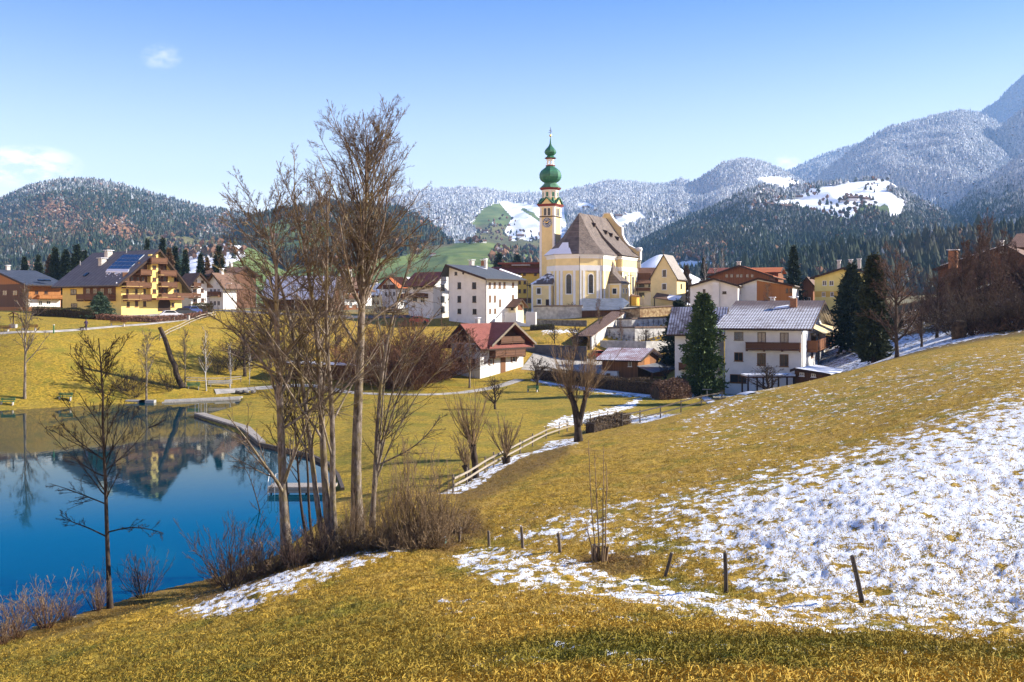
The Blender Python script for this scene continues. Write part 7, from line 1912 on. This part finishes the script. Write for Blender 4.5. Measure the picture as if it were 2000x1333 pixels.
for px,w_ in ((266,2.6),(288,2.0)):
    p = W(px,785,HC*F/(787-YH)); MB().box(p.x-o.x-w_/2,p.x-o.x+w_/2,p.y-o.y-.4,p.y-o.y+.5,-.5,.35).build('sluice_block',M_concrete,t)
for i,(px,lb) in enumerate([(480,'pile of pale boulders at the weir'),]):
    t = thing('boulder_pile',lb,'boulders',at(px,141.5))
    for k in range(7): MB().blob((random.uniform(-1.2,1.2),random.uniform(-.6,.6),.25),(.32,.26,.24),7,5,.2,k).build('boulder',M_stone,t)
Yd = HC*F/(962-YH); A = W(528,958,Yd); t = thing('landing_stage','narrow pale landing stage reaching into the lake behind the tall trees','jetty',(A.x,Yd,0)); wl_ = (655-528)/F*Yd
MB().box(0,wl_,-.7,.9,.34,.50).build('deck',M_plank,t); MB().box(-.02,wl_,-.76,-.705,.10,.46).build('side_board',M_rail,t)
for k in range(4): MB().tube([(.2+k*1.2,-.6,-1.6),(.2+k*1.2,-.6,.339)],.07,6).build('pile',M_postd,t)
for dx in (.05,.5): MB().tube([(dx,.1,.5),(dx,.1,1.3),(dx,-.5,1.35),(dx,-.85,.9),(dx,-.9,-.5)],.022,5).build('ladder_rail',M_metal,t)
# shelter roof in the park
t = thing('park_shelter','long low shelter with a snow edged roof behind the tall trees','shelter',at(625,150),-.12); 
MB().slab([(-6,-1.2,2.5),(9,-1.2,2.0),(9,2.2,2.3),(-6,2.2,2.8)],(0,0,.18)).build('roof',M_wood,t); MB().slab([(-6,-1.1,2.70),(9,-1.1,2.20),(9,.6,2.35),(-6,.6,2.85)],(0,0,.1)).build('roof_snow',M_snow,t); MB().box(-5.5,8.5,1.5,1.7,-.4,2.0).build('back_wall',M_wood,t)
for x_ in (-5,0,4,8): MB().box(x_-.08,x_+.08,-.9,-.74,-.4,2.0).build('post',M_beam,t)
# ------------------------------------------------------------------ cars
def car(label, p, rot, col, name, l=4.2):
    t = thing('car', label, 'car', p, rot, None); m = mat('car_'+name, col, .3, .03, 1, spec=.6)
    prof = [(-l/2,.35),(-l/2+.05,.8),(-l/2+.5,.95),(-l/2+1.0,1.42),(l/2-1.7,1.45),(l/2-1.0,.95),(l/2-.15,.78),(l/2,.4),(l/2-.1,.28),(-l/2+.1,.28)]
    MB().slab([(x,-.85,z) for x,z in prof],(0,1.7,0)).build('body',m,t)
    for s_ in (-.86,.80): MB().slab([(-l/2+.75,s_,.98),(-l/2+1.1,s_,1.36),(l/2-1.75,s_,1.38),(l/2-1.25,s_,.98)],(0,.06,0)).build('side_window',M_glass,t)
    MB().slab([(l/2-1.62,-.74,1.40),(l/2-1.62,.74,1.40),(l/2-1.05,.74,1.0),(l/2-1.05,-.74,1.0)],(.05,0,.05)).build('windscreen',M_glass,t)
    for x_ in (-l/2+.8,l/2-.85):
        for y_ in (-.88,.66): w_ = MB().tube([(x_,y_,.31),(x_,y_+.22,.31)],.31,12).build('wheel',mat('tyre',(.02,.02,.02),.8,.1),t)
    for y_ in (-.6,.6): MB().obox((l/2-.06,y_,.66),(1,0,0),(0,1,0),(0,0,1),.06,.16,.07).build('headlight',M_trim,t)
    return t
car('white car parked before the arched hotel entrance', at(334,178.5)+Vector((0,0,.15)), .5, (.72,.73,.75), 'white'); car('dark car parked right of the white one at the hotel', at(361,183)+Vector((0,0,.15)), .45, (.03,.04,.05), 'dark')
car('dark blue car parked at the far right of the hotel forecourt', at(374,186)+Vector((0,0,.15)), 1.2, (.03,.05,.16), 'blue'); car('red car parked by the white wing with the red roof', at(818,207)+Vector((0,0,.1)), .1, (.45,.03,.02), 'red')
car('black car parked before the orange roofed house', at(748,226)+Vector((0,0,.1)), .1, (.03,.03,.035), 'black'); car('grey car parked next to the black one on the road', at(768,228)+Vector((0,0,.1)), .05, (.25,.27,.3), 'grey'); car('red car half hidden behind the barn roof', at(1172,181)+Vector((0,0,.1)), .2, (.55,.04,.02), 'red')
for px,w_,Y,lb in ((310,2.0,175,'leftmost grey planter wall of the hotel forecourt'),(335,1.2,176.5,'middle grey planter wall before the white car'),(359,2.0,179,'rightmost grey planter wall before the dark car')):
    t = thing('planter',lb,'planter',at(px,Y)); MB().box(-w_/2,w_/2,-.3,.3,-.3,.75).build('trough',M_concrete,t); mb = MB(); mb.blob((0,0,.8),(w_*.42,.2,.14),9,5,.25,int(px)); mb.build('planting',N_hedg,t)
# ------------------------------------------------------------------ a walker with a dog on the lake path
p = hit(168,646); t = thing('person','person in a dark violet jacket walking a dog along the lake path','person',p,.3)
mb = MB()
mb.tube([(.10,.05,.04),(.09,-.02,.45),(.07,0,.86)],[.055,.065,.095],7); mb.tube([(-.12,-.12,.04),(-.09,.02,.46),(-.07,0,.86)],[.055,.065,.095],7)
mb.tube([(0,0,.80),(0,0,1.05),(0,.01,1.35),(0,.01,1.47),(0,.02,1.52)],[.15,.155,.20,.15,.06],9)
mb.tube([(.19,.01,1.40),(.25,.0,1.12),(.24,-.14,.90)],[.06,.05,.035],6); mb.tube([(-.19,.01,1.40),(-.26,.03,1.12),(-.27,-.12,.92)],[.06,.05,.035],6)
mb.tube([(0,.01,1.50),(0,.0,1.57)],[.05,.05],7); mb.blob((0,-.01,1.66),(.085,.10,.12),9,7,0)
mb.build('body',mat('violet_clothes',(.075,.045,.11),.9,.2,6),t,True); mb = MB(); mb.blob((0,.02,1.70),(.093,.105,.10),9,6,.03); mb.build('hair',M_beam,t)
p = hit(160,646); t = thing('dog','small dark dog walking ahead of its owner on the lake path','dog',p,.4); mb = MB()
mb.tube([(-.32,0,.42),(-.12,0,.43),(.15,0,.42),(.30,0,.46)],[.08,.11,.13,.09],8); mb.tube([(.28,0,.48),(.40,0,.60),(.46,0,.64)],[.07,.07,.075],7); mb.tube([(.46,0,.64),(.60,0,.60)],[.07,.035],7); mb.tube([(-.32,0,.45),(-.45,0,.55),(-.5,0,.66)],[.03,.022,.012],5)
for x_,s_ in ((.22,1),(.16,-1)): mb.tube([(x_,.06*s_,.40),(x_+.01,.06*s_,.2),(x_-.01,.06*s_,.0)],[.05,.03,.028],5)
for x_,s_ in ((-.25,1),(-.31,-1)): mb.tube([(x_,.06*s_,.42),(x_+.08,.06*s_,.26),(x_-.03,.06*s_,.15),(x_,.06*s_,.0)],[.065,.04,.027,.027],5)
for s_ in (-1,1): mb.tube([(.44,.05*s_,.69),(.43,.06*s_,.77)],[.03,.008],4)
mb.build('body',B_dark,t,True)
# ------------------------------------------------------------------ farms far out on the hills
def hill_at(px, py, ids):
    j = int(np.argmin(np.abs(hcols-px))); s_ = [IDN[i] for i in ids]
    k = np.nonzero(np.isin(hid[:,j], s_) & (HPY[:,j] <= py))[0]
    i = k[0] if len(k) else np.argmin(np.abs(HPY[:,j]-py))
    return Vector(((px-1000)/F*HY[i,j], HY[i,j], hz[i,j]))
farm = thing('farmhouse','x','farmhouse',(0,0,0),0,'farmhouses scattered over the far hills')
mb = MB(); mb.add([(-9,-6,-3),(9,-6,-3),(9,6,-3),(-9,6,-3),(-9,-6,3),(9,-6,3),(9,6,3),(-9,6,3)],[(0,1,5,4),(1,2,6,5),(2,3,7,6),(3,0,4,7)]); mb.build('ground_storey',M_white,farm)
mb = MB(); mb.add([(-9,-6,3),(9,-6,3),(9,6,3),(-9,6,3),(-9,-6,6),(9,-6,6),(9,6,6),(-9,6,6),(-9,0,9),(9,0,9)],[(0,1,5,4),(1,2,6,9,5),(2,3,7,6),(3,0,4,8,7)]); mb.build('timber_storey',M_wood,farm)
mb = MB(); mb.add([(-10.5,-8,5.3),(10.5,-8,5.3),(10.5,0,9.3),(-10.5,0,9.3),(-10.5,8,5.3),(10.5,8,5.3),(-10.5,-8,4.9),(10.5,-8,4.9),(10.5,8,4.9),(-10.5,8,4.9),(10.5,0,8.9),(-10.5,0,8.9)],[(0,1,2,3),(3,2,5,4),(0,6,7,1),(4,5,8,9),(1,7,10,8,5,2),(0,3,4,9,11,6)]); mb.build('roof',R_brownx,farm)
FARMS = [(1505,409,['knoll'],.4,1.1,'long reddish farmhouse at the lower left of the snowy farm shelf'),(1535,413,['knoll'],.2,1.1,'barn at the right end of the long reddish farm'),(1561,389,['knoll'],-.3,.8,'farmhouse on the upper left of the snowy farm shelf'),(1645,395,['knoll'],.3,.6,'small barn in the middle of the snowy farm shelf'),(1665,392,['knoll'],-.1,.9,'largest farmhouse in the middle of the snowy farm shelf'),(1692,396,['knoll'],.4,.8,'farmhouse right of the largest one on the snowy farm shelf'),(1646,420,['knoll'],.5,.55,'little hay barn below the farms on the snow'),(1552,366,['knoll','cone'],.2,.6,'barn at the top edge of the snowy farm shelf'),
 (902,475,['field'],.2,.45,'leftmost farm on the ridge of the green field'),(922,475,['field'],-.2,.75,'wide farm on the ridge of the green field'),(943,475,['field'],.5,.5,'pale farm at the right of the green ridge'),(1016,466,['ridge','field'],.3,1.0,'farm under the snowy alpine meadow left of the tower'),(918,455,['ridge'],.1,.9,'hamlet house above the green field ridge'),(934,452,['ridge'],.6,.8,'second hamlet house above the green field ridge'),(948,456,['ridge'],-.3,.8,'third hamlet house above the green field ridge'),(923,430,['ridge'],.2,.8,'barn at the edge of the alpine meadow'),
 (1145,412,['ridge'],.2,1.2,'farm on the snow patch right of the church tower'),(1169,415,['ridge'],-.2,1.0,'second farm on the snow patch right of the church tower'),(1208,428,['ridge','cone','knoll'],.2,1.0,'farm on the snow slope above the church roof'),(372,489,['snowfield','mid','left'],.3,.6,'barn on the snow slope right of the hotel'),(388,487,['snowfield','mid','left'],-.2,.45,'second barn on the snow slope right of the hotel'),(690,512,['field','mid'],.2,.5,'small barn in the green field behind the tall trees'),(845,500,['field'],.3,.35,'hut in the green field left of the white block')]
for i,(px,py,ids,rz,sc_,lb) in enumerate(FARMS):
    o = farm if i == 0 else copy_tree(farm); o['label'] = lb; o.location = hill_at(px,py,ids)+Vector((0,0,.5)); o.rotation_euler.z = rz; o.scale = (sc_,)*3
# loose trees and hedgerows on the open hillsides
def loose(pts, Hr, kind_r, label):
    P = np.array([list(hill_at(px,py,ids)) for px,py,ids in pts]); n = len(P)
    kk = np.where(rng.random(n) < kind_r, 2, 0); H_ = rng.uniform(Hr[0],Hr[1],n)
    forest_mesh('trees_on_the_meadows', label, P, H_, kk, np.full(n,.15), np.where(kk==2, rng.uniform(.55,1,n), rng.uniform(0,.4,n)), MATS['far_wood'])
pts = []
for (x0,x1,y0,y1,n,ids) in [(925,1060,455,475,60,['ridge','field']),(950,1010,425,462,40,['ridge']),(870,960,470,478,40,['field']),(1470,1560,400,420,40,['knoll']),(1600,1710,388,412,45,['knoll']),(1540,1720,415,430,60,['knoll']),(1570,1600,365,385,25,['knoll']),(1540,1580,355,370,25,['knoll','cone']),(1690,1745,352,378,20,['knoll']),(1000,1055,485,520,120,['field','ridge']),(960,1000,490,520,40,['field']),(260,480,462,500,110,['left','mid','snowfield']),(350,480,490,510,30,['snowfield']),(510,640,425,480,50,['mid']),(620,720,440,530,120,['mid','field']),(1140,1175,408,418,15,['ridge'])]:
    for _ in range(n): pts.append((random.uniform(x0,x1),random.uniform(y0,y1),ids))
loose(pts, (6,13), .55, 'loose trees and hedgerows on the open meadows of the far hills')
# ------------------------------------------------------------------ winter grass standing on the near slope
GX, GY, GZ = XX, YY, ZZ
A_px = (PX[:-1,1:]-PX[:-1,:-1])
dpy = PY[:-1,:-1]-PY[1:,:-1]
vis = (dpy > .05)&(YY[:-1,:-1] < 106)&(YY[:-1,:-1] > 8.5)&(PX[:-1,:-1] > -80)&(PX[:-1,:-1] < 2080)&(dl[:-1,:-1] > 1.2)&((hm[:-1,:-1] > .5))&((ZZ[:-1,:-1] > 1.2)|(YY[:-1,:-1] < 50))
def tufts(dens, ymax, blade, wid, per, rad, seed, snow_keep, label):
    r = np.random.default_rng(seed)
    sn_ = snow[:-1,:-1]
    w = np.where(vis & (YY[:-1,:-1] < ymax), A_px*dpy*dens*(1-snow_keep*smooth(sn_,.25,.75)), 0)
    n = r.poisson(np.clip(w,0,20)); ii,jj = np.nonzero(n); rep = n[ii,jj]; ii = np.repeat(ii,rep); jj = np.repeat(jj,rep)
    a = r.random(len(ii)); b = r.random(len(ii))
    def bil(Q): return (Q[ii,jj]*(1-a)+Q[ii,jj+1]*a)*(1-b)+(Q[ii+1,jj]*(1-a)+Q[ii+1,jj+1]*a)*b
    P = np.stack([bil(GX),bil(GY),bil(GZ)],-1); lf = bil(leaf); gr = bil(green)
    N = len(P); tone = np.clip(.30+.5*vnoise(P[:,0]*1.3,P[:,1]*1.3,8,3)+r.normal(0,.16,N)-.25*gr,0,1)
    P = np.repeat(P,per,0); tone = np.repeat(tone,per); M = len(P); gr = np.repeat(gr,per); lf = np.repeat(lf,per)
    P[:,:2] += r.normal(size=(M,2))*rad
    d = nrmz(np.stack([r.normal(0,.6,M),r.normal(0,.6,M),r.uniform(.35,1.2,M)],1)); L = (blade*r.uniform(.5,1.4,M))[:,None]
    e = nrmz(np.cross(d,np.tile([[.2,1.,.1]],(M,1))+r.normal(size=(M,3))*.5))*wid
    base_ = P-np.array([0,0,.02]); mid = base_+d*L*.6+np.array([0,0,.0]); tip = base_+d*L+np.stack([d[:,0]*.35*L[:,0],d[:,1]*.35*L[:,0],-.25*L[:,0]],1)
    V = np.stack([base_-e,base_+e,mid+e*.7,mid-e*.7,tip],1).reshape(-1,3)
    k = np.arange(M)[:,None]*5; T = np.concatenate([k+np.array([[0,1,2]]),k+np.array([[0,2,3]]),k+np.array([[3,2,4]])],0)
    o = np_mesh('winter_grass',V,T,m_grass,nv=3,attrs={'tone':np.repeat(tone,5),'green':np.repeat(gr,5),'leaf':np.repeat(lf,5)})
    return tag(o,label,'grass',None,'stuff')
m_grass, nt, bs = newmat('dry_grass_blades')
c1 = nt.mix(nt.attr('tone'), (.24,.14,.014), (.68,.45,.075))
gp_ = nt.ramp(nt.noise(nt.pos(),.28,5,.7),.50,.66)
c1 = nt.mix(nt.math('MULTIPLY', gp_, .65), c1, nt.mix(nt.attr('tone'), (.10,.10,.012), (.30,.28,.04)))
c1 = nt.mix(nt.math('MULTIPLY', nt.attr('green'), .75), c1, nt.mix(nt.attr('tone'), (.06,.07,.008), (.30,.25,.035)))
c1 = nt.mix(nt.math('MULTIPLY', nt.attr('leaf'), .6), c1, (.20,.11,.05))
nt.set(bs,'Base Color',c1); nt.set(bs,'Roughness',.8); nt.set(bs,'Specular IOR Level',.15)
tufts(1/9, 26, .052, .0034, 9, .05, 1, .72, 'short dry winter grass on the near slope')
tufts(1/11, 106, .12, .010, 4, .10, 2, .76, 'dry grass tussocks farther up the slope')
# ------------------------------------------------------------------ the air of the valley
m = bpy.data.materials.new('valley_haze'); m.use_nodes = True
nt = NT(m); nt.n.clear()
out = nt.new('ShaderNodeOutputMaterial')
pv = nt.new('ShaderNodeVolumePrincipled')
pv.inputs['Color'].default_value = (.26,.55,1.0,1)
pv.inputs['Density'].default_value = 0.000075
pv.inputs['Anisotropy'].default_value = 0.0
nt.l.new(pv.outputs[0], out.inputs['Volume'])
mb = MB(); mb.box(-7000,7000,-200,14500,-62,1900)
tag(mb.build('haze', m), 'thin blue haze filling the valley', 'haze', None, 'stuff')
# ------------------------------------------------------------------ camera, sky, sun, air
cam = bpy.data.cameras.new('camera'); co = bpy.data.objects.new('camera', cam); COL.objects.link(co)
co.location = (0,0,HC); co.rotation_euler = (math.radians(90),0,0)
cam.sensor_width = 36.0; cam.lens = 35.0; cam.clip_end = 40000; cam.clip_start = 0.1
cam.shift_y = -(666.5-YH)/2000.0
S.camera = co
SUN_EL, SUN_AZ = 28.0, 8.0     # degrees; azimuth measured from +X towards +Y
el, az = math.radians(SUN_EL), math.radians(SUN_AZ)
sd = Vector((math.cos(el)*math.cos(az), math.cos(el)*math.sin(az), math.sin(el)))
L = bpy.data.lights.new('sun', 'SUN'); L.energy = 5.0; L.angle = math.radians(0.5); L.color = (1.0,.93,.82)
lo = bpy.data.objects.new('sun', L); COL.objects.link(lo); lo.location = (200,0,300)
lo.rotation_euler = sd.to_track_quat('Z','Y').to_euler()
wd = bpy.data.worlds.new('World'); S.world = wd; wd.use_nodes = True
wn = wd.node_tree.nodes; wl = wd.node_tree.links
sky = wn.new('ShaderNodeTexSky'); sky.sky_type = 'NISHITA'; sky.sun_disc = False
sky.sun_elevation = el; sky.sun_rotation = math.pi/2-az
sky.altitude = 640; sky.air_density = 1.0; sky.dust_density = 0.0; sky.ozone_density = 3.0
wn['Background'].inputs[1].default_value = 0.085
tc = wn.new('ShaderNodeTexCoord'); sx = wn.new('ShaderNodeSeparateXYZ'); wl.new(tc.outputs['Generated'], sx.inputs[0])
mr = wn.new('ShaderNodeMapRange'); mr.interpolation_type = 'SMOOTHSTEP'; wl.new(sx.outputs[2], mr.inputs[0]); mr.inputs[1].default_value = .0; mr.inputs[2].default_value = .36
mx = wn.new('ShaderNodeMix'); mx.data_type = 'RGBA'; wl.new(mr.outputs[0], mx.inputs[0]); mx.inputs[6].default_value = (3.3,2.0,1.25,1); mx.inputs[7].default_value = (.19,.44,.90,1)
ml = wn.new('ShaderNodeMix'); ml.data_type = 'RGBA'; ml.blend_type = 'MULTIPLY'; ml.inputs[0].default_value = 1.0; wl.new(sky.outputs[0], ml.inputs[6]); wl.new(mx.outputs[2], ml.inputs[7])
# two faint clouds low on the left
def wmath(op, a, b=None):
    n = wn.new('ShaderNodeMath'); n.operation = op
    for i, v in enumerate((a, b)):
        if v is None: continue
        if isinstance(v, bpy.types.NodeSocket): wl.new(v, n.inputs[i])
        else: n.inputs[i].default_value = v
    return n.outputs[0]
azn = wmath('DIVIDE', sx.outputs[0], wmath('MAXIMUM', sx.outputs[1], .05)); eln = wmath('DIVIDE', sx.outputs[2], wmath('MAXIMUM', sx.outputs[1], .05))
cn = wn.new('ShaderNodeTexNoise'); cn.inputs['Scale'].default_value = 38; cn.inputs['Detail'].default_value = 6; cn.inputs['Roughness'].default_value = .6
mp = wn.new('ShaderNodeMapping'); mp.inputs['Scale'].default_value = (1,1,2.2); wl.new(tc.outputs['Generated'], mp.inputs[0]); wl.new(mp.outputs[0], cn.inputs['Vector'])
tot = None
for (ca, ce, ra, re_, st) in ((-.490,.141,.046,.017,1.5),(-.352,.252,.017,.011,.30),(.275,.143,.013,.008,.7)):
    a_ = wmath('DIVIDE', wmath('SUBTRACT', azn, ca), ra); e_ = wmath('DIVIDE', wmath('SUBTRACT', eln, ce), re_)
    dd_ = wmath('ADD', wmath('MULTIPLY', a_, a_), wmath('MULTIPLY', e_, e_))
    m_ = wmath('MAXIMUM', wmath('SUBTRACT', 1.0, wmath('MULTIPLY', dd_, .55)), 0.0)
    m_ = wmath('MULTIPLY', m_, st); tot = m_ if tot is None else wmath('ADD', tot, m_)
cr_ = wn.new('ShaderNodeMapRange'); cr_.interpolation_type = 'SMOOTHSTEP'; cr_.inputs[1].default_value = .36; cr_.inputs[2].default_value = .64; wl.new(cn.outputs[0], cr_.inputs[0])
tot = wmath('MULTIPLY', tot, cr_.outputs[0])
cmx = wn.new('ShaderNodeMix'); cmx.data_type = 'RGBA'; wl.new(tot, cmx.inputs[0]); wl.new(ml.outputs[2], cmx.inputs[6]); cmx.inputs[7].default_value = (11.0,9.6,9.0,1)
wl.new(cmx.outputs[2], wn['Background'].inputs[0])
S.view_settings.view_transform = 'Standard'; S.view_settings.look = 'None'
S.view_settings.exposure = 1.48; S.view_settings.gamma = 1.0
S.cycles.use_denoising = True
S.cycles.max_bounces = 6; S.cycles.volume_bounces = 0; S.cycles.transparent_max_bounces = 8
try:
    S.cycles.denoiser = 'OPENIMAGEDENOISE'
except Exception: pass
